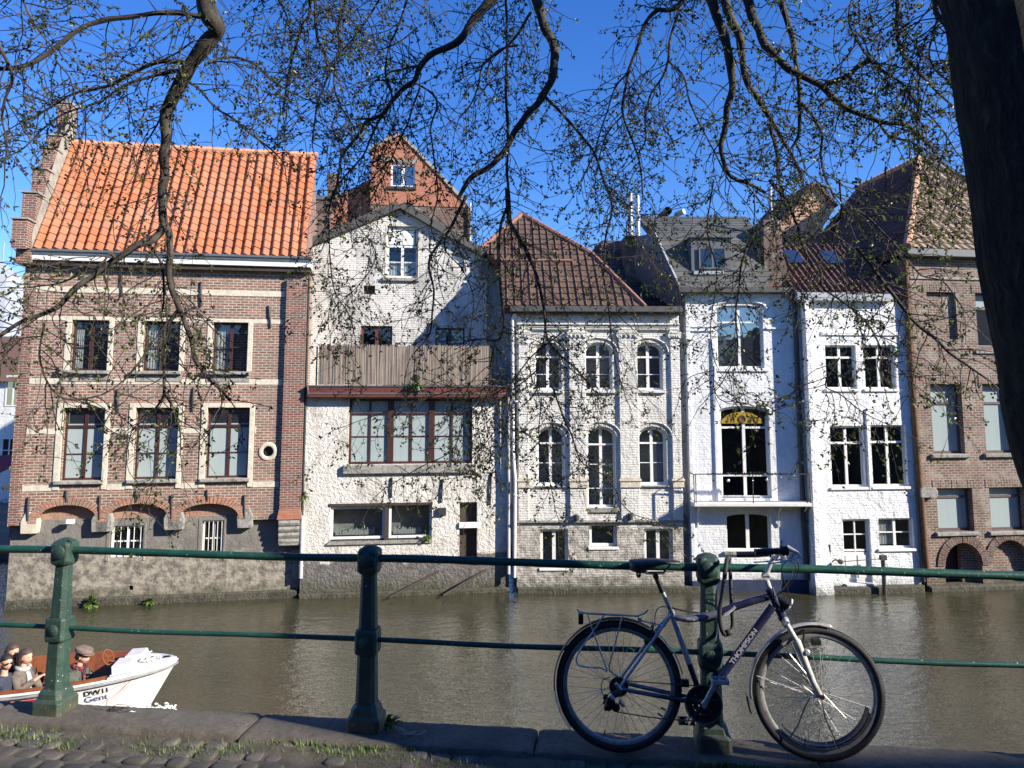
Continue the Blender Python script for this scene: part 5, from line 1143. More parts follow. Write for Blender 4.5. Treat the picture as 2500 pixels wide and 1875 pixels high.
def wheel(c, name, lab, nsp=36, off=.0):
    m = MB(); m.torus(c, R - .021, .0205, seg=72, rs=12)
    for i in range(150):
        a = 2 * pi * i / 150
        for sy in (-1, 1):
            Mx = Matrix.Translation(c + Vector(((R - .0035) * cos(a), sy * .008, (R - .0035) * sin(a)))) @ Matrix.Rotation(-a + pi / 2, 4, 'Y') @ Matrix.Rotation(sy * .5, 4, 'Z')
            m.xbox(Mx, .006, .012, .005)
    o = bpy.data.objects.new(name, None); COL.objects.link(o); o.parent = bike; o['label'] = lab
    m.build('tyre', RUB, o, smooth=True)
    m = MB(); k = 72; pr = [(R - .039, -.011), (R - .039, .011), (R - .052, .0115), (R - .061, .006), (R - .063, 0), (R - .061, -.006), (R - .052, -.0115)]
    vs = [c + Vector((r_ * cos(2 * pi * i / k), y, r_ * sin(2 * pi * i / k))) for i in range(k) for r_, y in pr]
    m.add(vs, [(i * 7 + j, i * 7 + (j + 1) % 7, ((i + 1) % k) * 7 + (j + 1) % 7, ((i + 1) % k) * 7 + j) for i in range(k) for j in range(7)]); m.build('rim', RIMM, o, smooth=True)
    m = MB(); m.tube([c + Vector((0, y, 0)) for y in (-.05, -.032, -.031, -.026, -.024, .024, .026, .031, .032, .05)], [.012, .012, .023, .024, .013, .013, .024, .023, .012, .012], 14)
    m.build('hub', CHROME, o, smooth=True)
    m = MB()
    for i in range(nsp):
        side = 1 if i % 2 else -1; a = 2 * pi * i / nsp + off; tw = (.85 if (i // 2) % 2 else -.85)
        p0 = c + Vector((.022 * cos(a + tw), side * .028, .022 * sin(a + tw))); p1 = c + Vector(((R - .06) * cos(a), side * .002, (R - .06) * sin(a)))
        m.tube([p0, p1], .0012, 4, cap=False)
    m.build('spokes', CHROME, o)
    m = MB(); a = 4.4; m.tube([c + Vector(((R - .062) * cos(a), 0, (R - .062) * sin(a))), c + Vector(((R - .1) * cos(a), 0, (R - .1) * sin(a)))], .0035, 6); m.build('valve', BLACKP, o)
    return o
wheel(rc, 'wheel', 'rear wheel with the sprockets', off=.05); fw = wheel(fc, 'wheel', 'front wheel with a torn black guard inside the rim', off=.11)
# frame points read from the photograph on the plane of the bicycle
bb = bq('B2', 1020, 1012); st_top = bq('B2', 832, 478); hd_t = bq('B2', 1422, 342); hd_b = bq('B2', 1502, 512)
fr = bpy.data.objects.new('frame', None); COL.objects.link(fr); fr.parent = bike
def seg2(name, p0, p1, r0, r1, mats, split=.5, par=fr, fl=1.0):
    """tube painted in two colours"""
    pm = p0.lerp(p1, split); rm = r0 + (r1 - r0) * split; m = MB(); m.tube([p0, pm], [r0, rm], 14, flat=fl); m.cur = 1; m.tube([pm, p1], [rm, r1], 14, flat=fl); return m.build(name, mats, par, smooth=True)
tt = [bq('B2', *p) for p in ((842, 508), (930, 520), (1030, 510), (1110, 484), (1230, 440), (1330, 408), (1415, 385))]
m = MB(); m.tube(tt[:4], [.0155, .019, .02, .02], 14); m.cur = 1; m.tube(tt[3:], [.02, .021, .021, .02], 14); m.build('top_tube', [GREYB, NAVY], fr, smooth=True)
dt0 = bq('B2', 1442, 440); dtd = (bb + Vector((.02, 0, .02)))
m = MB(); m.tube([dt0, dtd], [.026, .024], 16, flat=.9); m.build('down_tube', NAVY, fr, smooth=True)
seg2('seat_tube', st_top, bb, .0165, .0165, [SILVER, NAVY], .58)
m = MB(); m.tube([hd_t, hd_b], [.0215, .0225], 16); m.tube([hd_t - (hd_b - hd_t) * .04, hd_t + (hd_b - hd_t) * .06], .025, 16); m.tube([hd_b - (hd_b - hd_t) * .05, hd_b + (hd_b - hd_t) * .05], .026, 16); m.build('head_tube', NAVY, fr, smooth=True)
for sy in (-1, 1):
    d = Vector((0, sy * .062, 0)); a = rc + d
    m = MB(); m.tube([st_top + Vector((.0, sy * .012, -.01)), st_top.lerp(rc, .2) + Vector((0, sy * .035, 0)), st_top.lerp(rc, .55) + Vector((0, sy * .052, 0)), a], [.009, .0095, .009, .008], 10); m.build('seat_stay', SILVER, fr, smooth=True)
    p = bb + Vector((-.03, sy * .03, 0)); m = MB(); mid = a.lerp(p, .52) + Vector((0, 0, 0)); m.tube([a, mid], [.0105, .0125], 10); m.cur = 1; m.tube([mid, p], [.0125, .014], 10); m.build('chain_stay', [GREYB, NAVY], fr, smooth=True)
    m = MB(); m.tube([a + Vector((-.02, 0, .02)), a + Vector((.035, 0, -.005))], .012, 8, flat=.3, up=(0, 1, 0)); m.lathe([(.0, -.006), (.018, -.005), (.018, .005), (0, .006)], Matrix.Translation(a) @ Matrix.Rotation(pi / 2, 4, 'X'), 12); m.build('dropout', GREYB, fr, smooth=True)
m = MB(); m.tube([bb + Vector((0, -.036, 0)), bb + Vector((0, .036, 0))], .021, 16); m.build('bottom_bracket', BLACKP, fr, smooth=True)
# lettering on the down tube
dv = (dt0 - dtd).normalized(); up_ = Vector((-dv.z, 0, dv.x)); 
p0 = bq('B2', 1196, 786); TM = Matrix.Translation(p0 + Vector((0, -.0268, 0)) + up_ * -.001) @ Matrix((( dv.x, up_.x, 0, 0), (0, 0, -1, 0), (dv.z, up_.z, 0, 0), (0, 0, 0, 1)))
text_obj('THOMPSON', .036, TM, plain('silver_letter', (.55, .55, .58), .4, .1, 30), fr, outline=True, sx=1.18)
ti = bq('B3', 1332, 200); text_obj('infinity', .02, Matrix.Translation(ti + Vector((0, -.0215, -.004))) @ Matrix.Rotation(pi / 2, 4, 'X'), bpy.data.materials['silver_letter'], fr, depth=.0004)
m = MB(); a = bq('B2', 1150, 492); b_ = bq('B2', 1215, 442); m.tube([a.lerp(b_, 0) + Vector((0, -.012, 0)), b_ + Vector((0, -.012, 0))], .012, 6, flat=.9); m.build('stripe', SILVER, fr, smooth=True)
# seat post, saddle
sp0 = bq('B2', 740, 262); m = MB(); m.tube([st_top, st_top.lerp(sp0, .55)], .0125, 12); m.tube([st_top + (st_top - sp0) * .05, st_top + (sp0 - st_top) * .06], .019, 12); m.build('seat_post', CHROME, bike, smooth=True)
m = MB(); a = st_top.lerp(sp0, .55)
for i in range(9): q0 = a.lerp(sp0, i / 9); q1 = a.lerp(sp0, (i + .6) / 9); m.tube([q0, q1], .0175 - .0004 * i, 12)
m.tube([a, sp0], .0135, 10); m.tube([sp0 + Vector((0, -.022, .0)), sp0 + Vector((0, .022, 0))], .016, 10); m.build('post_boot', BLACKP, bike, smooth=True)
S0 = bq('B2', 582, 200); S1 = bq('B2', 885, 178); n_s = 18; L_ = (S1 - S0).length; sd = (S1 - S0).normalized(); su = Vector((-sd.z, 0, sd.x)); m = MB(); vs = []
for i in range(n_s):
    t = i / (n_s - 1); wd = .078 * (1 - t) ** .75 * (1 if t > .06 else .8) + .020 * t ** .3 + .004; 
    if t < .04: wd *= .75
    if t > .93: wd *= .75
    hgt = .012 * sin(pi * t * 1.0 + .4) - .012 * max(0, t - .75) + .010 * (1 - t) ** 2; dn = -.075 * max(0, 1 - abs(t - .2) / .5) ** 1.2 - .016
    for j in range(12):
        a = 2 * pi * j / 12; y = cos(a) * wd; z = sin(a)
        z = hgt + z * .016 if z > 0 else hgt + z * (-dn) * (.75 if abs(cos(a)) > .5 else .35)
        vs.append(S0 + sd * (t * L_) + su * z + Vector((0, y, 0)))
m.add(vs, [(i * 12 + j, i * 12 + (j + 1) % 12, (i + 1) * 12 + (j + 1) % 12, (i + 1) * 12 + j) for i in range(n_s - 1) for j in range(12)] + [tuple(range(12)), tuple((n_s - 1) * 12 + j for j in range(12))])
sd_o = m.build('saddle', LEATH, bike, smooth='all'); m = MB()
for sy in (-1, 1): m.tube([S0 + sd * .05 + su * -.035 + Vector((0, sy * .03, 0)), sp0 + Vector((-.03, sy * .02, .016)), sp0 + Vector((.04, sy * .02, .016)), S0 + sd * (L_ * .8) + su * -.012 + Vector((0, sy * .01, 0))], .0035, 6)
for i in range(5): m.torus(S0 + sd * .045 + su * (-.035 - .004 * i) + Vector((0, -.03, 0)), .012, .002, Matrix(), 10, 4)
m.build('saddle_rails', BLACKP, sd_o)
# fork, stem, handlebar
cr = bq('B2', 1512, 535); ax_ = fc
st_ax = (hd_b - hd_t).normalized(); fk = bpy.data.objects.new('fork', None); COL.objects.link(fk); fk.parent = bike
m = MB(); m.tube([cr + Vector((-.0, -.055, -.0)), cr + Vector((0, -.03, .012)), cr + Vector((0, .03, .012)), cr + Vector((0, .055, 0))], .019, 10); m.build('crown', SILVER, fk, smooth=True)
k1 = bq('B2', 1573, 640); k2 = bq('B2', 1612, 740); k3 = bq('B2', 1668, 880); k4 = bq('B2', 1712, 960)
for sy in (-1, 1):
    dv_ = Vector((0, sy * .055, 0)); m = MB(); m.tube([cr + dv_, k1 + dv_], [.0135, .0135], 12); m.tube([k1.lerp(cr, .12) + dv_, k1 + dv_, k2 + dv_, k3 + dv_, k4 + dv_, ax_ + dv_ * .95], [.018, .0205, .0195, .0165, .0135, .011], 12); m.build('leg', GUARD if False else steel('fork_silver', (.6, .57, .5), .4, .2) if 'fork_silver' not in bpy.data.materials else bpy.data.materials['fork_silver'], fk, smooth=True)
m = MB(); m.tube([ax_ + Vector((0, -.075, 0)), ax_ + Vector((0, .075, 0))], .0085, 8); m.tube([ax_ + Vector((0, -.078, 0)), ax_ + Vector((0, -.06, 0))], .013, 8); m.build('axle', BLACKP, fk, smooth=True)
s1 = bq('B2', 1398, 262); s2 = bq('B2', 1432, 178); s3 = bq('B2', 1450, 150)
m = MB(); m.tube([hd_t, s1], [.0165, .0145], 14); m.tube([s1 + Vector((0, -.022, 0)), s1 + Vector((0, .022, 0))], .019, 14); m.tube([s1, s2, s3], [.0165, .014, .016], 12, flat=.9); m.build('stem', SILVER, bike, smooth=True)
hc = s3; hb = bpy.data.objects.new('handlebar', None); COL.objects.link(hb); hb.parent = bike
hpts0 = lambda sy: [hc + Vector((0, sy * .03, 0)), hc + Vector((.005, sy * .12, .005)), hc + Vector((.012, sy * .2, .012)), hc + Vector((-.01, sy * .235, .012)), hc + Vector((-.075, sy * .262, .006)), hc + Vector((-.19, sy * .285, -.002))]
def hpts(sy):
    if sy < 0: return [hc + Vector((0, -.03, 0)), hc.lerp(bq('B2', 1500, 112, -.22), .45), bq('B2', 1505, 116, -.2), bq('B2', 1508, 108, -.235), bq('B2', 1475, 112, -.25), bq('B2', 1345, 118, -.27)]
    return [hc + Vector((0, .03, 0)), hc.lerp(bq('B2', 1440, 128, .22), .45), bq('B2', 1445, 132, .2), bq('B2', 1440, 130, .235), bq('B2', 1400, 128, .25), bq('B2', 1238, 132, .28)]
m = MB(); pA = hpts(-1); pB = hpts(1); m.tube(list(reversed(pA[:5])) + pB[:5], .0115, 12); m.build('bar', CHROME, hb, smooth=True)
for sy, pp in ((-1, pA), (1, pB)):
    d = (pp[5] - pp[4]); m = MB(); m.tube([pp[4] - d * .1, pp[5]], [.0165, .016], 12)
    for i in range(8): q0 = pp[4].lerp(pp[5], i / 8); m.tube([q0, q0 + d * .05], .0178, 12)
    m.tube([pp[5], pp[5] + d * .08], .018, 12); m.build('grip', BLACKP, hb, smooth=True)
    m = MB(); q0 = pp[4] - d * .12; m.tube([q0 - d * .32, q0], [.02, .022], 12)
    for i in range(3): m.tube([q0 - d * (.08 + .1 * i), q0 - d * (.04 + .1 * i)], .026, 12)
    m.build('shifter', BLACKP, hb, smooth=True)
    m = MB(); q1 = pp[3] + Vector((.01, 0, -.01)); m.tube([pp[3] + Vector((.02, -sy * .01, .015)), q1 + Vector((.055, sy * .01, .002)), q1 + Vector((.075, sy * .03, -.02))], [.014, .01, .008], 8); m.tube([q1 + Vector((.06, sy * .02, -.02)), q1 + Vector((.0, sy * .045, -.035)), q1 + Vector((-.06, sy * .06, -.045)), q1 + Vector((-.11, sy * .065, -.05))], [.009, .008, .007, .006], 8, flat=.6); m.build('brake_lever', SILVER, hb, smooth=True)
m = MB(); c = pA[4] - (pA[5] - pA[4]) * .05; m.tube([c, c + Vector((.012, 0, .045))], .006, 8); m.tube([c + Vector((.012, 0, .04)), c + Vector((.012, 0, .056))], .009, 8); m.build('bell', CHROME, hb, smooth=True)
# cables
def curve(pts, n=14):
    out = []
    P_ = [Vector(p) for p in pts]; P_ = [P_[0]] + P_ + [P_[-1]]
    for i in range(1, len(P_) - 2):
        for k in range(n // 2):
            t = k / (n // 2); a, b, c, d = P_[i - 1], P_[i], P_[i + 1], P_[i + 2]
            out.append(.5 * ((2 * b) + (c - a) * t + (2 * a - 5 * b + 4 * c - d) * t * t + (3 * b - a - 3 * c + d) * t ** 3))
    return out + [P_[-2]]
lv = pA[3] + Vector((.05, 0, -.005))
for name_, pts, r_ in (('brake_cable', [lv + Vector((.02, 0, -.01)), bq('B2', 1495, 210, -.1), bq('B2', 1530, 340, -.06), bq('B2', 1570, 480, -.03), bq('B2', 1585, 545, 0)], .0026),
                       ('gear_cable', [lv + Vector((.03, 0, .005)), bq('B2', 1560, 140, -.15), bq('B2', 1597, 200, -.1), bq('B2', 1575, 280, -.06), bq('B2', 1510, 350, -.04), bq('B2', 1440, 395, -.03)], .0027),
                       ('gear_cable', [lv + Vector((.02, .01, .002)), bq('B2', 1545, 150, -.12), bq('B2', 1582, 215, -.06), bq('B2', 1550, 300, 0), bq('B2', 1490, 360, .03), bq('B2', 1430, 400, .03)], .0027),
                       ('brake_cable', [pB[3] + Vector((.05, 0, 0)), bq('B2', 1560, 190, .1), bq('B2', 1540, 290, .06), bq('B2', 1455, 375, .03), bq('B2', 1340, 395, .024), bq('B2', 1110, 468, .022), bq('B2', 1000, 480, 0.0), bq('B2', 900, 465, -.01), bq('B2', 835, 450, -.02)], .0025),
                       ('brake_cable', [bq('B2', 1000, 488, -.02), bq('B2', 900, 470, -.03), bq('B2', 780, 445, -.03), bq('B2', 740, 480, -.03), bq('B2', 735, 560, -.02)], .0026),
                       ('gear_cable', [bq('B3', 600, 770, -.09), bq('B3', 530, 800, -.09), bq('B3', 510, 880, -.08), bq('B3', 540, 960, -.08), bq('B3', 600, 960, -.07)], .0026)):
    m = MB(); m.tube(curve(pts), r_, 6); m.build(name_, BLACKP, bike, smooth='all')
# mudguards
def guard(name, c, r, a0, a1, w_, mat, par=bike, lab=None, off=Vector((0, 0, 0))):
    m = MB(); k = 40; sec = [(-1, -.35), (-.75, -.08), (-.3, .1), (.3, .1), (.75, -.08), (1, -.35)]
    vs = [c + off + Vector(((r + .012 * h) * cos(a), w_ * y, (r + .012 * h) * sin(a))) for a in [a0 + (a1 - a0) * i / k for i in range(k + 1)] for y, h in sec]
    m.add(vs, [(i * 6 + j, i * 6 + j + 1, (i + 1) * 6 + j + 1, (i + 1) * 6 + j) for i in range(k) for j in range(5)])
    o = m.build(name, mat, par, smooth='all'); s = o.modifiers.new('s', 'SOLIDIFY'); s.thickness = .002
    if lab: o['label'] = lab
    return o
guard('mudguard', rc, R + .014, radians(12), radians(62), .027, GUARD, lab='silver front half of the rear mudguard')
guard('mudguard', rc, R + .014, radians(62), radians(186), .027, BLACKP, lab='black rear half of the rear mudguard')
guard('mudguard', rc, R + .014, radians(186), radians(202), .027, WHT, lab='white tail of the rear mudguard'); guard('mudguard', rc, R + .014, radians(202), radians(222), .027, NAVY, lab='navy tip of the rear mudguard')
guard('mudguard', fc, R + .016, radians(76), radians(186), .027, GUARD, lab='silver front mudguard')
guard('mud_flap', fc, R + .022, radians(184), radians(198), .03, BLACKP, off=Vector((-.012, 0, 0)))
guard('torn_guard', fc, R - .083, radians(222), radians(345), .03, BLACKP)
guard('torn_guard', fc, R - .062, radians(225), radians(340), .024, BLACKP)
for k_, pts in ((0, ((1738, 1020), (1755, 1110), (1800, 1210), (1842, 1295))), (1, ((1665, 990), (1625, 1070), (1595, 1150), (1540, 1240)))):
    m = MB(); m.tube([bq('B2', *p, -.035) for p in pts], [.006, .009, .008, .007], 8, flat=.4); m.build('guard_stay', BLACKP, bike, smooth=True)
m = MB()
for y0, a_, b_ in ((-.05, (1345, 860), (1715, 990)), (.05, (1370, 880), (1715, 990)), (-.05, (1500, 700), (1710, 975))): m.tube([bq('B2', *a_, y0 * .6), bq('B2', *b_, y0)], .0024, 6)
m.build('guard_stay', CHROME, bike)
# rack
rk = bpy.data.objects.new('luggage_rack', None); COL.objects.link(rk); rk.parent = bike
def rp(x, y, d): return bq('B2', x, y, d)
m = MB()
for d in (-.055, .055):
    m.tube([rp(268, 462, d), rp(285, 478, d), rp(330, 486, d), rp(430, 490, d), rp(540, 496, d), rp(625, 502, d), rp(668, 488, d), rp(692, 466, d)], .0048, 8)
for x, y in ((268, 462), (325, 486), (430, 492), (540, 498), (692, 466)): m.tube([rp(x, y, -.055), rp(x, y, .055)], .0042, 8)
m.tube([rp(330, 488, -.0), rp(640, 503, 0)], .0042, 8); m.build('platform', CHROME, rk, smooth=True)
for d in (-.068, .068):
    m = MB(); m.tube(curve([rp(430, 494, d * .85), rp(360, 600, d), rp(290, 700, d), rp(264, 755, d), rp(275, 795, d), rp(330, 808, d), rp(415, 815, d), rp(445, 835, d)]), .0046, 8)
    m.tube([rp(330, 490, d * .85), rp(352, 560, d), rp(450, 830, d)], .0044, 8); m.tube([rp(540, 500, d * .85), rp(460, 800, d), rp(462, 830, d), rp(520, 870, d)], .0044, 8); m.build('strut', CHROME, rk, smooth=True)
m = MB(); m.tube([rp(632, 512, -.03), rp(650, 530, -.02), rp(800, 562, -.015)], .004, 8); m.lathe([(.0, -.005), (.012, -.004), (.012, .004), (0, .005)], Matrix.Translation(rp(645, 525, -.025)) @ Matrix.Rotation(pi / 2, 4, 'X'), 10); m.build('clamp', CHROME, rk, smooth=True)
c = rp(293, 512, 0); m = MB(); m.box(c.x - .017, c.x + .012, -.035, .035, c.z - .03, c.z + .028); m.build('rear_light', BLACKP, bike, bevel=.006)
# rear brake, front brake, lamp
c = bq('B2', 700, 600, 0)
for cc, nm in ((bq('B2', 712, 610), 'rear_brake'), (bq('B2', 1612, 640), 'front_brake')):
    m = MB()
    for sy in (-1, 1):
        m.tube([cc + Vector((-.015, sy * .035, -.05)), cc + Vector((0, sy * .042, .0)), cc + Vector((.012, sy * .03, .055))], [.009, .008, .007], 8, flat=.7); m.tube([cc + Vector((-.04, sy * .024, -.045)), cc + Vector((.015, sy * .024, -.035))], .009, 8)
    m.tube([cc + Vector((.012, -.04, .055)), cc + Vector((.012, .04, .055))], .003, 6); m.build(nm, BLACKP, bike, smooth=True)
c = bq('B2', 1520, 440, 0); m = MB(); fm = Matrix.Translation(bq('B2', 1535, 436, 0)) @ Matrix.Rotation(radians(35), 4, 'Y') @ Matrix.Rotation(pi / 2, 4, 'Y')
m.lathe([(.006, -.07), (.02, -.05), (.034, -.012), (.038, 0)], fm, 16); o = m.build('front_lamp', BLACKP, bike, smooth=True); m = MB(); m.lathe([(.04, -.004), (.041, .003), (.034, .007), (0.0001, .009)], fm, 16); m.build('lens', WHT, o, smooth=True)
c = bq('B2', 1645, 716, -.06); m = MB(); m.lathe([(.0001, -.02), (.014, -.018), (.016, .015), (.01, .02)], Matrix.Translation(c) @ Matrix.Rotation(pi / 2, 4, 'X'), 12); m.build('dynamo', CHROME, bike, smooth=True)
c = bq('B2', 1700, 655, 0); m = MB(); m.box(c.x - .025, c.x + .025, -.02, .02, c.z - .016, c.z + .016); m.build('reflector', BLACKP, bike, bevel=.004)
# drive train
Y0 = -.048
cs = bpy.data.objects.new('crankset', None); COL.objects.link(cs); cs.parent = bike; bbn = bb + Vector((0, Y0, 0))
def gear(m, c, r, t, n, hole=.0, tooth=.005):
    k = n * 4; o_ = [(c.x + (r + (tooth if i % 4 in (1, 2) else 0)) * cos(2 * pi * i / k), c.z + (r + (tooth if i % 4 in (1, 2) else 0)) * sin(2 * pi * i / k)) for i in range(k)]
    i_ = [(c.x + hole * cos(2 * pi * i / k), c.z + hole * sin(2 * pi * i / k)) for i in range(k)]
    vs = [(x, c.y - t, z) for x, z in o_] + [(x, c.y + t, z) for x, z in o_] + [(x, c.y - t, z) for x, z in i_] + [(x, c.y + t, z) for x, z in i_]
    m.add(vs, [f for i in range(k) for f in ((i, (i + 1) % k, k + (i + 1) % k, k + i), (i, 2 * k + i, 2 * k + (i + 1) % k, (i + 1) % k), (k + i, k + (i + 1) % k, 3 * k + (i + 1) % k, 3 * k + i), (2 * k + i, 3 * k + i, 3 * k + (i + 1) % k, 2 * k + (i + 1) % k))])
m = MB(); gear(m, bbn, .094, .0018, 46, .074); gear(m, bbn + Vector((0, .008, 0)), .077, .0015, 36, .06); gear(m, bbn + Vector((0, .015, 0)), .056, .0015, 26, .03)
for i in range(5): a = 2 * pi * i / 5 + .3; m.tube([bbn, bbn + Vector((.082 * cos(a), 0, .082 * sin(a)))], [.014, .008], 8, flat=.5, up=(0, 1, 0))
m.build('chainring', BLACKP, cs, smooth=True)
m = MB(); m.torus(bbn + Vector((0, -.006, 0)), .1, .004, seg=56, rs=6); m.build('chain_guard', BLACKP if False else steel('guard_ring', (.14, .14, .14), .4, .5), cs, smooth=True)
for sy, pt in ((-1, (1095, 862)), (1, (935, 1110))):
    e_ = bq('B2', *pt, 0); dv_ = (e_ - bb).normalized() * .168 * (1 if sy < 0 else 1); cy_ = sy * .066; m = MB()
    if sy > 0: dv_ = -((bq('B2', 1095, 862, 0) - bb).normalized()) * .168
    m.tube([bb + Vector((0, cy_ - sy * .01, 0)), bb + dv_ * .15 + Vector((0, cy_, 0)), bb + dv_ + Vector((0, cy_ + sy * .008, 0))], [.019, .015, .0125], 10, flat=.55, up=(0, 1, 0)); m.tube([bb + Vector((0, cy_ - sy * .016, 0)), bb + Vector((0, cy_ + sy * .008, 0))], .014, 12)
    m.build('crank', CHROME, cs, smooth=True)
    pc = bb + dv_ + Vector((0, cy_ + sy * .055, 0)); m = MB(); m.tube([bb + dv_ + Vector((0, cy_, 0)), pc + Vector((0, sy * .04, 0))], .008, 8)
    for a in (-1, 1): m.box(pc.x - .045, pc.x + .045, pc.y + a * .036 - .005, pc.y + a * .036 + .005, pc.z - .011, pc.z + .011)
    for a in (-1, 1): m.box(pc.x + a * .04 - .006, pc.x + a * .04 + .006, pc.y - .036, pc.y + .036, pc.z - .012, pc.z + .012)
    m.build('pedal', CHROME if sy < 0 else BLACKP, cs, bevel=.002)
cas = MB(); 
for i in range(7): gear(cas, rc + Vector((0, -.03 - .0042 * i, 0)), .052 - .004 * i, .001, 24 - i, .014, .003)
cas.build('sprockets', CHAINM, bike)
c = rc + Vector((0, -.07, 0)); j1 = bq('B2', 470, 985, -.075); j2 = bq('B2', 500, 1050, -.055); j3 = bq('B2', 455, 1045, -.055)
m = MB(); m.tube([c + Vector((.0, 0, -.01)), bq('B2', 520, 960, -.08), j1], [.016, .018, .02], 8); m.tube([j1, j2], [.02, .015], 8, flat=.5); m.tube([j1, j3], [.026, .022], 8)
for q_ in (j2, j1 + Vector((.01, .02, .0)), j3): gear(m, q_ + Vector((0, .0, 0)), .022, .003, 11, .003, .003)
for i in range(14):
    q_ = j1.lerp(j3, random.random()) + Vector((random.uniform(-.03, .05), random.uniform(-.01, .02), random.uniform(-.02, .02))); m.ball(q_, random.uniform(.006, .014), 8, 6)
m.build('derailleur', BLACKP, bike, smooth=True)
for a_, b_, r_ in (((462, 975), (492, 1003), .014), ((522, 1015), (550, 1042), .013), ((500, 905), (535, 945), .008)): m = MB(); m.tube([bq('B2', *a_, -.1), bq('B2', *b_, -.095)], [r_, r_ * .8], 10); m.build('derailleur_cover', CHROME, bike, smooth=True)
# chain as alternating links
def chain(p, q_, sag=0):
    L_ = (q_ - p).length; n = int(L_ / .0127); m = MB()
    for i in range(n):
        a = p.lerp(q_, i / n); b = p.lerp(q_, (i + 1) / n); a = a - Vector((0, 0, sag * sin(pi * i / n))); b = b - Vector((0, 0, sag * sin(pi * (i + 1) / n)))
        y = .0035 if i % 2 else .002
        for s_ in (-1, 1): m.tube([a + Vector((0, s_ * y, 0)), b + Vector((0, s_ * y, 0))], .0042, 6, flat=.25)
        m.ball(a, .0046, 6, 4)
    m.build('chain', CHAINM, bike)
chain(rc + Vector((.02, -.045, .038)), bbn + Vector((0, .002, .093))); chain(j2 + Vector((0, 0, -.022)), bbn + Vector((-.02, .002, -.088)), .01)
m = MB(); c = bq('B2', 905, 910, -.04); m.box(c.x - .012, c.x + .03, -.065, -.035, c.z - .01, c.z + .03); m.build('front_derailleur', BLACKP, bike, bevel=.004)
m = MB()
for a in (radians(-32), radians(-24)): m.tube([rc + Vector(((R - .07) * cos(a), -.02, (R - .07) * sin(a))), rc + Vector(((R - .1) * cos(a), -.02, (R - .1) * sin(a)))], .005, 6)
m.build('spoke_clip', BLACKP, bike)
# strap lock hanging over the rail and round the top tube
m = MB(); lk = [bq('B2', 1165, 168, -.005), bq('B2', 1155, 250, -.045), bq('B2', 1138, 380, -.045), bq('B2', 1122, 470, -.05), bq('B2', 1128, 560, -.045), bq('B2', 1150, 610, -.03), bq('B2', 1178, 606, -.0), bq('B2', 1200, 560, .03), bq('B2', 1196, 470, .035), bq('B2', 1190, 330, .045), bq('B2', 1186, 220, .09), bq('B2', 1180, 165, .11)]
m.tube(curve(lk, 16), .0125, 10, flat=.8); m.tube(curve([bq('B2', 1180, 165, .11), bq('B2', 1178, 150, .06), bq('B2', 1165, 168, -.005)], 16), .0135, 10)
c = bq('B2', 1178, 606, -.02); m.tube([c + Vector((-.02, 0, 0)), c + Vector((.02, 0, .01))], .017, 12)
o = m.build('strap_lock', plain('worn_black_sleeve', (.02, .019, .018), .7, .4, 50, .002, 0, (.1, .09, .08), .4), None, smooth='all'); o.matrix_world = BM
tag(o, 'black sleeved cable lock hung over the top rail and looped round the bicycle', 'lock')
# ================================================================== tour boat and its passengers
SB = on_z('B5', 1785, 1118, WATER); BH = radians(11)
BTM = Matrix.Translation(SB) @ Matrix.Rotation(BH, 4, 'Z'); BTi = BTM.inverted()
boat = empty('tour_boat', 'open white tour boat with a red stripe and varnished coaming, passing behind the railing', 'boat'); boat.matrix_world = BTM
def bo(k, x, y, z):  # pixel -> boat coordinates at a height above the water
    return BTi @ on_z(k, x, y, WATER + z)
WH = plain('boat_white', (.8, .8, .77), .3, .04, 3, 0, 0, (.5, .48, .4), .5, Coat_Weight=.3); RED = plain('boat_red', (.55, .012, .015), .35, .08, 3); VARN = plain('varnished_wood', (.22, .07, .025), .35, .25, 9, .001, 0, (.2, .06, .02), .4); GRYL = plain('deck_grey_white', (.62, .63, .66), .5, .06, 5)
FEND = plain('grey_fender', (.22, .22, .22), .6, .2, 20)
def half(x):   # half beam at the gunwale, x measured from the stem at the water (bow tip at +.45)
    t = max(0.0, min(1.0, (.45 - x) / 2.6)); return .98 * (1 - (1 - t) ** 2.1) ** .62 if x < .45 else 0
def halfw(x):
    t = max(0.0, min(1.0, (-x) / 3.0)); return .86 * (1 - (1 - t) ** 2) ** .8
def sheer(x): t = (.45 - x) / 7; return .8 - .46 * t + .33 * t * t if t < .7 else .8 - .322 + .1617
m = MB(); st_ = [.45, .4, .32, .2, 0, -.3, -.6, -1, -1.5, -2, -2.6, -3.4, -4.3, -5.3, -6.4, -7.2]; K = 8
for side in (-1, 1):
    vs = []; 
    for x in st_:
        for j in range(K):
            f = j / (K - 1); z = -.25 + (sheer(x) + .25) * f; xx = x - .45 * max(0, (1 - max(0, z) / .8)) * max(0, min(1, (x + .6) / 1.05)) - (0 if z >= 0 else .1 * max(0, (x + .5)))
            hb_ = halfw(xx) + (half(x) - halfw(xx)) * max(0, (z) / sheer(x)) ** .9 if z > 0 else halfw(xx) * (1 + z)
            vs.append((xx, side * max(hb_, .004), z))
    n = len(st_); fs = [(i * K + j, (i + 1) * K + j, (i + 1) * K + j + 1, i * K + j + 1) for i in range(n - 1) for j in range(K - 1)]
    m.cur = 0; m.add(vs, fs)
m.add([(-7.2, -.9, -.2), (-7.2, .9, -.2), (-7.2, .95, .58), (-7.2, -.95, .58)], [(0, 1, 2, 3)])
hull = m.build('hull', WH, boat, smooth='all')
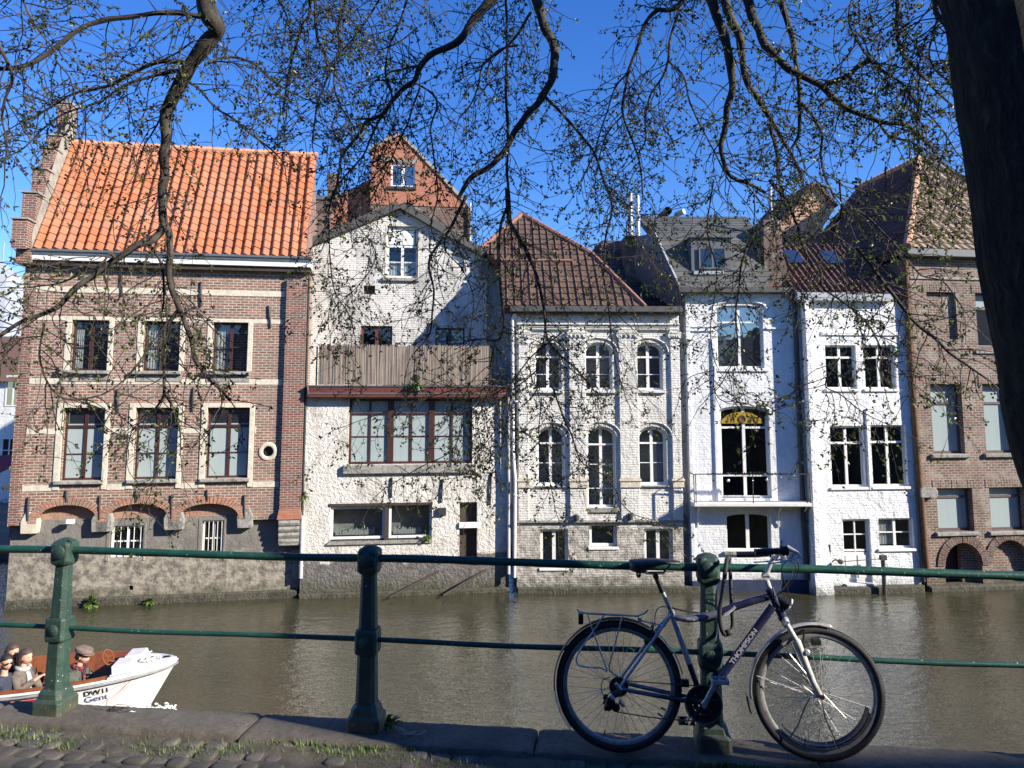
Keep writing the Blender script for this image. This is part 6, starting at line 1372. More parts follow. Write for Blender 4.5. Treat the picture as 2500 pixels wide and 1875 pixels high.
# red stripe aft, a skin 4 mm proud
def hullpt(x, f, side=-1, off=.006):
    z = sheer(x) * f; xx = x - .45 * max(0, (1 - z / .8)) * max(0, min(1, (x + .6) / 1.05)); hb_ = halfw(xx) + (half(x) - halfw(xx)) * f ** .9; return Vector((xx, side * (hb_ + off), z))
m = MB()
for side in (-1, 1):
    xs = [-.98 - i * .22 for i in range(28)]
    for i in range(27):
        a, b = xs[i], xs[i + 1]; lo0 = .66 if i else .8; m.add([hullpt(a, lo0, side), hullpt(b, .55 if i > 2 else .6, side), hullpt(b, .84, side), hullpt(a, .84, side)], [(0, 1, 2, 3)])
m.build('red_stripe', RED, boat)
m = MB()
for side in (-1, 1):
    xs = [.452 - .0, .43, .38, .3, .15] + [-.05 - i * .25 for i in range(29)]
    m.tube([(x, side * (half(x) + .012), sheer(x) - .05) for x in xs], .02, 8, flat=.8)
m.build('rubbing_strake', FEND, boat, smooth=True)
m = MB()
for side in (-1, 1):
    xs = [.44, .4, .3, .15, -.1, -.35, -.6]
    m.tube([(x, side * (half(x)), sheer(x) + .0) for x in xs], .018, 6)
for side in (-1, 1):   # white capping aft
    m.tube([(x, side * half(x), sheer(x)) for x in [-.55 - .3 * i for i in range(22)]], .022, 6)
m.build('gunwale', WH, boat, smooth=True)
# varnished coaming
m = MB()
for side in (-1, 1):
    xs = [-.55 - .3 * i for i in range(22)]
    for a, b in zip(xs[:-1], xs[1:]):
        pa = Vector((a, side * (half(a) - .03), sheer(a) + .012)); pb = Vector((b, side * (half(b) - .03), sheer(b) + .012)); i_ = Vector((0, -side * .06, 0)); u_ = Vector((0, 0, .05)); dn = Vector((0, -side * .2, -.4))
        m.add([pa, pb, pb + u_, pa + u_, pa + i_ + u_, pb + i_ + u_, pb + i_ + dn, pa + i_ + dn], [(0, 1, 2, 3), (3, 2, 5, 4), (4, 5, 6, 7)])
m.build('coaming', VARN, boat)
# fore deck
m = MB(); xs = [.44, .38, .28, .12, -.05, -.2, -.38, -.52]; k = 7
vs = [(x, half(x) * (2 * j / (k - 1) - 1) * .985, sheer(x) + .012 + .05 * (1 - (2 * j / (k - 1) - 1) ** 2)) for x in xs for j in range(k)]
m.add(vs, [(i * k + j, i * k + j + 1, (i + 1) * k + j + 1, (i + 1) * k + j) for i in range(len(xs) - 1) for j in range(k - 1)])
z0 = sheer(-.52); m.add([(-.52, half(-.52) * f * (.98 if z > z0 else .62), z) for f in (-1, 1) for z in (z0 - .3, z0 + .03)], [(0, 1, 3, 2)]); m.build('fore_deck', GRYL, boat, smooth=True)
for y0, x0 in ((-.3, -.5), (.2, -.42)):   # two white deck lockers / screens
    m = MB(); zz = sheer(x0) + .02; m.add([(x0, y0 - .25, zz), (x0 + .33, y0 - .2, zz), (x0 + .33, y0 + .2, zz), (x0, y0 + .25, zz), (x0 - .02, y0 - .23, zz + .15), (x0 + .26, y0 - .18, zz + .17), (x0 + .26, y0 + .18, zz + .17), (x0 - .02, y0 + .23, zz + .15)],
          [(0, 3, 2, 1), (4, 5, 6, 7), (0, 1, 5, 4), (1, 2, 6, 5), (2, 3, 7, 6), (3, 0, 4, 7)]); m.build('deck_locker', WH, boat, bevel=.012)
m = MB(); m.tube([(-.5, -.1, z0 + .1), (-.68, -.1, z0 + .14)], .02, 8); m.torus((0, 0, 0), .13, .014, Matrix.Translation((-.7, -.1, z0 + .2)) @ Matrix.Rotation(radians(70), 4, 'Z') @ Matrix.Rotation(radians(-25), 4, 'X'), 24, 6)
for a in (0, 2.1, 4.2): m.tube([(-.7, -.1, z0 + .2), Vector((-.7, -.1, z0 + .2)) + (Matrix.Rotation(radians(70), 3, 'Z') @ Matrix.Rotation(radians(-25), 3, 'X') @ Vector((.12 * cos(a), 0, .12 * sin(a))))], .008, 6)
m.build('steering_wheel', VARN, boat, smooth=True)
m = MB(); rr = random.Random(4); pts = []
for i in range(46): a = i * .55; pts.append(Vector((-.02 + .15 * cos(a) * (.6 + .4 * sin(i * .3)), .0 + .15 * sin(a * 1.03), sheer(-.05) + .07 + .012 * (i % 5) * .5 + .01)))
m.tube(curve(pts, 6), .012, 6); m.build('mooring_rope', plain('pale_rope', (.62, .58, .46), .9, .15, 60), boat, smooth='all')
m = MB(); m.torus((.12, -.05, sheer(.1) + .09), .055, .009, seg=16, rs=6); m.tube([(-.06, .1, sheer(0) + .03), (-.06, .1, sheer(0) + .16), (-.02, .12, sheer(0) + .17)], .014, 8); m.tube([(-.12, .1, sheer(0) + .1), (.02, .1, sheer(0) + .1)], .012, 8); m.build('bow_fitting', WH, boat, smooth=True)
m = MB(); m.box(.2, .32, .0, .05, sheer(.2) + .05, sheer(.2) + .09); m.build('cleat', BLACKP, boat, bevel=.01)
m = MB(); m.tube([(-.5, -.66, sheer(-.5) + .05), (-.15, -.5, sheer(-.15) + .05)], .012, 6); m.build('handrail', CHROME, boat)
for x in (-1.25, -2.2, -3.2, -4.1, -5.0, -6.0):
    bw_ = min(.8, halfw(x + .15) * .92); m = MB(); m.box(x - .17, x + .17, -bw_, bw_, .22, .27); m.box(x - .2, x - .16, -bw_, bw_, .27, .5); m.build('bench', VARN, boat)
m = MB(); m.box(-7.1, -2.3, -.74, .74, -.06, .02); m.box(-2.3, -1.2, -.5, .5, -.06, .02); m.build('floor', VARN, boat)
# writing on the bow, laid on the hull skin
def hull_text(txt, size, x0, f0, mat, sx=1.0, curved=True, bold=False):
    o = text_obj(txt, size, Matrix(), mat, boat, bold=bold, depth=0.0, sx=sx)
    for v in o.data.vertices:
        x = x0 + v.co.x; f = f0 + v.co.y / sheer(x); p = hullpt(x, f, -1, .012 + v.co.z); v.co = p
    return o
hull_text('DW11', .125, -.86, .715, plain('black_letter', (.01, .01, .012), .5, .1, 9), 1.08, bold=True)
hull_text('Gent', .15, -.86, .545, plain('blue_letter', (.06, .09, .3), .5, .1, 9), 1.12)
RL = plain('red_line', (.5, .12, .1), .5, .1, 9)
for pts, r_ in ((((-.72, .7), (-.55, .73), (-.38, .79), (-.25, .85), (-.12, .93)), .004), (((-.12, .93), (-.2, .8), (-.3, .68), (-.42, .57), (-.62, .45)), .004), (((-.22, .76), (-.32, .62), (-.42, .52), (-.52, .44)), .003), (((-.2, .72), (-.3, .56), (-.4, .45)), .003)):
    m = MB(); m.tube(curve([hullpt(x, f, -1, .006) for x, f in pts], 8), r_, 4); m.build('sail_line', RL, boat)
# bow splash
m = MB(); rr = random.Random(8)
for i in range(260):
    t = rr.random() ** 1.5; c = Vector((-.3 + .75 * t + rr.gauss(0, .04), -.12 - .25 * (1 - t) * rr.random() + rr.gauss(0, .05), .0 + abs(rr.gauss(0, .05)) * (1 - abs(t - .5)))); m.ball(c, rr.uniform(.008, .03), 5, 3, (1.3, 1, .7))
o = m.build('bow_splash', plain('foam', (.8, .82, .8), .5, .05, 30), None, smooth='all'); o.matrix_world = BTM; tag(o, 'small white splash of water under the bow of the tour boat', 'splash', kind='stuff')

# ------------------------------------------------------------------ people
SKIN = plain('skin', (.62, .36, .25), .5, .06, 12, Subsurface_Weight=.1)
def skin_obj(name, nodes, edges, mat, parent, sub=2):
    me = bpy.data.meshes.new(name); me.from_pydata([n[0] for n in nodes], edges, []); o = bpy.data.objects.new(name, me); COL.objects.link(o); o.parent = parent
    s = o.modifiers.new('skin', 'SKIN'); s.use_smooth_shade = True
    if not me.skin_vertices: 
        me.attributes.new('x', 'FLOAT', 'POINT')
    for i, nd in enumerate(nodes):
        r_ = nd[1]; me.skin_vertices[0].data[i].radius = (r_, r_) if not hasattr(r_, '__len__') else r_
    me.skin_vertices[0].data[0].use_root = True
    ss = o.modifiers.new('sub', 'SUBSURF'); ss.levels = sub; ss.render_levels = sub; me.materials.append(mat); return o
def ensure_skin(me):
    bm = bmesh.new(); bm.from_mesh(me); bm.verts.layers.skin.verify(); bm.to_mesh(me); bm.free()
def skinned(name, nodes, edges, mat, parent, sub=2):
    me = bpy.data.meshes.new(name); me.from_pydata([n[0] for n in nodes], edges, []); ensure_skin(me)
    for i, nd in enumerate(nodes): r_ = nd[1]; me.skin_vertices[0].data[i].radius = (r_, r_) if not hasattr(r_, '__len__') else r_
    for d in me.skin_vertices[0].data: d.use_root = False
    me.skin_vertices[0].data[0].use_root = True
    me.materials.append(mat); o = bpy.data.objects.new(name, me); COL.objects.link(o); o.parent = parent
    s = o.modifiers.new('skin', 'SKIN'); s.use_smooth_shade = True; ss = o.modifiers.new('sub', 'SUBSURF'); ss.levels = sub; ss.render_levels = sub
    return o
def head_mesh(bmesh_mb, c, M):
    """head with brow, nose, chin and ears; face looks along +x of M"""
    vs = []; seg, ring = 20, 16
    for i in range(ring + 1):
        th = pi * i / ring
        for k in range(seg):
            ph = 2 * pi * k / seg; x = sin(th) * cos(ph); y = sin(th) * sin(ph); z = cos(th)
            px = x * .098; py = y * .076; pz = z * .118
            if z < -.2: f = 1 - .28 * min(1, (-.2 - z) / .8); py *= f; px = px * (f + (.16 if x > 0 else -.18))
            if x > .6 and abs(z) < .15: px -= .006 * (abs(y) > .12)
            dn_ = math.exp(-((y / .16) ** 2) - ((z + .18) / .2) ** 2) if x > 0 else 0; px += .026 * dn_
            dl = math.exp(-((y / .3) ** 2) - ((z + .52) / .09) ** 2) if x > 0 else 0; px += .006 * dl
            dc = math.exp(-((y / .35) ** 2) - ((z + .82) / .16) ** 2) if x > 0 else 0; px += .016 * dc
            vs.append(c + M @ Vector((px, py, pz)))
    bmesh_mb.add(vs, [(i * seg + k, (i + 1) * seg + k, (i + 1) * seg + (k + 1) % seg, i * seg + (k + 1) % seg) for i in range(ring) for k in range(seg)])
    for s in (-1, 1): bmesh_mb.ball(c + M @ Vector((-.005, s * .078, -.01)), .02, 8, 6, (1, .4, 1.5), M=M)
def person(label, pos, yaw, head_yaw, lean, jacket, hair, hairkind, cap=None, scarf=None, arms='lap', glasses=False, scale=.94, trousers=None, group=None):
    """seated figure; pos = seat point in boat coordinates, +x forward after yaw"""
    e = empty('person', label, 'person', group=group); e.matrix_world = BTM @ Matrix.Translation(pos) @ Matrix.Rotation(yaw, 4, 'Z') @ Matrix.Scale(scale, 4)
    la = Matrix.Rotation(lean, 3, 'Y'); T = lambda x, y, z: la @ Vector((x, y, z))
    hip = Vector((0, 0, .08)); ch = T(.01, 0, .34); sh = T(.0, 0, .5); nk = T(.012, 0, .57); hdc = T(.035, 0, .72)
    if arms == 'steer': el = [T(.16, -.24, .3), T(.2, .24, .32)]; wr = [T(.42, -.13, .36), T(.4, .16, .4)]
    elif arms == 'raise': el = [T(.1, -.25, .28), T(.12, .25, .26)]; wr = [T(.3, -.14, .44), T(.28, .14, .12)]
    else: el = [T(.06, -.26, .24), T(.06, .26, .24)]; wr = [T(.27, -.13, .12), T(.27, .13, .12)]
    shs = [T(0, -.175, .47), T(0, .175, .47)]
    body_n = [(hip, .12), (ch, .12), (nk, .048), (hdc - Vector((.01, 0, .07)), .05)]; body_e = [(0, 1), (1, 2), (2, 3)]
    for s in (0, 1):
        i = len(body_n); body_n += [(shs[s], .05), (el[s], .038), (wr[s], .026)]; body_e += [(1, i), (i, i + 1), (i + 1, i + 2)]
        d = (wr[s] - el[s]).normalized(); sd_ = d.cross(Vector((0, 0, 1))).normalized(); upv = sd_.cross(d); palm = wr[s] + d * .06; body_n.append((palm, (.03, .02))); j = len(body_n) - 1; body_e.append((j - 1, j))
        for f in range(5):
            off = (f - 1.8) * .014 if f < 4 else 0; L_ = (.036, .042, .04, .032, .03)[f]
            b0 = palm + sd_ * off + d * .012 if f < 4 else palm - d * .03 + sd_ * (.03 if s else -.03); b1_ = b0 + d * L_ * .9 - upv * (.012 if arms != 'x' else 0) + (sd_ * (.02 if s else -.02) if f == 4 else Vector()); b2_ = b1_ + d * L_ * .4 - upv * L_ * .7
            k = len(body_n); body_n += [(b1_, .0085), (b2_, .0075)]; body_e += [(j, k), (k, k + 1)]
    leg_n = [(hip + Vector((0, 0, -.0)), .13)]; leg_e = []
    for s in (-1, 1):
        i = len(leg_n); leg_n += [(Vector((.08, s * .09, .04)), .085), (Vector((.42, s * .12, .05)), .06), (Vector((.44, s * .12, -.18)), .05), (Vector((.46, s * .12, -.24)), .04)]; leg_e += [(0, i), (i, i + 1), (i + 1, i + 2), (i + 2, i + 3)]
    o = skinned('body', body_n, body_e, SKIN, e)
    HM = Matrix.Rotation(head_yaw, 3, 'Z') @ Matrix.Rotation(.08, 3, 'Y'); m = MB(); head_mesh(m, hdc, HM); ho = m.build('head', SKIN, e, smooth='all')
    m = MB()
    for s in (-1, 1): m.ball(hdc + HM @ Vector((.087, s * .03, .008)), .009, 8, 6, (.6, 1.2, .8), M=HM)
    m.build('eyes', BLACKP, ho); m = MB(); m.ball(hdc + HM @ Vector((.098, 0, -.062)), .012, 8, 6, (.5, 1.9, .35), M=HM); m.build('lips', plain('lips', (.45, .16, .13), .5, .05, 9) if 'lips' not in bpy.data.materials else bpy.data.materials['lips'], ho, smooth='all')
    jn = [(hip, .17), (ch, .165), (T(0, 0, .46), .12), (T(.005, 0, .53), .078)]; je = [(0, 1), (1, 2), (2, 3)]
    for s in (0, 1):
        i = len(jn); jn += [(shs[s], .085), (el[s], .066), (wr[s] - (wr[s] - el[s]).normalized() * .02, .045)]; je += [(2, i), (i, i + 1), (i + 1, i + 2)]
    skinned('jacket', jn, je, jacket, e); skinned('trousers', leg_n, leg_e, trousers or BLACKP, e)
    m = MB(); seg, ring = 20, 14; vs = []
    drop = dict(long=-.16, bob=-.1, short=.0)[hairkind]
    for i in range(ring + 1):
        th = (pi * .62) * i / ring
        for k in range(seg):
            ph = 2 * pi * k / seg; x = sin(th) * cos(ph); y = sin(th) * sin(ph); z = cos(th); face = max(0, cos(ph)) ** .7
            lim = 1.0 if cos(ph) < .35 else .0
            zz = z * .128; px, py = x * .122, y * .1
            if cos(ph) > .25 and z < .45: px *= .75; py *= .9; zz = max(zz, .055)
            if i > ring * .62 and cos(ph) <= .25: tt_ = (i - ring * .62) / (ring * .38); zz += drop * tt_; px = px * (1 - .0 * tt_); py *= 1 + .08 * sin(pi * tt_)
            jit = 1 + .03 * sin(k * 2.7 + i)
            vs.append(hdc + HM @ Vector((px * jit - .006, py * jit, zz + .004)))
    m.add(vs, [(i * seg + k, (i + 1) * seg + k, (i + 1) * seg + (k + 1) % seg, i * seg + (k + 1) % seg) for i in range(ring) for k in range(seg)]); m.build('hair', hair, e, smooth='all')
    if cap:
        m = MB(); CMx = Matrix.Translation(hdc + HM @ Vector((-.0, 0, .06))) @ HM.to_4x4() @ Matrix.Rotation(.12, 4, 'Y'); m.lathe([(.112, .0), (.128, .025), (.12, .06), (.08, .085), (.0001, .092)], CMx @ Matrix.Diagonal((1.12, .95, 1, 1)), 20); m.lathe([(.0001, .012), (.1, .008), (.125, .0), (.0001, -.004)], CMx @ Matrix.Translation((.075, 0, 0)) @ Matrix.Diagonal((.85, .75, 1, 1)), 16); m.build('cap', cap, e, smooth=True)
    if scarf:
        m = MB(); m.torus(T(.01, 0, .555), .078, .036, Matrix.Rotation(pi / 2, 4, 'X') if False else Matrix(), 20, 8) if False else m.tube([T(.09 * cos(a) + .01, .085 * sin(a), .555 + .012 * sin(2 * a)) for a in [2 * pi * i / 18 for i in range(19)]], .036, 8, cap=False)
        m.tube([T(.09, -.03, .54), T(.16, -.06, .42), T(.17, -.07, .28), T(.19, -.07, .17)], [.035, .045, .045, .04], 8, flat=.45); m.build('scarf', scarf, e, smooth='all')
    if glasses:
        m = MB()
        for s in (-1, 1): m.ball(hdc + HM @ Vector((.1, s * .031, .008)), .022, 10, 6, (.25, 1.2, .85), M=HM); m.tube([hdc + HM @ Vector((.096, s * .055, .012)), hdc + HM @ Vector((.0, s * .08, .012))], .003, 5)
        m.tube([hdc + HM @ Vector((.104, -.02, .014)), hdc + HM @ Vector((.104, .02, .014))], .003, 5); m.build('sunglasses', BLACKP, e, smooth=True)
    return e
def cloth(name, c, d=None): return plain(name, c, .95, .3, 22, .01, 0, d or tuple(x * .4 for x in c), .5)
def plaid():
    s = N('plaid_scarf'); v = s.obj(); w_ = s.n('ShaderNodeTexWave', ins={'Vector': v, 'Scale': 6.0}).outputs['Fac']; w2 = s.n('ShaderNodeTexWave', bands_direction='Z', ins={'Vector': v, 'Scale': 7.0}).outputs['Fac']
    return s.bsdf(s.mix(s.ramp(w2, .4, .6), s.mix(s.ramp(w_, .4, .6), (.3, .05, .03), (.03, .015, .025)), (.07, .02, .05)), .95)
HB = plain('brown_hair', (.07, .045, .035), .55, .3, 60, .004); HD = plain('dark_hair', (.025, .018, .015), .5, .3, 60, .004)
def seat(k, x, y, hz): 
    """boat coordinates of a figure whose head centre is seen at this pixel, head height hz above the water"""
    p = bo(k, x, y, hz); return p
def place(label, px, py, z_seat, **kw):
    sc_ = kw.setdefault('scale', 1.12); hzt = z_seat + .72 * sc_; p = bo('B5', px, py, hzt); yaw = kw.pop('yaw', 0.0); lean = kw.pop('lean', .1)
    p.y = max(p.y, kw.pop('ymin', -.5)); off = Matrix.Rotation(yaw, 3, 'Z') @ (Matrix.Rotation(lean, 3, 'Y') @ Vector((.035, 0, .72)) * sc_)
    person(label, Vector((p.x - off.x, p.y - off.y, z_seat)), yaw, kw.pop('head_yaw', 0.0), lean, **kw)
place('person in a brown flat cap and plaid scarf steering the tour boat with both hands', 1000, 480, .2, yaw=-.05, lean=.22, head_yaw=-.35, jacket=cloth('olive_coat', (.09, .095, .075)), hair=HD, hairkind='short', cap=cloth('brown_cap', (.2, .14, .11)), scarf=plaid(), arms='steer')
place('person with a chin-length brown bob and a taupe padded coat in the boat', 310, 505, .2, yaw=-.1, lean=.05, head_yaw=-.3, jacket=cloth('taupe_coat', (.16, .13, .105)), hair=HB, hairkind='bob', scarf=cloth('grey_scarf', (.4, .4, .38)), arms='raise')
place('person with dark hair and sunglasses in a navy coat, nearest the boat side', 75, 575, .2, yaw=-.2, lean=0, head_yaw=-.55, jacket=cloth('navy_coat', (.04, .045, .07)), hair=HD, hairkind='short', glasses=True, arms='lap')
place('person with long brown hair sitting behind the one in sunglasses', 150, 447, .24, yaw=-.1, lean=0, head_yaw=-.35, jacket=cloth('black_coat', (.02, .02, .022)), hair=HB, hairkind='long', arms='lap')
# ================================================================== alder tree: leaning trunk at the right, limbs and hanging branches
def bark():
    s = N('alder_bark'); v = s.obj()
    w_ = s.noise(v, 3, 3, .6); vv = s.n('ShaderNodeVectorMath', operation='MULTIPLY_ADD', ins={0: s.n('ShaderNodeTexNoise', ins={'Vector': v, 'Scale': 5.0, 'Detail': 4}).outputs['Color'], 1: (.12, .12, .1), 2: v}).outputs[0]
    r1 = s.noise(s.sc(vv, 1, 1, .16), 30, 8, .7); r2 = s.noise(s.sc(vv, 1, 1, .3), 75, 5, .7)
    ridge = s.ramp(r1, .4, .58); c = s.mix(ridge, (.008, .006, .005), (.05, .038, .028)); c = s.mix(s.math('MULTIPLY', s.ramp(r2, .5, .7), .5), c, (.075, .062, .047)); c = s.mix(s.math('MULTIPLY', s.ramp(w_, .55, .7), .45), c, (.05, .055, .03))
    h = s.math('ADD', ridge, s.math('MULTIPLY', r2, .5)); return s.bsdf(c, .95, s.bump(h, .025))
def twig_bark():
    s = N('branch_bark'); v = s.obj(); c = s.mix(s.ramp(s.noise(v, 14, 6, .7), .35, .68), (.022, .017, .013), (.075, .063, .046)); c = s.mix(s.math('MULTIPLY', s.ramp(s.noise(v, 5, 4, .6), .55, .7), .5), c, (.14, .13, .1))
    return s.bsdf(c, .85, s.bump(s.noise(v, 45, 5, .7), .008))
BK = bark(); TB = twig_bark()
TW = plain('twig_bark', (.035, .025, .022), .7, .4, 6); CONE = plain('alder_cone', (.03, .022, .016), .9, .35, 60)
def leafmat():
    s = N('young_leaf'); v = s.obj(); c = s.mix(s.ramp(s.noise(v, 4, 4, .6), .35, .65), (.05, .06, .022), (.15, .18, .04))
    b = s.n('ShaderNodeBsdfPrincipled', ins={'Base Color': c, 'Roughness': .4}); t = s.n('ShaderNodeBsdfTranslucent', ins={'Color': s.mix(.5, c, (.25, .33, .04))})
    s.link(s.n('ShaderNodeMixShader', ins={0: .35, 1: b.outputs[0], 2: t.outputs[0]}).outputs[0], s.out.inputs[0]); return s.m
LEAF = leafmat()
R_ = random.Random(11)
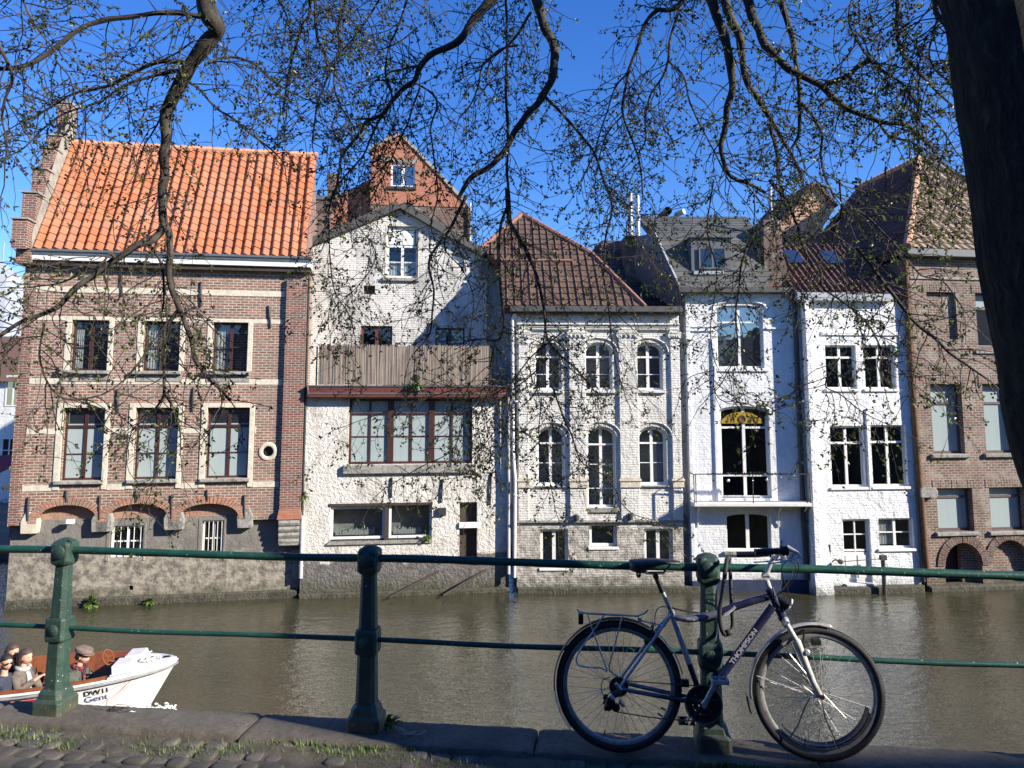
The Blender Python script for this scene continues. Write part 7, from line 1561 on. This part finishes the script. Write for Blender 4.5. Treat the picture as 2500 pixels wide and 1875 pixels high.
# traced limbs: (crop, points, radius at start and end in metres, depth Y at start and end)
BR = [
 ('T1', [(1720, -60), (1770, 130), (1840, 240), (1760, 340), (1680, 450), (1590, 600), (1510, 720), (1440, 850), (1410, 1000), (1395, 1200), (1385, 1400), (1380, 1650)], .074, .036, 4.6, 5.0, 'thick'),
 ('A1', [(1102, 620), (1100, 720), (1110, 830), (1140, 900), (1150, 1000), (1140, 1120), (1160, 1250), (1210, 1400), (1250, 1480), (1290, 1600), (1310, 1714), (1370, 1814), (1440, 1894), (1500, 1954), (1555, 2012)], .036, .010, 5.0, 5.1, ''),
 ('A1', [(1105, 820), (1050, 900), (1000, 945), (900, 980), (780, 1050), (640, 1160), (500, 1270), (400, 1370), (300, 1420), (150, 1480), (0, 1570)], .034, .014, 5.0, 4.6, ''),
 ('A1', [(1000, 950), (1070, 1050), (1100, 1150), (1105, 1300), (1100, 1390)], .014, .007, 5.0, 5.1, ''),
 ('A1', [(1205, 1400), (1150, 1480), (1130, 1600), (1108, 1744), (1110, 1944), (1080, 2024), (1000, 2124), (930, 2174)], .02, .006, 5.05, 5.2, ''),
 ('A2', [(1108, 720), (1180, 850), (1215, 980), (1220, 1130)], .01, .004, 5.15, 5.2, ''),
 ('A1', [(780, 1050), (740, 1020), (690, 1080), (560, 1150), (400, 1220), (200, 1250)], .013, .005, 4.8, 4.7, ''),
 ('T1', [(1690, 130), (1500, 105), (1250, 115), (1000, 155), (800, 190), (640, 270), (520, 360), (400, 450), (250, 545), (100, 580), (-60, 585)], .02, .016, 4.6, 4.4, ''),
 ('T1', [(1560, 530), (1350, 520), (1150, 600), (950, 710), (800, 750), (600, 800), (450, 890), (300, 980), (180, 1030)], .02, .006, 4.7, 4.8, ''),
 ('T1', [(1540, 590), (1300, 640), (1050, 720), (850, 850), (650, 920), (500, 980), (350, 1100), (200, 1250), (0, 1350)], .013, .005, 4.75, 4.6, ''),
 ('T1', [(1320, 530), (1500, 440), (1630, 350)], .008, .006, 4.75, 4.65, ''),
 ('T1', [(1730, 545), (1850, 490), (2000, 485), (2150, 540), (2300, 680), (2500, 800)], .013, .008, 4.75, 5.0, ''),
 ('T1', [(1600, 700), (1700, 770), (1820, 910), (1950, 990), (2100, 1120), (2250, 1230), (2330, 1300)], .011, .007, 4.8, 5.1, ''),
 ('T1', [(1480, 850), (1370, 900), (1350, 1000), (1290, 1110), (1220, 1220)], .013, .005, 4.9, 5.0, ''),
 ('T1', [(180, -40), (260, 150), (360, 300), (460, 430), (480, 520), (580, 640), (620, 760)], .009, .005, 4.2, 4.4, ''),
 ('T1', [(-40, 330), (80, 560), (95, 680), (40, 850), (20, 1000), (60, 1200), (40, 1400)], .012, .005, 3.9, 4.1, ''),
 ('T2', [(2120, -40), (1930, 150), (1810, 330), (1700, 390), (1560, 460), (1470, 560), (1430, 680), (1320, 760), (1230, 850), (1160, 960), (1030, 1020), (960, 1130), (820, 1300), (790, 1400), (770, 1560), (740, 1650)], .04, .009, 5.4, 6.0, 'thick'),
 ('T2', [(1470, 550), (1330, 580), (1190, 630), (1230, 770), (1225, 900)], .014, .005, 5.6, 5.8, ''),
 ('T2', [(1160, 960), (1100, 1070), (1050, 1170), (980, 1330), (850, 1470), (740, 1620), (690, 1800)], .011, .006, 5.7, 6.0, ''),
 ('T2', [(1430, 700), (1580, 800), (1610, 900), (1560, 1080), (1580, 1250), (1600, 1440), (1620, 1640), (1560, 1900)], .011, .006, 5.6, 5.9, ''),
 ('T2', [(1470, 740), (1410, 900), (1370, 1030), (1300, 1170), (1180, 1450), (1100, 1600)], .01, .005, 5.6, 5.8, ''),
 ('T2', [(860, -40), (780, 220), (790, 400), (750, 560), (760, 800), (900, 1060)], .012, .007, 5.2, 5.5, ''),
 ('T2', [(590, -40), (600, 300), (680, 500), (690, 640), (600, 900), (560, 1200)], .014, .006, 5.0, 5.3, ''),
 ('T2', [(540, -40), (540, 130), (480, 210), (420, 400), (390, 480), (360, 650), (330, 820), (310, 950)], .016, .008, 5.3, 5.5, 'light'),
 ('T2', [(250, -40), (350, 150), (390, 400)], .01, .006, 5.5, 5.5, 'light'),
 ('T2', [(1150, -40), (1000, 200), (900, 330), (780, 480), (700, 650)], .01, .006, 5.4, 5.6, ''),
 ('T2', [(1370, -40), (1290, 220), (1200, 420), (1180, 650), (1230, 800)], .011, .006, 5.3, 5.6, ''),
 ('T2', [(1450, 230), (1300, 350), (1100, 420), (950, 360), (850, 370)], .008, .005, 5.4, 5.5, ''),
 ('T2', [(2300, 380), (2140, 420), (2000, 560), (1960, 720), (1900, 880), (1800, 1000)], .012, .006, 5.8, 6.0, ''),
 ('T3', [(70, -20), (75, 200), (70, 400), (75, 600), (80, 700), (75, 800), (85, 950), (95, 1100)], .013, .014, 6.0, 6.2, ''),
 ('T3', [(205, -30), (260, 130), (310, 270), (290, 380), (240, 480), (150, 590), (80, 700), (0, 800), (-90, 850), (-130, 900), (-160, 960)], .05, .02, 5.8, 6.1, 'thick'),
 ('A4', [(1350, 490), (1300, 600), (1220, 740), (1120, 880), (1100, 980), (1130, 1130), (1120, 1290), (1100, 1430), (1000, 1550)], .019, .007, 6.1, 6.3, ''),
 ('A4', [(770, 330), (840, 250), (700, 400), (600, 640), (740, 900), (560, 1160), (460, 1150), (420, 1300)], .006, .004, 5.9, 6.1, ''),
 ('A4', [(1220, 740), (1210, 860), (1330, 1000), (1400, 1200), (1370, 1450)], .008, .004, 6.1, 6.3, ''),
 ('A4', [(420, 650), (430, 900), (460, 1130), (560, 1300), (600, 1450)], .007, .004, 6.0, 6.1, ''),
 ('T3', [(265, 470), (350, 560), (420, 640), (490, 730), (530, 840), (570, 940), (590, 1020)], .017, .009, 5.9, 6.2, ''),
 ('T3', [(190, 60), (100, 200), (0, 280), (-60, 330)], .015, .008, 5.7, 5.8, ''),
 ('A6', [(280, -60), (300, 180), (350, 280), (430, 420), (500, 600), (550, 790), (570, 950), (590, 1100), (700, 1230), (830, 1350), (950, 1500)], .028, .008, 6.2, 6.6, 'thick'),
 ('A6', [(290, 60), (230, 230), (215, 480), (230, 700), (250, 950), (230, 1080), (190, 1110), (100, 1100), (-20, 1110)], .016, .009, 6.2, 6.3, ''),
 ('A6', [(190, 1110), (150, 1300), (130, 1500), (60, 1700)], .009, .004, 6.3, 6.4, ''),
 ('A6', [(590, 1250), (440, 1400), (330, 1480), (150, 1620), (20, 1700)], .009, .004, 6.4, 6.3, ''),
 ('A6', [(570, 1000), (540, 1250), (490, 1420), (550, 1600), (620, 1750)], .007, .003, 6.4, 6.5, ''),
 ('A7', [(620, -30), (700, 200), (760, 330), (830, 530), (900, 600), (1000, 650), (1100, 760), (1150, 870), (1250, 960), (1400, 1000)], .010, .004, 6.5, 6.6, ''),
 ('A7', [(540, 60), (520, 400), (600, 700), (640, 900), (700, 1100)], .006, .003, 6.4, 6.5, ''),
 ('A7', [(300, 60), (240, 420), (130, 700), (40, 850)], .006, .003, 6.3, 6.4, ''),
 ('A6', [(1070, -30), (1090, 100), (1040, 300), (1030, 500), (1030, 640), (1060, 850), (1080, 1050), (1120, 1300), (1180, 1500)], .012, .005, 6.3, 6.6, ''),
 ('A6', [(1310, 150), (1410, 270), (1400, 500), (1500, 620), (1600, 700), (1610, 900)], .009, .004, 6.4, 6.6, 'light'),
 ('T3', [(960, -30), (880, 45), (800, 50), (740, 120), (700, 240), (665, 350), (640, 480), (635, 550), (680, 680), (720, 800), (730, 940)], .024, .008, 5.6, 6.0, ''),
 ('T3', [(640, 550), (560, 650), (520, 770), (500, 900)], .009, .005, 5.8, 5.9, ''),
 ('T3', [(665, 350), (600, 420), (560, 540), (520, 660), (490, 760), (420, 900)], .01, .005, 5.7, 5.9, ''),
 ('T3', [(930, -20), (870, 180), (855, 290), (830, 370), (770, 460), (745, 560), (745, 680), (710, 740)], .016, .006, 5.5, 5.8, ''),
 ('T3', [(860, 295), (930, 370), (960, 500), (1030, 640), (1090, 760), (1150, 880)], .011, .006, 5.6, 5.8, 'light'),
 ('T3', [(1060, -30), (1110, 130), (1150, 270), (1165, 400), (1140, 520), (1130, 620), (1110, 720), (1150, 840), (1250, 890), (1320, 930)], .045, .013, 5.0, 5.4, 'thick'),
 ('T3', [(1120, -30), (1200, 180), (1210, 260), (1240, 400), (1290, 480), (1345, 570), (1400, 660), (1460, 760), (1510, 880)], .042, .012, 5.3, 5.7, 'thick'),
 ('T4', [(40, -30), (90, 120), (130, 210), (220, 310), (310, 360), (400, 410), (470, 480), (540, 530), (640, 570), (700, 590), (790, 600), (870, 640), (930, 700), (980, 770), (1050, 830), (1150, 870)], .04, .007, 5.0, 4.7, 'thick'),
 ('T4', [(205, -30), (250, 130), (280, 280), (300, 420), (300, 560), (300, 650), (260, 720)], .028, .012, 5.0, 5.2, 'thick'),
 ('T4', [(310, 500), (370, 570), (410, 650), (405, 760), (430, 870), (470, 950)], .014, .009, 5.1, 5.3, ''),
 ('T4', [(430, 405), (520, 375), (590, 320), (650, 290)], .022, .02, 4.9, 4.5, 'light'),
 ('T4', [(650, 290), (700, 340), (800, 410), (870, 500), (950, 580), (1010, 650)], .012, .005, 4.5, 4.4, 'light'),
 ('T4', [(775, -30), (775, 160), (800, 260), (860, 330), (920, 390), (980, 460), (1060, 530), (1130, 620)], .018, .006, 4.3, 4.4, ''),
 ('T4', [(945, -30), (970, 80), (1030, 140)], .017, .02, 3.9, 3.7, ''),
 ('T4', [(970, 100), (940, 180), (930, 280), (990, 370), (1090, 400)], .01, .005, 3.9, 4.0, 'light'),
 ('T4', [(150, 600), (190, 720), (200, 850), (240, 1000)], .02, .012, 5.5, 5.7, ''),
 ('T4', [(680, 590), (740, 660), (850, 690), (960, 760), (1030, 820), (1150, 900)], .011, .005, 4.8, 4.6, 'light'),
 ('T4', [(560, -30), (540, 100), (600, 230), (650, 290)], .007, .008, 4.6, 4.5, ''),
 ('A8', [(600, -30), (700, 100), (760, 230), (810, 400), (900, 560)], .018, .009, 5.4, 5.7, ''),
 ('A8', [(1040, -30), (1050, 180), (1000, 350), (1060, 590), (1100, 760)], .01, .005, 5.4, 5.6, 'light'),
 ('A8', [(900, 520), (920, 560), (940, 660), (1080, 760), (1230, 900), (1320, 1070), (1400, 1150), (1500, 1260)], .013, .005, 5.5, 5.4, 'light'),
 ('A8', [(1150, 400), (1340, 650), (1500, 850), (1650, 980), (1750, 1080), (1850, 1150), (2000, 1250)], .02, .007, 5.2, 4.9, ''),
 ('A8', [(1130, 150), (1230, 220), (1350, 340), (1460, 460), (1560, 580), (1700, 620), (1820, 780)], .01, .004, 5.2, 5.1, ''),
 ('A8', [(240, -30), (200, 300), (260, 560), (220, 900), (240, 1100)], .008, .004, 5.9, 6.1, ''),
 ('A8', [(530, 240), (430, 450), (400, 640), (380, 850), (390, 1060), (300, 1250)], .011, .005, 5.7, 5.9, ''),
 ('B1', [(1040, -200), (950, -30), (1040, 30), (1150, 120), (1250, 180), (1380, 240)], .007, .003, 5.6, 5.5, ''),
 ('B1', [(240, -150), (250, 20), (330, 80), (480, 20), (560, 90), (660, 160)], .006, .003, 5.9, 5.9, ''),
 ('A2', [(300, 250), (270, 500), (400, 740), (650, 740), (850, 620), (1000, 420)], .008, .006, 4.7, 5.0, ''),
 ('A5', [(1900, -100), (1700, 60), (1560, 230), (1300, 420), (1200, 650), (1000, 760), (760, 900)], .009, .004, 6.3, 6.3, ''),
 ('A5', [(1560, 230), (1500, 480), (1330, 700), (1150, 900)], .007, .003, 6.3, 6.3, ''),
 ('A5', [(1300, 240), (1000, 330), (800, 400), (560, 480)], .006, .003, 6.2, 6.1, ''),
]
tree = empty('alder_tree', 'old alder with a dark leaning trunk, its cone-laden branches hanging over the quay', 'tree', (2.86, 3.35, 0))
TO = Vector((2.86, 3.35, 0))
def smooth_path(pts, n=5):
    P_ = [pts[0] * 2 - pts[1]] + pts + [pts[-1] * 2 - pts[-2]]; out = []
    for i in range(1, len(P_) - 2):
        for k in range(n):
            t = k / n; a, b, c, d = P_[i - 1], P_[i], P_[i + 1], P_[i + 2]
            out.append(.5 * ((2 * b) + (c - a) * t + (2 * a - 5 * b + 4 * c - d) * t * t + (3 * b - a - 3 * c + d) * t ** 3))
    return out + [pts[-1]]
# trunk
te = [on_y('F', x, y, Y) for x, y, Y in ((2045, 0, 3.4), (2070, 150, 3.4), (2110, 400, 3.41), (2135, 600, 3.42), (2175, 800, 3.43), (2212, 980, 3.44))]
tp = [Vector((2.93, 3.46, -.1)), Vector((2.91, 3.46, .12)), Vector((2.88, 3.45, .6))]; trr = [.42, .33, .29]
for i, p in reversed(list(enumerate(te))): r_ = .235 + .01 * i; tp.append(Vector((p.x + r_ * 1.02, p.y, p.z))); trr.append(r_)
top = tp[-1]; tp += [top + Vector((-.15, .05, .9)), top + Vector((-.3, .15, 2.0))]; trr += [.22, .17]
m = MB(); sp_ = smooth_path(tp, 8); rs_ = []
for i in range(len(sp_)):
    f = i / (len(sp_) - 1) * (len(trr) - 1); a = int(min(f, len(trr) - 2)); rs_.append(trr[a] + (trr[a + 1] - trr[a]) * (f - a))
seg = 40; vs = []
for i, (p, r_) in enumerate(zip(sp_, rs_)):
    for k in range(seg):
        a = 2 * pi * k / seg; q_ = Vector((cos(a), sin(a), 0)); nn = noise.noise(Vector((cos(a) * 2.4, sin(a) * 2.4, p.z * .9))) * .07 + noise.noise(Vector((cos(a) * 9, sin(a) * 9, p.z * 2.2))) * .05
        vs.append(p + q_ * (r_ * (1 + nn)) - TO)
m.add(vs, [(i * seg + k, i * seg + (k + 1) % seg, (i + 1) * seg + (k + 1) % seg, (i + 1) * seg + k) for i in range(len(sp_) - 1) for k in range(seg)]); m.build('trunk', BK, tree, smooth='all')
# big limbs above the picture that carry the hanging branches
limbs = [[top + Vector((-.1, .1, .3)), Vector((1.6, 4.3, 5.5)), Vector((.6, 4.9, 5.75)), Vector((-.8, 5.0, 5.6)), Vector((-2.6, 4.7, 5.2)), Vector((-4.2, 4.6, 5.0))],
         [top + Vector((-.2, .1, .9)), Vector((1.9, 5.0, 6.2)), Vector((.9, 5.7, 6.5)), Vector((-.5, 6.0, 6.4)), Vector((-2.2, 5.8, 6.0))],
         [top + Vector((0, 0, -.1)), Vector((2.6, 4.4, 5.4)), Vector((2.8, 5.2, 6.1)), Vector((2.9, 6.2, 6.3))]]
LP = []
for L_ in limbs:
    p_ = smooth_path(L_, 8); LP += [q_ for q_ in p_]; n = len(p_); m = MB(); m.tube([q_ - TO for q_ in p_], [.12 - .07 * i / n for i in range(n)], 12); m.build('limb', BK, tree, smooth=True)
paths = []
for k, pts, r0, r1, y0, y1, kind in BR:
    n = len(pts); P3_ = [on_y(k, x, y, y0 + (y1 - y0) * i / (n - 1)) for i, (x, y) in enumerate(pts)]
    main = smooth_path(P3_, 6)
    r0 *= .82; r1 *= .85; nm = len(main); rad = [(r0 + (r1 - r0) * (i / (nm - 1)) ** .8) for i in range(nm)]
    if P(k, *pts[0])[1] <= 12:   # starts above the picture: carry it up to the nearest limb
        s0 = main[0]; best = min(LP, key=lambda q_: (q_ - s0).length + (0 if q_.z > s0.z else 3)); mid = s0.lerp(best, .5) + Vector((R_.uniform(-.1, .1), 0, -.05))
        ext = smooth_path([best, mid, s0], 5)[:-1]; main = ext + main; rad = [r0 * 1.15] * len(ext) + rad
    wob = [p + Vector((noise.noise(p * 7), noise.noise(p * 7 + Vector((9, 0, 0))), noise.noise(p * 7 + Vector((0, 9, 0))))) * min(.02, .6 * r_) for p, r_ in zip(main, rad)]
    rr = [r_ * (1 + .16 * noise.noise(p * 12)) for p, r_ in zip(wob, rad)]
    m = MB(); m.tube([p - TO for p in wob], rr, 10 if r0 > .02 else 7); m.build('branch', TB, tree, smooth=True); paths.append((wob, rr, kind))
# hanging side twigs with leaves and cones
tw = MB(); lf = MB(); cn = MB()
def leaf(p, d, s):
    d = d.normalized(); side = d.cross(Vector((R_.uniform(-1, 1), R_.uniform(-1, 1), R_.uniform(-1, 1)))); side = side.normalized() if side.length > 1e-3 else Vector((1, 0, 0)); up = side.cross(d)
    w_ = s * R_.uniform(.2, .3); f = up * s * .12
    lf.add([p, p + d * s * .45 + side * w_ + f, p + d * s, p + d * s * .45 - side * w_ + f, p + d * s * .5 - up * s * .02], [(0, 1, 4), (1, 2, 4), (2, 3, 4), (3, 0, 4)])
def cone_(p, s):
    q_ = [Vector((0, 0, 1.25)), Vector((0, 0, -1.25))]; a0 = R_.uniform(0, 1); ring = [Vector((cos(a0 + 2 * pi * i / 5), sin(a0 + 2 * pi * i / 5), .25)) * 1 for i in range(5)]
    tl = Matrix.Rotation(R_.uniform(-.6, .6), 3, 'X') @ Matrix.Rotation(R_.uniform(-.6, .6), 3, 'Y')
    vs_ = [p + tl @ (v_ * s) for v_ in q_ + ring]; cn.add(vs_, [f for i in range(5) for f in ((0, 2 + i, 2 + (i + 1) % 5), (1, 2 + (i + 1) % 5, 2 + i))])
def twig(p, d, L_, r, lvl):
    n = max(3, int(L_ / .055)); st_ = L_ / n; pts = [p]; d = d.normalized()
    for i in range(n):
        d = (d + Vector((R_.gauss(0, .2), R_.gauss(0, .2), R_.gauss(0, .17) - .085))).normalized(); pts.append(pts[-1] + d * st_)
        q_ = pts[-1]
        if lvl > 0 and i > 0 and R_.random() < (.5 if lvl == 2 else .38):
            sd_ = (d * .5 + Vector((R_.gauss(0, .7), R_.gauss(0, .7), R_.gauss(-.15, .5)))).normalized(); twig(q_, sd_, L_ * R_.uniform(.25, .5) if lvl == 2 else R_.uniform(.06, .16), r * .62, lvl - 1)
        if lvl < 2 and R_.random() < LEAFP:
            s = R_.uniform(.018, .036); leaf(q_, d * .4 + Vector((R_.gauss(0, .6), R_.gauss(0, .6), R_.gauss(.15, .6))), s)
            if R_.random() < .4: leaf(q_, Vector((R_.gauss(0, .6), R_.gauss(0, .6), R_.gauss(0, .6))), s * .8)
        if lvl < 2 and R_.random() < CONEP:
            b = q_ + Vector((R_.gauss(0, .012), R_.gauss(0, .012), -.012))
            for _ in range(R_.choice((1, 2, 3, 3))): cone_(b + Vector((R_.gauss(0, .013), R_.gauss(0, .013), R_.gauss(-.008, .01))), R_.uniform(.0065, .0095))
    for _ in range(R_.choice((1, 2, 3))): leaf(pts[-1], d + Vector((R_.gauss(0, .7), R_.gauss(0, .7), R_.gauss(0, .7))), R_.uniform(.02, .038))
    leaf(pts[-1], Vector((R_.gauss(0, 1), R_.gauss(0, 1), R_.gauss(0, 1))), R_.uniform(.014, .026))
    k = len(pts); tw.tube([q_ - TO for q_ in pts], [max(.0011, r * (1 - .6 * i / k)) for i in range(k)], 4 if r < .004 else 5, cap=False)
LEAFP = .3; CONEP = .19
for main, rad, kind in paths:
    acc = R_.random() * .1
    for i in range(1, len(main)):
        seg_ = main[i] - main[i - 1]; acc += seg_.length; r_ = rad[i]
        gap = .048 if r_ < .02 else .075
        while acc > gap:
            acc -= gap * R_.uniform(.6, 1.4)
            t = seg_.normalized(); sd_ = Vector((R_.gauss(0, 1), R_.gauss(0, .8), R_.gauss(-.1, .7))); sd_ = (sd_ - t * sd_.dot(t)).normalized()
            low = main[i].z < 1.6
            L_ = R_.uniform(.16, .62) * (.6 if low else 1) * (1.0 if r_ < .03 else .8); twig(main[i], (sd_ + t * .55).normalized(), L_, min(.0042, r_ * .5 + .001), 2 if R_.random() < .75 else 1)
    twig(main[-1], main[-1] - main[-2], R_.uniform(.25, .5), min(.004, rad[-1]), 2)
lf.v = [(x - TO.x, y - TO.y, z - TO.z) for x, y, z in lf.v]; cn.v = [(x - TO.x, y - TO.y, z - TO.z) for x, y, z in cn.v]
tw.build('twigs', TW, tree, smooth=False); lf.build('leaves', LEAF, tree); cn.build('cones', CONE, tree)
# ================================================================== weeds, grass, litter on the quay
rg = random.Random(21)
GR = N('grass_blade'); v = GR.obj(); c = GR.mix(GR.ramp(GR.noise(v, 9, 4), .35, .65), (.05, .09, .015), (.16, .24, .05)); GR.bsdf(c, .5); GR = GR.m
m = MB()
def blade(x, y, z, h_, w_, lean):
    a = rg.uniform(0, 2 * pi); d = Vector((cos(a), sin(a), 0)) * lean; s = Vector((-sin(a), cos(a), 0)) * w_; b = Vector((x, y, z))
    m.add([b - s, b + s, b + d * .4 + Vector((0, 0, h_ * .6)) + s * .7, b + d * .4 + Vector((0, 0, h_ * .6)) - s * .7, b + d + Vector((0, 0, h_))], [(0, 1, 2, 3), (3, 2, 4)])
cl = [(-2.6, -.3, .1, 90), (-2.1, -.3, .12, 150), (-1.75, -.36, .1, 90), (-1.3, -.33, .12, 60), (-.95, -.36, .14, 90), (-.6, -.3, .12, 70), (-.25, -.25, .12, 170), (.05, -.26, .13, 220), (.4, -.3, .12, 110), (.75, -.33, .12, 80), (1.3, -.3, .1, 80),
      (1.75, -.3, .14, 60), (2.25, -.27, .17, 330), (2.55, -.25, .15, 260), (2.9, -.3, .12, 120), (-2.9, -.25, .1, 120), (.1, -.12, .06, 60), (2.05, -.15, .08, 160)]
for cx, cy_, rr_, n in cl:
    for _ in range(int(n * 1.5)):
        x = cx + rg.gauss(0, rr_); y = min(-.215, cy_ + rg.gauss(0, .05)); blade(x, y, -.045, rg.uniform(.015, .055) * (1.5 if cx > 2 else 1), .0022, rg.uniform(.005, .035))
for _ in range(2600): x = rg.uniform(-3.6, 3.2); y = -.22 - abs(rg.gauss(0, .12)); blade(x, y, -.05, rg.uniform(.008, .028), .0018, rg.uniform(.0, .02))
o = m.build('grass', GR, None); o.matrix_world = RM; tag(o, 'short grass and moss growing in the cobble joints along the kerb', kind='stuff')
m = MB()
for _ in range(420):
    x = rg.uniform(-3.6, 3.0); y = rg.uniform(-.75, .1); z = (.004 if y > -.2 else -.035); a = rg.uniform(0, 6.28); s = rg.uniform(.004, .014); d = Vector((cos(a), sin(a), rg.uniform(-.1, .3))) * s; e = Vector((-sin(a), cos(a), .1)) * s * .5; b = Vector((x, y, z))
    m.add([b - d, b + e, b + d, b - e], [(0, 1, 2, 3)])
o = m.build('leaf_litter', plain('dead_leaf_litter', (.12, .07, .035), .9, .6, 30), None); o.matrix_world = RM; tag(o, 'scattered dead leaf scraps and alder cones on kerb and cobbles', kind='stuff')
# weed at the foot of the middle post
e = empty('weed_clump', 'bright green weed with drooping dead stalks at the foot of the middle post', 'weed', RP(.13, -.05, 0), 0)
m = MB()
for i in range(46):
    a = rg.uniform(-1.2, 1.6); L_ = rg.uniform(.03, .13); p = Vector((0, 0, rg.uniform(0, .03))); q_ = p + Vector((cos(a) * L_, sin(a) * L_ * .5 - .02, rg.uniform(.0, .1))); s = Vector((-sin(a), cos(a), .3)) * .011; mid = p.lerp(q_, .6) + Vector((0, 0, .02)); m.add([p, mid - s, q_, mid + s], [(0, 1, 2, 3)])
m.build('leaves', GR, e); m = MB()
for i in range(9): a = rg.uniform(-.8, 1.0); m.tube([(0, 0, .02), (.05 * cos(a), .04 * sin(a) - .03, .05), (.12 * cos(a) + .03, .1 * sin(a) - .05, .006)], .0016, 4)
m.build('stem', plain('dead_stalk', (.45, .38, .25), .8, .2, 30), e)
a = on_z('B6', 1800, 262, .004); m = MB(); m.tube([a, a + Vector((.05, -.01, .004)), a + Vector((.09, .03, .003))], .002, 5); m.tube([a + Vector((.05, -.01, .004)), a + Vector((.11, -.015, .003)), a + Vector((.15, .04, .004))], .0017, 5); o = m.build('pale_twig', plain('peeled_twig', (.6, .52, .38), .8, .2, 30), None); tag(o, 'pale peeled twig lying on the kerb to the right of the weed', 'twig')
a = on_z('B5', 1290, 1150, .006); m = MB()
for k in range(5):
    p = [a + Vector((rg.uniform(-.02, .02), rg.uniform(-.01, .02), .004))]
    for j in range(6): p.append(p[-1] + Vector((rg.uniform(.0, .05) * (1 if k % 2 else .6), rg.uniform(-.03, .02), rg.uniform(-.004, .012) if j < 3 else -.002)))
    m.tube(p, .0022, 4)
p = [a, a + Vector((-.01, 0, .03)), a + Vector((-.005, .0, .06)), a + Vector((-.02, .01, .085))]; m.tube(p, .0018, 4)
o = m.build('fallen_twig', TW, None); tag(o, 'small dark forked twig fallen on the kerb in front of the boat bow', 'twig')
a = on_z('B5', 1585, 1172, .005); m = MB(); m.add([a + Vector((-.022, .006, 0)), a + Vector((.015, -.012, .003)), a + Vector((.028, .0, .001)), a + Vector((-.01, .014, .004))], [(0, 1, 2, 3)]); o = m.build('paper_scrap', WHT, None); tag(o, 'white paper scrap beside the fallen dark twig', 'scrap')
# plants rooted in the house walls
def wallplant(H, k, x, y, d, s, lab, name='wall_fern'):
    c = H.q(k, x, y, d); m = MB()
    for i in range(60):
        dv_ = Vector((rg.gauss(0, 1), -abs(rg.gauss(0, .8)), rg.gauss(0, .8))).normalized(); L_ = s * rg.uniform(.4, 1); p = Vector((c[0], d, c[1])); q_ = p + dv_ * L_ + Vector((0, 0, -L_ * .3)); sd_ = dv_.cross(Vector((0, 0, 1))).normalized() * L_ * .18; mid = p.lerp(q_, .6); m.add([p, mid - sd_, q_, mid + sd_], [(0, 1, 2, 3)])
    o = m.build(name, GR, None); o.matrix_world = H.M; tag(o, lab, 'plant', 'small plants rooted in the house walls')
wallplant(H1, 'A5', 240, 945, -.05, .2, 'small green plant rooted beside the drainpipe between the brick house and the white gabled house')
wallplant(H2, 'A5', 1030, 1205, -.05, .2, 'green plant growing on the sill under the wide ground window of the white gabled house')
wallplant(H1, 'A3', 553, 665, .0, .35, 'yellow-green tuft hanging over the ledge at the waterline of the brick house')
wallplant(H1, 'A3', 900, 655, .0, .22, 'smaller green tuft at the waterline of the brick house, under its basement windows')
wallplant(H2, 'A5', 960, 215, -.3, .35, 'green leafy plant standing at the top edge of the red terrace beam')
